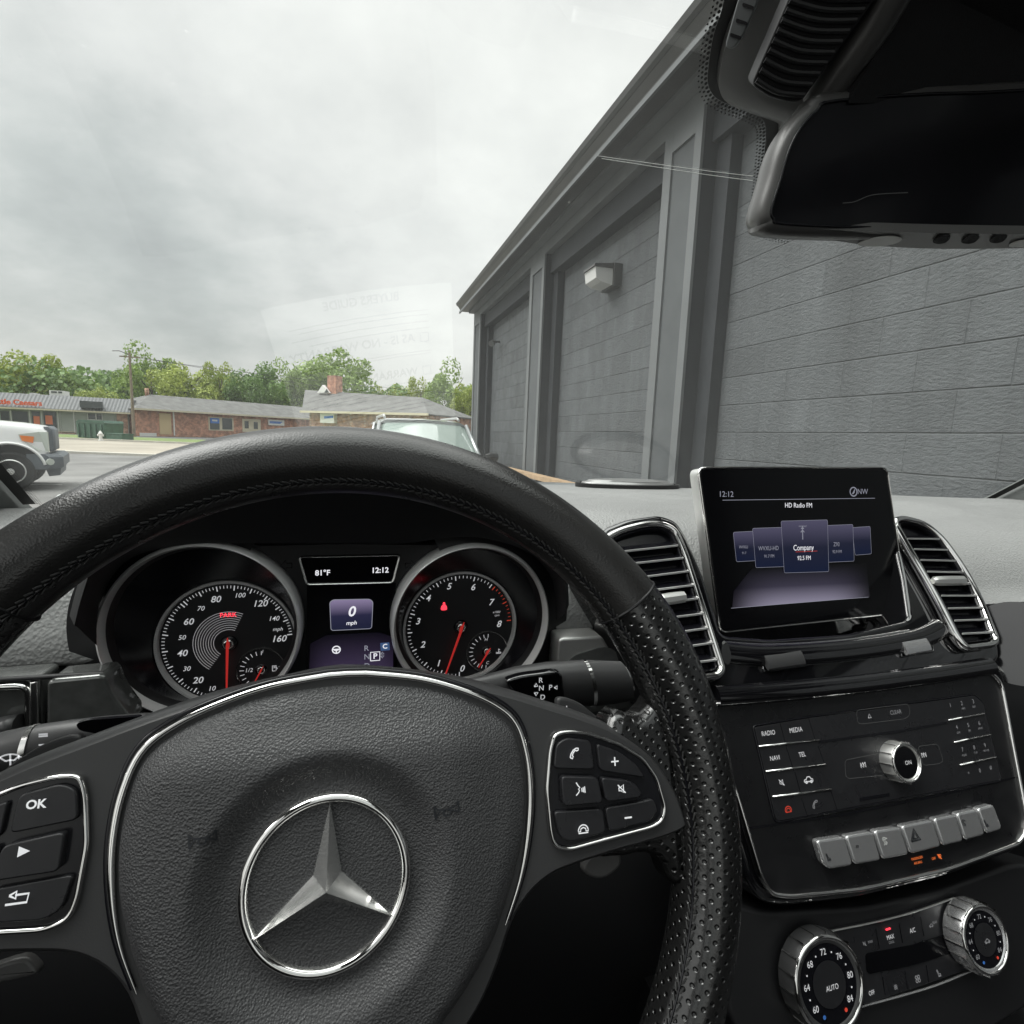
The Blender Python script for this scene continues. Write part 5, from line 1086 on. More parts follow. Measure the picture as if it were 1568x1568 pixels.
# ------------------------------------------------------------------ centre stack: vents, screen, control panels
KS = Fr((.37, .390, -.07), 36.7)          # plane of the upper stack
st_ = thing('centre_stack', 'piano black centre stack carrying the two tall air vents and the display base', 'console', (.39, .35, -.15))
body = [(900, 860), (925, 808), (960, 794), (1010, 787), (1036, 796), (1052, 820), (1078, 880), (1106, 972), (1180, 978), (1300, 970), (1392, 948), (1382, 880), (1366, 812), (1380, 794), (1425, 806), (1460, 850), (1500, 920), (1530, 985), (1532, 1010), (1500, 1028), (1300, 1050), (1100, 1078), (1060, 1075), (1000, 1000)]
plate('stack_body', KS, rounded(KS.pxs(body), .006), -.075, 0, 'piano', st_, bev=.004, seg=4)
def vent(label, outer, inner, slats, knob, ksz):
    r_ = [.011, .011, .010, .010]
    po = spline(outer, 3) if len(outer) > 6 else rounded(outer, .012)
    out_l = rounded(KS.pxs(outer, .005), .013, 7)
    # recess: dark floor and surrounding chrome ring
    fl_ = plate('air_vent', KS, inset(out_l, .002) if area(out_l) > 0 else inset(out_l[::-1], .002), .0008, .0016, 'gauge', st_, smooth=0, label=label)
    strip('chrome_frame', KS, out_l, .005, .0032, .0045, 'chrome_b', fl_, seg=10)
    ins = inset(out_l if area(out_l) > 0 else out_l[::-1], .0045); strip('inner_lip', KS, ins, .0045, .0012, .003, 'gauge', fl_)
    for (xa, ya, xb, yb) in slats:
        a = KS.px(xa, ya, .0045); b = KS.px(xb, yb, .0045)
        P0, P1 = KS.P(*a, .0045), KS.P(*b, .0045); dn = Vector((0, .86, -.5)) if False else Vector((0, 1, .05)).normalized()
        t = (P1 - P0).normalized(); up = t.cross(dn).normalized() * .0011; dp = dn * .009
        mb = MB(); mb.obox((P0 + P1) / 2 + dp * .0, (P1 - P0) / 2, up, dn * .0045); mb.mk('slat', 'gauge', fl_, smooth=0)
        mb = MB(); mb.obox((P0 + P1) / 2 - dn * .0049, (P1 - P0) / 2, up * .62, dn * .0004); mb.mk('slat_edge', 'slat_silver', fl_, smooth=0)
    (xa, ya, xb, yb) = knob; a = KS.P(*KS.px(xa, ya, .010), .009); b = KS.P(*KS.px(xb, yb, .010), .009)
    v, f = sweep([a, a.lerp(b, .08), a.lerp(b, .5), b], [.0025, .0045, .0048, .0045], [.0025, .004, .0042, .004], KS.n); mk('vent_knob', v, f, 'chrome_s', fl_)
    return fl_
z2 = lambda x, y: (740 + x / 3.733, 780 + y / 3.733)
vent('left vent with its lower half behind the wheel rim', [(908, 840), (942, 815), (985, 804), (1012, 803), (1032, 813), (1046, 845), (1072, 925), (1104, 1026), (1096, 1035), (1040, 1042), (985, 1000)],
     None, [(914, 846, 1033, 833), (921, 865, 1041, 852), (930, 887, 1049, 872), (940, 907, 1057, 893), (949, 928, 1064, 913), (959, 950, 1071, 936), (970, 973, 1078, 958), (984, 995, 1086, 980), (1056, 1010, 1091, 1006)], (1012, 918, 1048, 913), 1)
z7 = lambda x, y: (1050 + x / 3.027, 700 + y / 3.027)
vent('right vent fully in view', [z7(955, 300), z7(1000, 285), z7(1100, 310), z7(1185, 385), z7(1280, 520), z7(1350, 650), z7(1430, 850), z7(1410, 870), z7(1290, 885), z7(1250, 840), z7(1160, 660), z7(1040, 450)],
     None, [(*z7(1005, 372), *z7(1152, 374)), (*z7(1035, 420), *z7(1190, 424)), (*z7(1065, 470), *z7(1226, 474)), (*z7(1095, 523), *z7(1262, 527)), (*z7(1130, 577), *z7(1295, 580)), (*z7(1160, 634), *z7(1322, 634)), (*z7(1190, 692), *z7(1350, 689)), (*z7(1220, 748), *z7(1373, 743)), (*z7(1255, 808), *z7(1397, 802))], (*z7(1150, 573), *z7(1290, 570)), 1)
# rocker switches on the black ledge
for (x0, y0, x1, y1) in [(1172, 1014, 1228, 1006), (1383, 992, 1420, 986)]:
    a, b = KS.P(*KS.px(x0, y0, .004), .004), KS.P(*KS.px(x1, y1, .004), .004); v, f = sweep([a, b], .0062, .0022, KS.n, seg=12); r_ = mk('rocker_switch', v, f, 'silver_btn' if x0 > 1300 else 'plastic', st_, smooth=30)
    pp = [(x0 - 6, y0 - 14), (x1 + 5, y1 - 14), (x1 + 8, y1 + 12), (x0 - 4, y0 + 14)]; strip('surround', KS, rounded(KS.pxs(pp), .002), .0006, .0008, .0010, 'piano', r_)
# ledge under the screen: moulded glossy lips
for pts, w, m, h_ in [([(1108, 984), (1180, 988), (1290, 981), (1390, 966)], .0012, 'chrome_b', .0015), ([(1112, 1000), (1180, 1004), (1300, 996), (1400, 980), (1440, 962)], .0085, 'piano', .005), ([(1095, 1066), (1180, 1060), (1300, 1049), (1420, 1034), (1515, 1020)], .0075, 'piano', .006)]:
    v, f = sweep([KS.P(*p, .0005) for p in spline(KS.pxs(pts), 6, False)], w, h_, KS.n, seg=20); mk('moulded_lip', v, f, m, st_, smooth=60)
# ---- display
SF = Fr((.37, .388, -.02), 10)
scr_o = [(1070, 716), (1350, 716), (1364, 735), (1386, 930), (1378, 942), (1104, 969), (1096, 962), (1066, 735)]
SD = [(1068, 716), (1357, 716), (1388, 938), (1102, 969)]
dp_ = thing('display_screen', 'free standing black display with chrome edge showing radio stations', 'display', (.38, .39, -.10))
so = rounded(SF.pxs(SD), .0075, 6)
cs = plate('case', SF, so, -.012, -.001, 'chrome_s', dp_, bev=.001)
fc_ = plate('glass_front', SF, inset(so if area(so) > 0 else so[::-1], .0012), -.0005, .0008, 'screen', dp_, bev=.0006)
strip('chrome_edge', SF, so, .0, .0010, .0014, 'chrome_b', dp_)
plate('stand', SF, SF.pxs([(1130, 850), (1375, 830), (1400, 985), (1120, 1010)]), -.035, -.0125, 'piano', dp_)
zz = -.10
def zof(y): return SF.P(*SF.px(1220, y)).z
M['ui_floor'] = gm('screen_floor_glow', zof(930), zof(868), (.40, .37, .50), (.004, .004, .006), zz, .6, (.55, (.05, .045, .075)), (.000, .078))
pts = SF.pxs([(1150, 870), (1325, 862), (1330, 914), (1120, 931), (1122, 905)]); mk('floor_glow', [SF.P(*p, .0011) for p in pts], [tuple(range(5))], M['ui_floor'], fc_, smooth=0, fix=False)
def tile(x0, y0, x1, y1, nm, c1=(.075, .070, .12), c0=(.004, .008, .030)):
    p = rounded(SF.pxs([(x0, y0 + 1), (x1, y0 - 1), (x1 + 2, y1 - 1), (x0 + 5, y1 + 1)]), .0016)
    m = gm(nm, zof(y1), zof(y0), c0, c1, zz, .8, (.48, (.010, .012, .030)))
    hgt = .0013 + .0002 * tile.k; tile.k += 1
    o = mk('station_tile', [SF.P(*q, hgt) for q in p], [tuple(range(len(p)))], m, fc_, smooth=0, fix=False)
    lines_geo(SF, [p + [p[0]]], .00014, hgt + .0001).mk('tile_edge', 'ui_dim', fc_, smooth=0, fix=False); return hgt + .0003
tile.k = 0
for (x0, y0, x1, y1, a, b, h1, h2) in [(1121, 814, 1160, 859, 'WVXU', '91.7', 4.6, 3.6), (1302, 807, 1330, 849, '', '', 4, 3), (1150, 808, 1210, 868, 'WVXU-HD', '91.7 FM', 6.6, 4.8), (1255, 804, 1303, 860, 'Z93', '92.9 FM', 6.2, 4.6), (1193, 797, 1264, 876, 'Company', '92.5 FM', 8.5, 6.5)]:
    hh = tile(x0, y0, x1, y1, 'tile_glow_%d' % tile.k); cx0 = (x0 + x1) / 2 + 2
    main = a == 'Company'
    if a == 'WVXU-HD': cx0 -= 5
    if a == 'WVXU': cx0 -= 4
    if a: text('station_name', a, SF, (cx0, y0 + (y1 - y0) * .53), h1, 'ui_white' if main else 'ui_dim', fc_, hh, sx=.82)
    if b: text('station_frequency', b, SF, (cx0 + 1, y0 + (y1 - y0) * .73), h2, 'ui_white' if main else 'ui_dim', fc_, hh, sx=.85)
icon('antenna_symbol', SF, (1229, 815), 11, [[(0, -1), (0, .9)], [(-.25, .55), (.25, .55)], [(-.3, 0), (0, .3), (.3, 0)]], 'ui_dim', fc_, .07, .0026)
text('tile_caption', 'VHF  MHZ', SF, (1229, 806), 2.4, 'ui_dim', fc_, .0026)
g = lines_geo(SF, [SF.pxs([(1215, 845), (1248, 843.5)])], .0002, .0026); g.mk('tuning_mark', 'red_ink', fc_, smooth=0, fix=False)
text('clock', '12:12', SF, (1112, 757), 8.5, 'ui_dim', fc_, .0013); text('heading', 'NW', SF, (1321, 753), 8, 'ui_dim', fc_, .0013)
icon('compass', SF, (1307, 753), 7, [arc(0, 0, .95, 0, 360, 22), [(-.3, -.5), (.4, .5), (.2, -.1), (-.3, -.5)]], 'ui_dim', fc_, .12, .0013)
text('source_title', 'HD Radio FM', SF, (1223, 774), 7.2, 'ui_white', fc_, .0013, sx=.9)
lines_geo(SF, [SF.pxs([(1105, 766), (1338, 763)])], .00022, .0012).mk('rule', 'ui_dim', fc_, smooth=0, fix=False)
lines_geo(SF, [SF.pxs([(1118, 931), (1328, 914)])], .00018, .0013).mk('rule', 'ui_dim', fc_, smooth=0, fix=False)

M['silver_edge'] = pmat('thin_groove_edge', (0.10, 0.10, 0.10), 0.5)
# ---- radio and switch panel
RP = Fr((.37, .305, -.186), 22.5)
rp_ = thing('control_panel', 'black radio control panel with keypad, round knob and row of seven silver switches', 'radio', (.39, .29, -.25))
pan = [(1080, 1080), (1512, 1027), (1531, 1045), (1572, 1262), (1560, 1290), (1450, 1330), (1320, 1360), (1210, 1372), (1180, 1368), (1165, 1345), (1128, 1220)]
pr = [.012, .012, .012, .02, .012, 0, 0, .01, .01, .01, .01]
po = rounded(RP.pxs(pan), .008, 6)
plate('panel_face', RP, po, -.03, 0, 'panelm', rp_, bev=.001)
strip('chrome_border', RP, po, .0005, .0017, .0022, 'chrome_b', rp_)
out2 = inset(po if area(po) > 0 else po[::-1], -.008); v, f = prism(RP, out2, -.06, -.004, .004); mk('glossy_surround', v, f, 'piano', rp_)
z8 = lambda x, y: (1060 + x / 3.087, 1000 + y / 3.087)
kp = [z8(285, 345), z8(560, 300), z8(1330, 195), z8(1370, 230), z8(1455, 590), z8(1450, 605), z8(900, 705), z8(400, 800), z8(385, 780)]
kpl = rounded(RP.pxs(kp), .003); strip('recess_edge', RP, kpl, .0002, .0009, .0007, 'gauge', rp_)
plate('keypad_face', RP, inset(kpl if area(kpl) > 0 else kpl[::-1], .0009), .0002, .0009, 'button', rp_, bev=.0003)
lines_geo(RP, [RP.pxs([z8(235, 832), z8(700, 765), z8(1150, 675), z8(1525, 588)])], .0006, .0004).mk('panel_seam', 'gauge', rp_, smooth=0, fix=False)
def bars(pts, nm='silver_bar'):
    a, b = RP.pxs(pts); v, f = sweep([RP.P(*a, .0012), RP.P(*b, .0012)], .0007, .0009, RP.n); mk(nm, v, f, 'chrome', rp_)
for p in [(z8(308, 440), z8(592, 408)), (z8(340, 558), z8(620, 523)), (z8(372, 677), z8(650, 641)), (z8(1200, 317), z8(1372, 285)), (z8(1228, 421), z8(1400, 384)), (z8(1256, 528), z8(1426, 490))]: bars(p)
for s, x, y in [('RADIO', 360, 379), ('MEDIA', 490, 364), ('NAVI', 391, 497), ('TEL', 520, 480)]: text('key_legend', s, RP, z8(x, y), 7.2, 'grey_ink', rp_, .0011, sx=.85)
text('key_legend', 'CLEAR', RP, z8(962, 280), 6.2, 'dim_ink', rp_, .0011, sx=.9)
for ic, x, y, m, s in [(MUTE, 423, 612, 'grey_ink', 6), (CARICON, 550, 599, 'grey_ink', 9), (HANG, 453, 733, 'red_ink', 7), (PHONE, 580, 714, 'dim_ink', 7), (TRI, 838, 298, 'grey_ink', 4)]: icon('key_symbol', RP, z8(x, y), s, ic, m, rp_, .09, .0011)
for i, (s, x, y) in enumerate([('1', 1220, 247), ('2', 1274, 238), ('3', 1328, 229), ('4', 1251, 351), ('5', 1305, 341), ('6', 1357, 332), ('7', 1278, 457), ('8', 1333, 447), ('9', 1384, 437), ('*', 1308, 572), ('0', 1360, 556), ('#', 1411, 541)]):
    text('key_numeral', s, RP, z8(x, y), 6, 'dim_ink', rp_, .0011)
for s, x, y in [('ABC', 1282, 262), ('DEF', 1332, 254), ('GHI', 1259, 376), ('JKL', 1312, 366), ('MNO', 1363, 356), ('PQRS', 1287, 483), ('TUV', 1340, 471), ('WXYZ', 1390, 461)]: text('key_letters', s, RP, z8(x, y), 3, 'dim_ink', rp_, .0011)
for ln in [[(408, 322), (440, 440)], [(545, 305), (575, 405)], [(440, 445), (475, 555)], [(590, 440), (620, 520)], [(480, 560), (510, 670)], [(512, 685), (540, 770)], [(650, 650), (680, 740)]]: lines_geo(RP, [RP.pxs([z8(*q) for q in ln])], .00025, .0010).mk('key_gap', 'gauge', rp_, smooth=0, fix=False)
for bx in [[(770, 270), (1015, 240), (1025, 290), (1000, 310), (790, 335), (775, 325)], [(715, 505), (890, 470), (905, 575), (735, 592), (720, 580)], [(1060, 440), (1155, 428), (1180, 510), (1160, 522), (1085, 530)]]: q = rounded(RP.pxs([z8(*p) for p in bx]), .003); lines_geo(RP, [q + [q[0]]], .0002, .0011).mk('key_outline', 'silver_edge', rp_, smooth=0, fix=False)
SKIPB = [[(.9, .7), (.9, -.7), (.1, 0), (.9, .7)], [(.05, .7), (.05, -.7), (-.75, 0), (.05, .7)], [(-.9, .7), (-.9, -.7)]]
icon('key_symbol', RP, z8(808, 529), 5.5, SKIPB, 'grey_ink', rp_, .1, .0011); icon('key_symbol', RP, z8(1095, 482), 5, [[(-x, y) for x, y in l] for l in SKIPB], 'grey_ink', rp_, .1, .0011)
a, b = RP.px(*z8(600, 413)), RP.px(*z8(1195, 325)); a2, b2 = RP.px(*z8(590, 425)), RP.px(*z8(1200, 332))
sl_ = plate('disc_slot', RP, [a, (a[0] * .4 + b[0] * .6, a[1] * .4 + b[1] * .6 - .0008), b, b2, (a2[0] * .4 + b2[0] * .6, a2[1] * .4 + b2[1] * .6 - .0012), a2], .001, .0013, 'gauge', rp_)
plate('card_slot', RP, RP.pxs([z8(785, 682), z8(925, 660), z8(925, 676), z8(785, 698)]), .001, .0013, 'gauge', rp_)
# rotary knob
def knob(fr, parent, c, e, hgt, name, mbody, mface, ribs=14, face_q=.80, chrome_rim=True):
    C0 = fr.px(*c, hgt); E = fr.px(*e, hgt); r = math.hypot(E[0] - C0[0], E[1] - C0[1]); n = 72
    prof = [(1.02, 0.0), (1.03, hgt * .25), (.99, hgt * .85), (.94, hgt), (.84, hgt), (.80, hgt - .001)]
    v, f = loft([[fr.P(C0[0] + r * q * math.cos(6.2832 * i / n), C0[1] + r * q * math.sin(6.2832 * i / n), h) for i in range(n)] for q, h in prof], True); kb = mk(name, v, f, mbody, parent, smooth=50)
    mk('face', [fr.P(*p, hgt - .0009) for p in circ(*C0, r * .81, 48)], [tuple(range(48))], mface, kb, smooth=0)
    for i in range(ribs):
        a = 6.2832 * i / ribs; d = Vector((math.cos(a), math.sin(a))); t = Vector((-d.y, d.x))
        mb = MB(); c_ = Vector(C0) + d * r * 1.02; mb.obox(fr.P(c_.x, c_.y, hgt * .5), (fr.u * d.x + fr.v * d.y) * .0009, (fr.u * t.x + fr.v * t.y) * .0004, fr.n * hgt * .46); mb.mk('rib', 'chrome', kb, smooth=0)
    if chrome_rim: strip('rim', fr, circ(*C0, r * .93, 64), hgt - .0002, r * .055, .0010, 'chrome_b', kb)
    return kb, C0, r
kb, C0, r = knob(RP, rp_, (1389, 1168), (1411, 1168), .0115, 'rotary_knob', 'chrome_s', 'screen', 12)
RK = RP.off(.011); text('knob_legend', 'ON', RK, (1391, 1168), 6.2, 'grey_ink', kb, .0004)
# seven silver switches
sw = [[(556, 873), (693, 852), (737, 995), (620, 1015), (590, 985)], [(693, 852), (825, 829), (868, 972), (738, 994)], [(828, 828), (953, 808), (999, 945), (872, 970)], [(956, 805), (1105, 775), (1150, 908), (1002, 943)], [(1108, 772), (1213, 750), (1255, 882), (1153, 906)], [(1215, 748), (1312, 726), (1356, 852), (1258, 880)], [(1314, 725), (1393, 703), (1432, 810), (1425, 830), (1360, 850)]]
SEAT = [[(-.5, .8), (-.2, -.3), (.5, -.4), (.5, -.7), (-.4, -.7), (-.8, .7), (-.5, .8)], [(-.6, -.95), (.6, -.95)]]
PARKP = [arc(0, 0, .5, 0, 360, 12), arc(0, 0, .9, 120, 240, 8), arc(0, 0, .9, -60, 60, 8)]
HAZ = [[(-1, -.8), (1, -.8), (0, .95), (-1, -.8)], [(-.55, -.5), (.55, -.5), (0, .4), (-.55, -.5)]]
SKID = [[(-.6, .9), (-.7, .4), (.1, .4), (.1, .9), (-.6, .9)], [(.3, .8), (.7, .5)], [(-.5, .1), (-.1, -.3), (-.5, -.8)], [(.1, .1), (.5, -.3), (.1, -.8)]]
for i, pts in enumerate(sw):
    px_ = [z8(*p) for p in pts]; o = plate('silver_switch', RP, rounded(inset(RP.pxs(px_) if area(RP.pxs(px_)) > 0 else RP.pxs(px_)[::-1], .0005), .0034), .0003, .0052, 'silver_btn', rp_, bev=.0016, seg=4)
    cxs = sum(p[0] for p in px_) / len(px_); cys = sum(p[1] for p in px_) / len(px_)
    ic = {0: (SEAT, 6, 'embossed'), 2: (SKID, 6.5, 'paper'), 3: (HAZ, 10, 'embossed'), 1: (PARKP, 3, 'embossed'), 5: (SKID, 5.5, 'embossed'), 6: (SEAT, 5.5, 'embossed')}.get(i)
    if ic: icon('switch_symbol', RP, (cxs + (2 if i in (0, 6) else 0), cys + (6 if i in (0, 6) else 1)), ic[1], ic[0], ic[2], o, .11 if i != 3 else .13, .0055)
text('airbag_lamp', 'PASSENGER', RP, z8(1063, 970), 3.8, 'orange_lamp', rp_, .0005, sx=.9); text('airbag_lamp', 'AIR BAG', RP, z8(1068, 991), 3.8, 'orange_lamp', rp_, .0005, sx=.9); text('airbag_lamp', 'OFF', RP, z8(1142, 972), 4, 'orange_lamp', rp_, .0005, sx=.9)
icon('airbag_symbol', RP, z8(1169, 962), 4.5, [arc(-.3, .5, .25, 0, 360, 8), [(-.5, .2), (-.4, -.4), (.3, -.4), (.5, -.9)], arc(.4, .3, .4, 0, 360, 10), [(-.9, .9), (.9, -.9)]], 'orange_lamp', rp_, .12, .0005)

# ---- climate panel
CP = Fr((.37, .262, -.318), 24)
cl_ = thing('climate_panel', 'black climate control panel with two ribbed temperature knobs at the lower right', 'controls', (.39, .25, -.34))
cpf = [(1118, 1385), (1180, 1400), (1330, 1392), (1450, 1365), (1560, 1325), (1640, 1330), (1660, 1500), (1500, 1600), (1180, 1660), (1120, 1560)]
plate('panel_face', CP, rounded(CP.pxs(cpf), .01), -.05, -.004, 'plastic_dk', cl_, bev=.003)
z9 = lambda x, y: (1100 + x / 3.350, 1330 + y / 3.350)
inner = [z9(570, 325), z9(900, 255), z9(1215, 155), z9(1260, 200), z9(1300, 520), z9(1050, 610), z9(740, 712), z9(700, 600)]
plate('key_field', CP, rounded(CP.pxs(inner), .004), -.0038, -.0015, 'button', cl_, bev=.0006)
v, f = sweep([CP.P(*p, -.001) for p in spline(CP.pxs([z9(575, 325), z9(800, 280), z9(1000, 228), z9(1215, 153)]), 6, False)], .0006, .0008, CP.n); mk('top_rule', v, f, 'chrome_s', cl_)
v, f = sweep([CP.P(*p, -.001) for p in spline(CP.pxs([z9(740, 712), z9(950, 655), z9(1130, 600), z9(1300, 530)]), 6, False)], .0006, .0008, CP.n); mk('bottom_rule', v, f, 'silver_btn', cl_)
plate('display_strip', CP, rounded(CP.pxs([z9(760, 440), z9(1000, 395), z9(1190, 335), z9(1200, 440), z9(1000, 500), z9(770, 545)]), .003), -.0014, -.0008, 'screen', cl_)
for x0, y0 in [(815, 310), (935, 285), (1045, 250)]: lines_geo(CP, [CP.pxs([z9(x0, y0), z9(x0 + 18, y0 + 100)])], .0003, -.0012).mk('key_gap', 'gauge', cl_, smooth=0, fix=False)
for x0, y0 in [(850, 560), (965, 530), (1075, 500)]: lines_geo(CP, [CP.pxs([z9(x0, y0), z9(x0 + 14, y0 + 95)])], .0003, -.0012).mk('key_gap', 'gauge', cl_, smooth=0, fix=False)
for s, x, y, hgt, m in [('MAX', 883, 352, 7, 'grey_ink'), ('COOL', 888, 378, 4, 'dim_ink'), ('A/C', 997, 318, 7, 'grey_ink'), ('OFF', 787, 638, 7, 'grey_ink'), ('MAX', 780, 376, 4.5, 'dim_ink'), ('REAR', 1110, 276, 4, 'dim_ink')]: text('key_legend', s, CP, z9(x, y), hgt, m, cl_, -.0010, sx=.8)
for ic, x, y, s in [(FAN, 910, 608, 4.5), (FAN, 1023, 566, 7), (SEAT, 1132, 533, 6), (MUTE, 750, 386, 4.5), (CARICON, 1092, 292, 4.5)]: icon('key_symbol', CP, z9(x, y), s, ic, 'dim_ink', cl_, .1, -.0010)
a = CP.px(*z9(877, 314)); v, f = prism(CP, rounded([(a[0] - .0022, a[1] - .0005), (a[0] + .0022, a[1] - .0003), (a[0] + .0022, a[1] + .0007), (a[0] - .0022, a[1] + .0005)], .0004), -.0012, -.0006); mk('indicator_lamp', v, f, 'red_lamp', cl_)
for c_, e_, leg, side in [(z9(572, 595), z9(745, 560), 'AUTO', 0), (z9(1372, 365), z9(1482, 330), '', 1)]:
    kb, C0, r = knob(CP, cl_, c_, e_, .0135, 'temperature_knob', 'silver_btn' if side else 'plastic', 'gauge', 18)
    KF = CP.off(.0128)
    mk('centre_button', [KF.P(*p, .0004) for p in circ(*C0, r * .47, 40)], [tuple(range(40))], 'button', kb, smooth=0)
    if leg: text('knob_legend', leg, KF, z9(585, 612), 8.5, 'grey_ink', kb, .0008, sx=.85)
    else: icon('knob_symbol', KF, z9(1380, 372), 6, CARICON, 'dim_ink', kb, .1, .0008)
    for i, s in enumerate(['60', '64', '68', '72', '76', '80', '84']):
        a = R(218 - i * 256 / 6 * 1.0); q = (C0[0] + r * .64 * math.cos(a), C0[1] + r * .64 * math.sin(a)); v, f = text_geo(s, KF, *q, .0003, r * .19, sx=.9); mk('knob_numeral', v, f, 'grey_ink' if not side else 'dim_ink', kb, smooth=0, fix=False)
        if i < 6:
            a = R(218 - (i + .5) * 256 / 6); q = (C0[0] + r * .64 * math.cos(a), C0[1] + r * .64 * math.sin(a)); mk('knob_dot', [KF.P(*p, .0003) for p in circ(*q, r * .02, 8)], [tuple(range(8))], 'grey_ink', kb, smooth=0, fix=False)
    for a, m in ((R(242), 'sign_blue'), (R(-60), 'red_ink')): q = (C0[0] + r * .66 * math.cos(a), C0[1] + r * .66 * math.sin(a)); mk('knob_dot', [KF.P(*p, .0003) for p in circ(*q, r * .045, 10)], [tuple(range(10))], m, kb, smooth=0, fix=False)
# tunnel console below and lower right trim
MB().box(.24, .56, -.3, .40, -.95, -.46).mk('tunnel', 'plastic_dk', cl_)
# ------------------------------------------------------------------ steering wheel
WT, WR = 21.0, -1.8
WF = Fr((-.006, .2065, -.174), WT, WR)
wh = thing('steering_wheel', 'black leather steering wheel with round emblem and button pods on its spokes', 'steering wheel', WF.O.copy())
RM, Rr = .1715, .0158
B0, B1 = 36.5, 140.0
def rim_r(a):
    g = lambda c, w: math.exp(-((((a - c + 180) % 360) - 180) / w) ** 2)
    return Rr * (1 + .10 * g(28, 16) + .10 * g(152, 16) - .02 * g(90, 40))
def rim_seg(name, a0, a1, m, ns, nseg=40):
    v = []; uvs = []; f = []; arc_m = 0
    for i in range(ns + 1):
        a = a0 + (a1 - a0) * i / ns; r = rim_r(a); er = Vector((math.cos(R(a)), math.sin(R(a))))
        for j in range(nseg + 1):
            p = 2 * math.pi * j / nseg; q = er * (RM + r * 1.02 * math.cos(p)); v.append(WF.P(q.x, q.y, r * math.sin(p))); uvs.append((R(a) * RM, p * Rr))
    for i in range(ns):
        for j in range(nseg): k = i * (nseg + 1) + j; f.append((k, k + 1, k + nseg + 2, k + nseg + 1))
    return mk(name, v, f, m, wh, smooth=60, uv=uvs)
rt_ = rim_seg('rim', B0 + .25, B1 - .25, 'leather', 90); rim_seg('grip', B1, 360 + B0, 'perf', 200)
for o in (rt_,):
    pass
for a in (B0 + .12, B1 - .12):      # seams where the leathers meet
    er = Vector((math.cos(R(a)), math.sin(R(a)))); r = rim_r(a) * 1.0
    pts = [WF.P(er.x * (RM + (r + .0001) * 1.02 * math.cos(p)), er.y * (RM + (r + .0001) * 1.02 * math.cos(p)), (r + .0001) * math.sin(p)) for p in [2 * math.pi * j / 48 for j in range(48)]]
    v, f = sweep(pts, .0007, closed=True, nrm=(0, 0, 1), seg=6); mk('seam', v, f, 'plastic_dk', wh)
# stitching: short crossing threads along the inner side of the rim
mb = MB(); rnd = random.Random(5)
for a in [i * 1.25 for i in range(288)]:
    if 206 < a < 334 and False: continue
    for sg in (-1, 1):
        r = rim_r(a) + .0006; p0 = math.pi - .62 + sg * .055; p1 = math.pi - .62 + sg * .115
        if B0 < a < B1: p0 += .0; p1 += .0
        def pt(a_, p): er = (math.cos(R(a_)), math.sin(R(a_))); return WF.P(er[0] * (RM + r * 1.02 * math.cos(p)), er[1] * (RM + r * 1.02 * math.cos(p)), r * math.sin(p))
        v, f = sweep([pt(a, p0), pt(a + .45 + rnd.uniform(-.08, .08), (p0 + p1) / 2), pt(a + .95, p1)], .00042, seg=5); mb.add(v, f)
    
mb.mk('stitching', 'stitch', wh, smooth=0)
v = []; n = 240
ring1 = []
for p0 in (math.pi - .62,):
    pts = []
    for i in range(n):
        a = 360 * i / n; r = rim_r(a) + .0002; pts.append(WF.P(math.cos(R(a)) * (RM + r * 1.02 * math.cos(p0)), math.sin(R(a)) * (RM + r * 1.02 * math.cos(p0)), r * math.sin(p0)))
    v, f = sweep(pts, .0005, closed=True, nrm=(0, 0, 1), seg=6); mk('inner_seam', v, f, 'gauge', wh)
# spoke leather webs (perforated) between the cover and the rim
def mir(p): return [(-a, b) for a, b in p][::-1]
def W(pts, h=0.0): return [WF.px(x, y, h) for x, y in pts]
webR = W([(868, 1086), (930, 1098), (972, 1096), (992, 1078), (1010, 1060), (1068, 1100), (1075, 1290), (1040, 1350), (1024, 1345), (1012, 1318), (985, 1306), (940, 1312), (900, 1290)])
def web(poly, name):
    p = spline(poly, 3)
    if area(p) < 0: p = p[::-1]
    v, f = prism(WF, p, -.012, .0045, .007, 5); uvs = []
    for q in v: d = q - WF.O; uvs.append((d.dot(WF.u) + .013, d.dot(WF.v)))
    # fan cap keeps the dome smooth
    return mk(name, v, f, 'perf', wh, smooth=70, uv=uvs)
webR = webR[1:]
web(webR, 'spoke_leather'); web(mir(webR[1:]), 'spoke_leather')
# cover plate around the airbag pad
covR = [(522, 1020), (620, 1026), (700, 1037), (750, 1048), (800, 1062), (850, 1078), (900, 1094), (950, 1116), (1000, 1152), (1036, 1200), (1056, 1250), (1057, 1270), (1040, 1283), (1000, 1297), (940, 1314), (880, 1334), (845, 1350), (815, 1378), (790, 1420), (770, 1480), (745, 1540), (715, 1590)]
cr_l = W(covR, .006); cr_l = [(a + .0, b) for a, b in cr_l]
ctr = cr_l[0][0]
left = [(-a, b) for a, b in cr_l[1:]][::-1]
bot = [(.030, -.090), (-.030, -.090)]
cov = spline(cr_l + bot + left, 3)
# domed plate: rings shrinking inward with rising height (filled as concentric shells)
def dome_plate(name, fr, poly, h0, steps, m, par, **k):
    if area(poly) < 0: poly = poly[::-1]
    rings = [[fr.P(a, b, h0) for a, b in poly]]
    for d, h in steps: rings.append([fr.P(a, b, h) for a, b in (inset(poly, d) if d else poly)])
    v, f = loft(rings, True, (True, True)); return mk(name, v, f, m, par, **k)
cvr = dome_plate('spoke_cover', WF, cov, -.012, [(0, -.004), (.0004, -.0005), (.0010, .0024), (.0020, .0043), (.0031, .0056), (.0036, .0060)], 'plastic', wh, smooth=60)
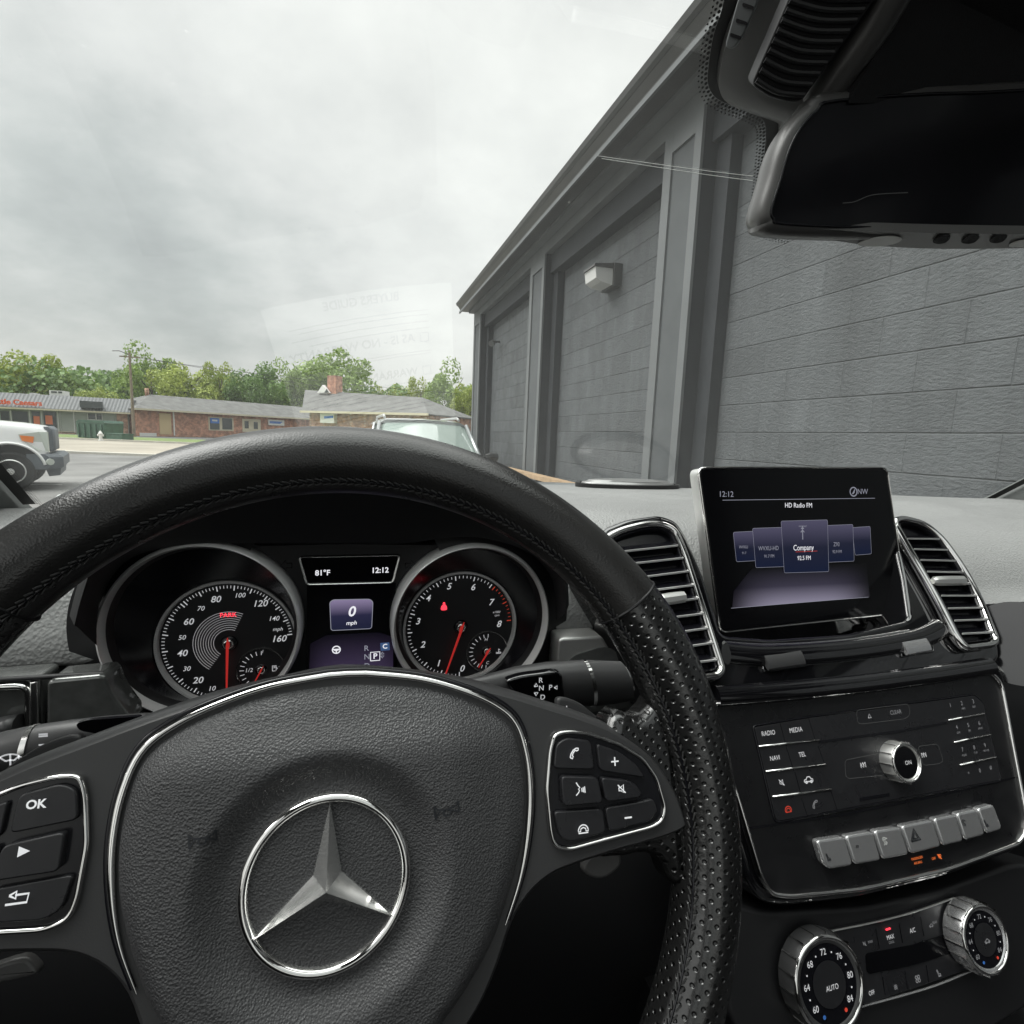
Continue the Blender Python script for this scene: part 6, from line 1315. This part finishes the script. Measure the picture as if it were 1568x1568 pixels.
# airbag pad
padR = [(500, 1039), (560, 1038), (640, 1045), (705, 1062), (755, 1083), (787, 1113), (802, 1160), (808, 1220), (804, 1280), (791, 1340), (775, 1392), (760, 1434), (735, 1482), (700, 1536), (670, 1580)]
pr_l = W(padR, .008)
padp = spline(pr_l[1:] + [(.022, -.088), (-.022, -.088)] + [(-a, b) for a, b in pr_l[1:]][::-1] + [((0.0), pr_l[0][1])], 6)
if area(padp) < 0: padp = padp[::-1]
EC = (-.0005, .0005)
EC = tuple(WF.px(501, 1351, .013))
NR = 56; v = []; f = []; k = len(padp)
rE = .0325
def hpad(x, y, t):
    d = math.hypot(x, y); edge = 1 - max(0, (t - .86)) / .14
    edge = math.sqrt(max(0, 1 - (1 - edge) ** 2)) if edge < 1 else 1
    base = .0185 - .9 * (d ** 2) * .55
    up = max(0, y - .040); base -= up * .30 * sst(.035, .06, y)         # top shoulder slopes away from the driver
    base -= .004 * sst(.045, .078, abs(x))
    dish = sst(.0345, .0485, d); hh = base - (1 - dish) * .0062
    return .0045 + (hh - .0045) * edge
v.append(WF.P(EC[0], EC[1], hpad(0, 0, 0)))
for j in range(1, NR + 1):
    t = j / NR
    for (a, b) in padp:
        x, y = a - EC[0], b - EC[1]; v.append(WF.P(EC[0] + x * t, EC[1] + y * t, hpad(x * t, y * t, t)))
for i in range(k): f.append((0, 1 + i, 1 + (i + 1) % k))
for j in range(NR - 1):
    for i in range(k): i2 = (i + 1) % k; f.append((1 + j * k + i, 1 + (j + 1) * k + i, 1 + (j + 1) * k + i2, 1 + j * k + i2))
mk('airbag_cover', v, f, 'grain', wh, smooth=80)
# chrome trim line around the pad, open at the bottom
rg = [q for q in spline(W([(775, 1418), (797, 1350), (809, 1285), (813, 1220), (807, 1158), (790, 1107), (757, 1078), (706, 1056), (640, 1039), (560, 1031.5)], .008), 5, False)]
lg = [(-a, b) for a, b in rg][::-1]; full = rg + [((rg[-1][0] + lg[0][0]) / 2, (rg[-1][1] + lg[0][1]) / 2 + .0002)] + lg
nn_ = len(full); ws = [.0014 * min(1, .15 + i / 14, .15 + (nn_ - 1 - i) / 14) for i in range(nn_)]
v, f = sweep([WF.P(a, b, .0072) for a, b in full], ws, [w * .8 for w in ws], WF.n, seg=10); mk('chrome_ring', v, f, 'chrome_b', wh, smooth=60)
v, f = sweep([WF.P(a * 1.022, b + .0016, .0064) for a, b in full], .0011, .001, WF.n, seg=8); mk('trim_gap', v, f, 'gauge', wh, smooth=60)
# emblem: ring and three-pointed star
EF = WF.off(.0128)
er_ = .0305
em_r = plate('emblem', EF, circ(*EC, er_ + .0005, 64), -.004, -.0005, 'grain', wh, smooth=40)
n = 96
v, f = loft([[EF.P(EC[0] + r * math.cos(6.2832 * i / n), EC[1] + r * math.sin(6.2832 * i / n), h) for i in range(n)] for r, h in [(er_ + .0012, -.002), (er_ + .001, .0004), (er_ + .0002, .0016), (er_ - .0010, .0020), (er_ - .0022, .0014), (er_ - .0028, .0), (er_ - .0029, -.001)]], True); mk('ring', v, f, 'chrome_b', em_r, smooth=60)
def star(rot):
    v = [EF.P(EC[0], EC[1], .0092)]; f = []
    R1, R2 = er_ - .0021, .0060
    for kk in range(3):
        a = R(90 + 120 * kk + rot); a2 = a + R(60)
        v.append(EF.P(EC[0] + R1 * math.cos(a), EC[1] + R1 * math.sin(a), .0026)); v.append(EF.P(EC[0] + R2 * math.cos(a2), EC[1] + R2 * math.sin(a2), .0002))
        v.append(EF.P(EC[0] + R1 * math.cos(a) * 1.0, EC[1] + R1 * math.sin(a), -.0005)); v.append(EF.P(EC[0] + R2 * math.cos(a2), EC[1] + R2 * math.sin(a2), -.0005))
    for kk in range(3):
        t, i, tb, ib = 1 + 4 * kk, 2 + 4 * kk, 3 + 4 * kk, 4 + 4 * kk; t2, tb2 = 1 + 4 * ((kk + 1) % 3), 3 + 4 * ((kk + 1) % 3)
        f += [(0, t, i), (0, i, t2), (t, tb, ib, i), (i, ib, tb2, t2)]
    return v, f
v, f = star(0); mk('star', v, f, 'starm', em_r, smooth=0)
# embossed horn symbols
HORN = [[(-1, .55), (-.75, .25), (-.2, .12), (.2, .12), (.75, .2), (1, .5)], [(1, .5), (1, -.35)], [(-1, .55), (-.95, -.5)], [(1, -.35), (.6, -.1), (.2, -.05)], [(-.95, -.5), (-.8, -.2), (-.5, .15)], arc(0, -.12, .3, 0, 360, 14, .24)]
HF = WF.off(.0)
for (x, y) in ((310, 1285), (684, 1241)):
    sgn = 1
    a, b = WF.px(x, y, .016); t = 0
    hx, hy = a - EC[0], b - EC[1]; h_ = hpad(hx, hy, .5) + .0003
    a, b = WF.px(x, y, hpad(hx, hy, .5)); s_ = WF.pxlen(x, y, 19); c8, s8 = math.cos(R(6)), math.sin(R(6))
    hl_ = [[(a + (p[0] * c8 - p[1] * s8) * s_, b + (p[0] * s8 + p[1] * c8) * s_) for p in spline(l, 6, False)] for l in HORN]
    g = lines_geo(WF, hl_, .065 * s_, 0.0)
    for i, q in enumerate(g.v):
        d_ = q - WF.O; g.v[i] = q + WF.n * (hpad(d_.dot(WF.u) - EC[0], d_.dot(WF.v) - EC[1], .5) + .0005)
    g.mk('horn_symbol', 'embossed', wh, smooth=0, fix=False)
# ---- button pods
def pod(s):
    """s=1 right, -1 left (mirrored)"""
    fl = (lambda pts: [(a, b) for a, b in pts]) if s > 0 else mir
    H = .0066
    ol = rounded(fl(W([(843, 1150), (850, 1124), (872, 1120), (905, 1124), (950, 1140), (985, 1162), (1006, 1192), (1019, 1238), (1014, 1258), (998, 1267), (930, 1285), (872, 1301), (850, 1296), (844, 1275), (838, 1210)], .008)), .003)
    if area(ol) < 0: ol = ol[::-1]
    pd = plate('button_pod', WF, ol, H - .001, H + .0006, 'gauge', wh, smooth=0)
    strip('chrome_frame', WF, ol, H + .0008, .0010, .0013, 'chrome_b', pd)
    btn = {'a': [(852, 1140), (868, 1129), (907, 1134), (913, 1180), (848, 1179)],
           'b': [(914, 1138), (950, 1151), (977, 1171), (992, 1194), (965, 1189), (919, 1182)],
           'c': [(858, 1187), (916, 1189), (924, 1230), (861, 1236)],
           'd': [(919, 1189), (963, 1194), (974, 1200), (983, 1215), (979, 1222), (927, 1229)],
           'e': [(848, 1243), (925, 1238), (931, 1277), (874, 1292), (857, 1284)],
           'f': [(927, 1237), (985, 1227), (1003, 1222), (1010, 1245), (996, 1260), (934, 1276)]}
    for key, q in btn.items():
        l_ = rounded(fl(W(q, .010)), .0026)
        if area(l_) < 0: l_ = l_[::-1]
        plate('button', WF, inset(l_, .0003), H + .0004, H + (.0040 if key in 'cd' else .0026), 'button', pd, bev=.0006, seg=3)
    return pd
pdR = pod(1); pdL = pod(-1)
BH = .0108
VOICE = [[(-.7, 1), (-.4, .5), (-.1, .2), (-.35, 0), (-.2, -.2), (-.35, -.5), (-.8, -.9)], [(.2, .1), (.25, -.45)], [(.45, .2), (.5, -.55)], [(.7, .3), (.75, -.65)]]
for ic, x, y, s, w in [(PHONE, 879, 1153, 9, .11), (VOICE, 889, 1208, 10, .09), (MUTE, 952, 1208, 8, .11), (HANG, 893, 1267, 9.5, .10)]: icon('button_symbol', WF, (x, y), s, ic, 'white_ink', pdR, w, BH)
icon('button_symbol', WF, (941.5, 1166), 6.5, [[(-1, 0), (1, 0)], [(0, 1), (0, -1)]], 'white_ink', pdR, .17, BH); icon('button_symbol', WF, (962, 1252), 6.5, [[(-1, 0), (1, 0)]], 'white_ink', pdR, .2, BH)
text('button_symbol', 'OK', WF, (55, 1232), 12.5, 'white_ink', pdL, BH, bold=.03)
g = flatpoly(WF, [[WF.px(*p, BH) for p in [(26, 1313), (29, 1296), (46, 1303)]]], BH); g.mk('button_symbol', 'white_ink', pdL, smooth=0, fix=False)
icon('button_symbol', WF, (27, 1375), 13, [[(-1.2, -.6), (1, -.6), (1.1, .35), (-.3, .35)], [(-.9, .35), (-.2, .75), (-.2, -.05), (-.9, .35)]], 'white_ink', pdL, .13, BH)
# shift paddles behind the spokes
PFr = WF.off(-.020)
def paddle(pts, m='plastic_dk', nm='shift_paddle', fr=PFr, th=.004, bv=.0015):
    l_ = spline(fr.pxs(pts), 4); return plate(nm, fr, l_, 0, th, m, wh, bev=bv)
pr1 = paddle([(849, 1072), (862, 1067), (885, 1076), (905, 1092), (922, 1106), (900, 1120), (860, 1110)], 'plastic')
icon('paddle_symbol', PFr, (868, 1086), 6, [[(-1, 0), (1, 0)], [(0, .9), (0, -.9)]], 'grey_ink', pr1, .12, .0045)
pl1 = paddle([(15, 1180), (50, 1150), (90, 1130), (120, 1122), (133, 1130), (133, 1160), (70, 1190)])
pp_ = paddle([(888, 1328), (905, 1340), (925, 1338), (945, 1320), (940, 1300), (900, 1305)], 'housing')
pp2 = paddle([(-20, 1480), (40, 1458), (62, 1468), (66, 1482), (40, 1490), (-20, 1500)], 'housing')
# column shroud
v, f = loft([[WF.P(r * 1.25 * math.cos(6.2832 * i / 32), -.02 + r * math.sin(6.2832 * i / 32), h) for i in range(32)] for r, h in [(.040, -.010), (.05, -.03), (.058, -.10), (.06, -.22)]], True, (True, False)); mk('column_shroud', v, f, 'plastic_dk', wh)

# ------------------------------------------------------------------ stalks
SY = .295
sf = Fr((0, SY, -.2))
def stalk(top, bot, m, parent, nm, depth=.8, n=24, caps=(True, True)):
    """lofted lens sections between an upper and a lower outline (pixels, same count)"""
    rings = []
    for (xt, yt), (xb, yb) in zip(top, bot):
        a, b = Vector(sf.px(xt, yt)), Vector(sf.px(xb, yb)); c = (a + b) / 2; d = (a - b) / 2; r = d.length; dn = d.normalized()
        rings.append([sf.P(c.x + dn.x * r * math.sin(t), c.y + dn.y * r * math.sin(t), r * depth * math.cos(t)) for t in [6.2832 * i / n for i in range(n)]])
    v, f = loft(rings, True, caps); return mk(nm, v, f, m, parent, smooth=50)
gs = thing('gear_selector', 'grey gear selector stalk with glossy black lettered plate right of the wheel hub', 'gear lever', sf.P(*sf.px(700, 1070)))
stalk([(690, 1046), (745, 1034), (790, 1022), (840, 1015), (897, 1012)], [(700, 1075), (760, 1074), (810, 1078), (860, 1080), (904, 1079)], 'plastic', gs, 'stalk_arm', .75)
stalk([(894, 1011.5), (899, 1011.5)], [(901, 1080), (906, 1080)], 'chrome', gs, 'stalk_band', .78)
stalk([(899, 1012), (925, 1013), (952, 1014)], [(906, 1079), (935, 1076), (964, 1071)], 'plastic', gs, 'stalk_end', .75)
stalk([(953, 1018), (958, 1020), (962, 1026)], [(966, 1062), (970, 1060), (968, 1052)], 'chrome', gs, 'end_cap', .5)
tf = sf.off(.0112); tp_ = [(775, 1045), (790, 1036), (820, 1031), (856, 1029), (862, 1050), (862, 1078), (830, 1080), (795, 1066)]
pt_ = plate('legend_plate', tf, spline(tf.pxs(tp_), 4), -.004, .0012, 'piano', gs, bev=.0012)
tf2 = tf.off(.0014)
for s, x, y in (('R', 828, 1042), ('N', 829, 1054), ('D', 831, 1068), ('P', 843, 1053)): text('legend', s, tf2, (x, y), 7.5, 'white_ink', pt_, .0003, bold=.01)
icon('legend', tf2, (821, 1049), 2.6, [[(-1, -.8), (1, -.8), (0, .9), (-1, -.8)]], 'white_ink', pt_, .3, .0003); icon('legend', tf2, (821, 1063), 2.6, [[(-1, .8), (1, .8), (0, -.9), (-1, .8)]], 'white_ink', pt_, .3, .0003); icon('legend', tf2, (851, 1053), 2.6, [[(-.8, 0), (.8, 1), (.8, -1), (-.8, 0)]], 'white_ink', pt_, .3, .0003)
ts = thing('turn_signal_stalk', 'grey turn signal and wiper stalk left of the wheel hub with white wiper symbol', 'stalk', sf.P(*sf.px(240, 1110)))
stalk([(260, 1092), (220, 1093), (160, 1098), (100, 1105), (54, 1112)], [(262, 1130), (225, 1142), (165, 1158), (110, 1172), (52, 1185)], 'plastic', ts, 'stalk_arm', .75)
stalk([(53, 1111), (44, 1113)], [(54, 1187), (42, 1189)], 'chrome', ts, 'stalk_band', .78)
stalk([(44, 1113.5), (0, 1123), (-40, 1135)], [(43, 1188), (-4, 1204), (-45, 1205)], 'plastic', ts, 'stalk_end', .75)
tf3 = sf.off(.018)
icon('legend', tf3, (15, 1163), 10, [arc(0, -1.2, 2.0, 125, 55, 8), arc(0, -1.2, 1.1, 118, 62, 8), [(-1.15, .45), (-.5, -.2)], [(1.15, .45), (.5, -.2)], [(0, -.9), (.1, .75)]], 'white_ink', ts, .12, .0012)
icon('legend', tf3, (33, 1161), 4, [[(-.8, .8), (-.8, -.8), (.8, 0), (-.8, .8)]], 'white_ink', ts, .3, .0012)
lines_geo(tf3, [tf3.pxs([(61, 1123), (75, 1122)]), tf3.pxs([(61, 1126), (75, 1125)]), tf3.pxs([(61, 1139), (74, 1138)])], .0004, .001).mk('legend', 'white_ink', ts, smooth=0, fix=False)
plate('switch_recess', tf3, rounded(tf3.pxs([(112, 1112), (130, 1106), (215, 1100), (210, 1118), (160, 1130), (118, 1122)]), .002), -.004, -.002, 'gauge', ts)

# ------------------------------------------------------------------ sensor cover on the windscreen and rear-view mirror
hs2 = thing('sensor_housing', 'dark grey ribbed sensor housing at the top of the windscreen above the mirror', 'sensor housing', (.33, .32, .25))
o1 = [(1215, -140), (1160, -50), (1128, 0), (1108, 50), (1097, 100), (1099, 128), (1115, 146), (1150, 160), (1178, 170), (1190, 180), (1188, 215), (1180, 280), (1170, 330), (1250, 330), (1330, 300)]
st1 = spline([ws_at(*p) for p in o1], 4, False)
ring0 = [wsi(s, t, .003) for s, t in st1]; ring1 = [wsi(s, t, .010) for s, t in st1]
def shr(ring, cpt, k_, d):
    o = []
    for p in ring: q = p.lerp(cpt, k_); o.append(q + Vector((0, -.66, -.75)).normalized() * d)
    return o
cpt = at_axis(1330, 60, 1, .36)
rings = [ring0, ring1, shr(ring1, cpt, .04, .004), shr(ring1, cpt, .10, .008), shr(ring1, cpt, .20, .012), shr(ring1, cpt, .45, .018), shr(ring1, cpt, .75, .024)]
v, f = loft(rings, False); mk('cover', v, f, 'housing', hs2, smooth=60)
# underside beyond the cover: dark overhead console carried up to the header
oc = Fr((.37, .27, .27), 0)
def planeN(P0, nrm):
    q = Fr.__new__(Fr); q.O = Vector(P0); q.n = Vector(nrm).normalized(); q.u = Vector((0, 0, 1)).cross(q.n).normalized(); q.v = q.n.cross(q.u); return q
HU = planeN(at_axis(1230, 80, 1, .285), (-.35, -.72, -.60))
# ribbed grille
rb = [(1150, 130), (1215, -20), (1245, -60), (1380, -70), (1340, 0), (1228, 155), (1210, 157), (1180, 150)]
plate('grille_panel', HU, rounded(HU.pxs(rb), .004), -.02, 0, 'plastic_dk', hs2, bev=.001)
gp_ = hs2.children[-1]
for i in range(11):
    t = i / 10; x0, y0 = 1158 + (1222 - 1158) * t, 122 + (-30 - 122) * t; x1, y1 = 1232 + (1345 - 1232) * t, 145 + (-18 - 145) * t
    pts = HU.pxs([(x0, y0), ((x0 + x1) / 2 - 4, (y0 + y1) / 2 + 7), (x1, y1)]); v, f = sweep([HU.P(*p, .0005) for p in spline(pts, 5, False)], .0016, .0014, HU.n); mk('rib', v, f, 'plastic_dk', gp_)
# pale slotted side vent
HV = planeN(at_axis(1135, 30, 1, .315), (-.60, -.60, -.50))
sv_ = plate('side_slot_panel', HV, rounded(HV.pxs([(1110, 72), (1130, 0), (1142, -30), (1165, -30), (1160, 5), (1136, 58), (1122, 76)]), .004), -.004, 0.001, 'trim_lt', hs2, bev=.0008)
for (x, y) in ((1128, 51), (1137, 29), (1147, 5), (1155, -16)): plate('slot', HV, rounded(HV.pxs([(x - 9, y - 1), (x + 8, y + 5), (x + 7, y + 10), (x - 10, y + 5)]), .0008), .0011, .0016, 'gauge', sv_)
# overhead console, black, running back to the header
ocv = [at_axis(1300, 158, 1, .285), at_axis(1400, -30, 1, .26), at_axis(1700, -200, 1, .20), at_axis(1800, 165, 1, .27), at_axis(1500, 160, 1, .28)]
top_ = [p + Vector((0, .02, .05)) for p in ocv]
v, f = loft([ocv, top_], True, (True, True)); mk('overhead_console', v, f, 'cloth_blk', hs2, smooth=0)
# bright ridge between the housing and the console
RG = [at_axis(1250, 165, 1, .305), at_axis(1300, 95, 1, .285), at_axis(1345, 30, 1, .27), at_axis(1385, -40, 1, .255)]
v, f = sweep([Vector(p) for p in spline([tuple(q) for q in RG], 5, False)], [.010] * 16, [.010] * 16, seg=16); mk('ridge', v, f, 'housing', hs2, smooth=60)
# mirror
M['embossed2'] = pmat('grey_scratch', (0.12, 0.12, 0.12), 0.4)
MF = planeN(at_axis(1175, 330, 1, .30), (-.12, -.98, -.14))
mo = [(1284, 152), (1250, 168), (1225, 195), (1207, 230), (1194, 275), (1180, 320), (1183, 336), (1196, 344), (1300, 349), (1568, 356), (1800, 360), (1790, 150), (1500, 140)]
mi = thing('rear_view_mirror', 'black rear view mirror with pale left edge hanging below the sensor housing', 'mirror', MF.P(0, 0, 0))
ml = spline(MF.pxs(mo), 4)
if area(ml) < 0: ml = ml[::-1]
shell = inset(ml, -.006)
rings = [[MF.P(a, b, h) for a, b in inset(ml, d)] for d, h in [(.012, -.030), (.003, -.028), (-.003, -.022), (-.0055, -.012), (-.0055, -.004), (-.003, -.0005), (0, 0)]]
v, f = loft(rings, True, (True, False)); ms_ = mk('mirror_shell', v, f, 'housing', mi, smooth=60)
mk('mirror_glass', [MF.P(a, b, -.0004) for a, b in inset(ml, .0)], [tuple(range(len(ml)))], 'mirrorglass', mi, smooth=0)
strip('glass_edge', MF, inset(ml, .0006), .0, .0009, .0008, 'gauge', mi)
UF = planeN(MF.P(*MF.px(1400, 358)) + Vector((0, .012, -.0045)), (0, -.25, -.97))
def und(name, pts, m, par, h=.0005, h1=.0012): l_ = spline(UF.pxs(pts), 4); return plate(name, UF, l_, h, h1, m, par)
und('chin', [(1215, 352), (1300, 372), (1400, 380), (1500, 381), (1600, 379), (1700, 375), (1700, 362), (1450, 357), (1300, 353)], 'housing', mi, -.006, .0)
und('map_light', [(1313, 373), (1330, 364), (1360, 360), (1380, 363), (1372, 370), (1345, 375)], 'lens', mi)
for x, y in ((1441, 364), (1485, 364), (1528, 363)): und('button', [(x - 13, y + 4), (x - 2, y - 5), (x + 14, y - 5), (x + 8, y + 4), (x - 4, y + 7)], 'cloth_blk', mi)
und('map_light', [(1545, 375), (1560, 367), (1590, 365), (1600, 370), (1580, 376)], 'lens', mi)
k_ = [MF.px(*p) for p in [(1290, 311), (1308, 309), (1330, 300), (1350, 297), (1390, 295)]]; lines_geo(MF, [spline(k_, 5, False)], .00022, .0002).mk('glass_scratch', 'embossed2', mi, smooth=0, fix=False)
v, f = sweep([MF.P(*MF.px(1500, 250), -.028), at_axis(1450, 120, 1, .34)], .016, seg=12); mk('mount_stem', v, f, 'plastic_dk', mi)
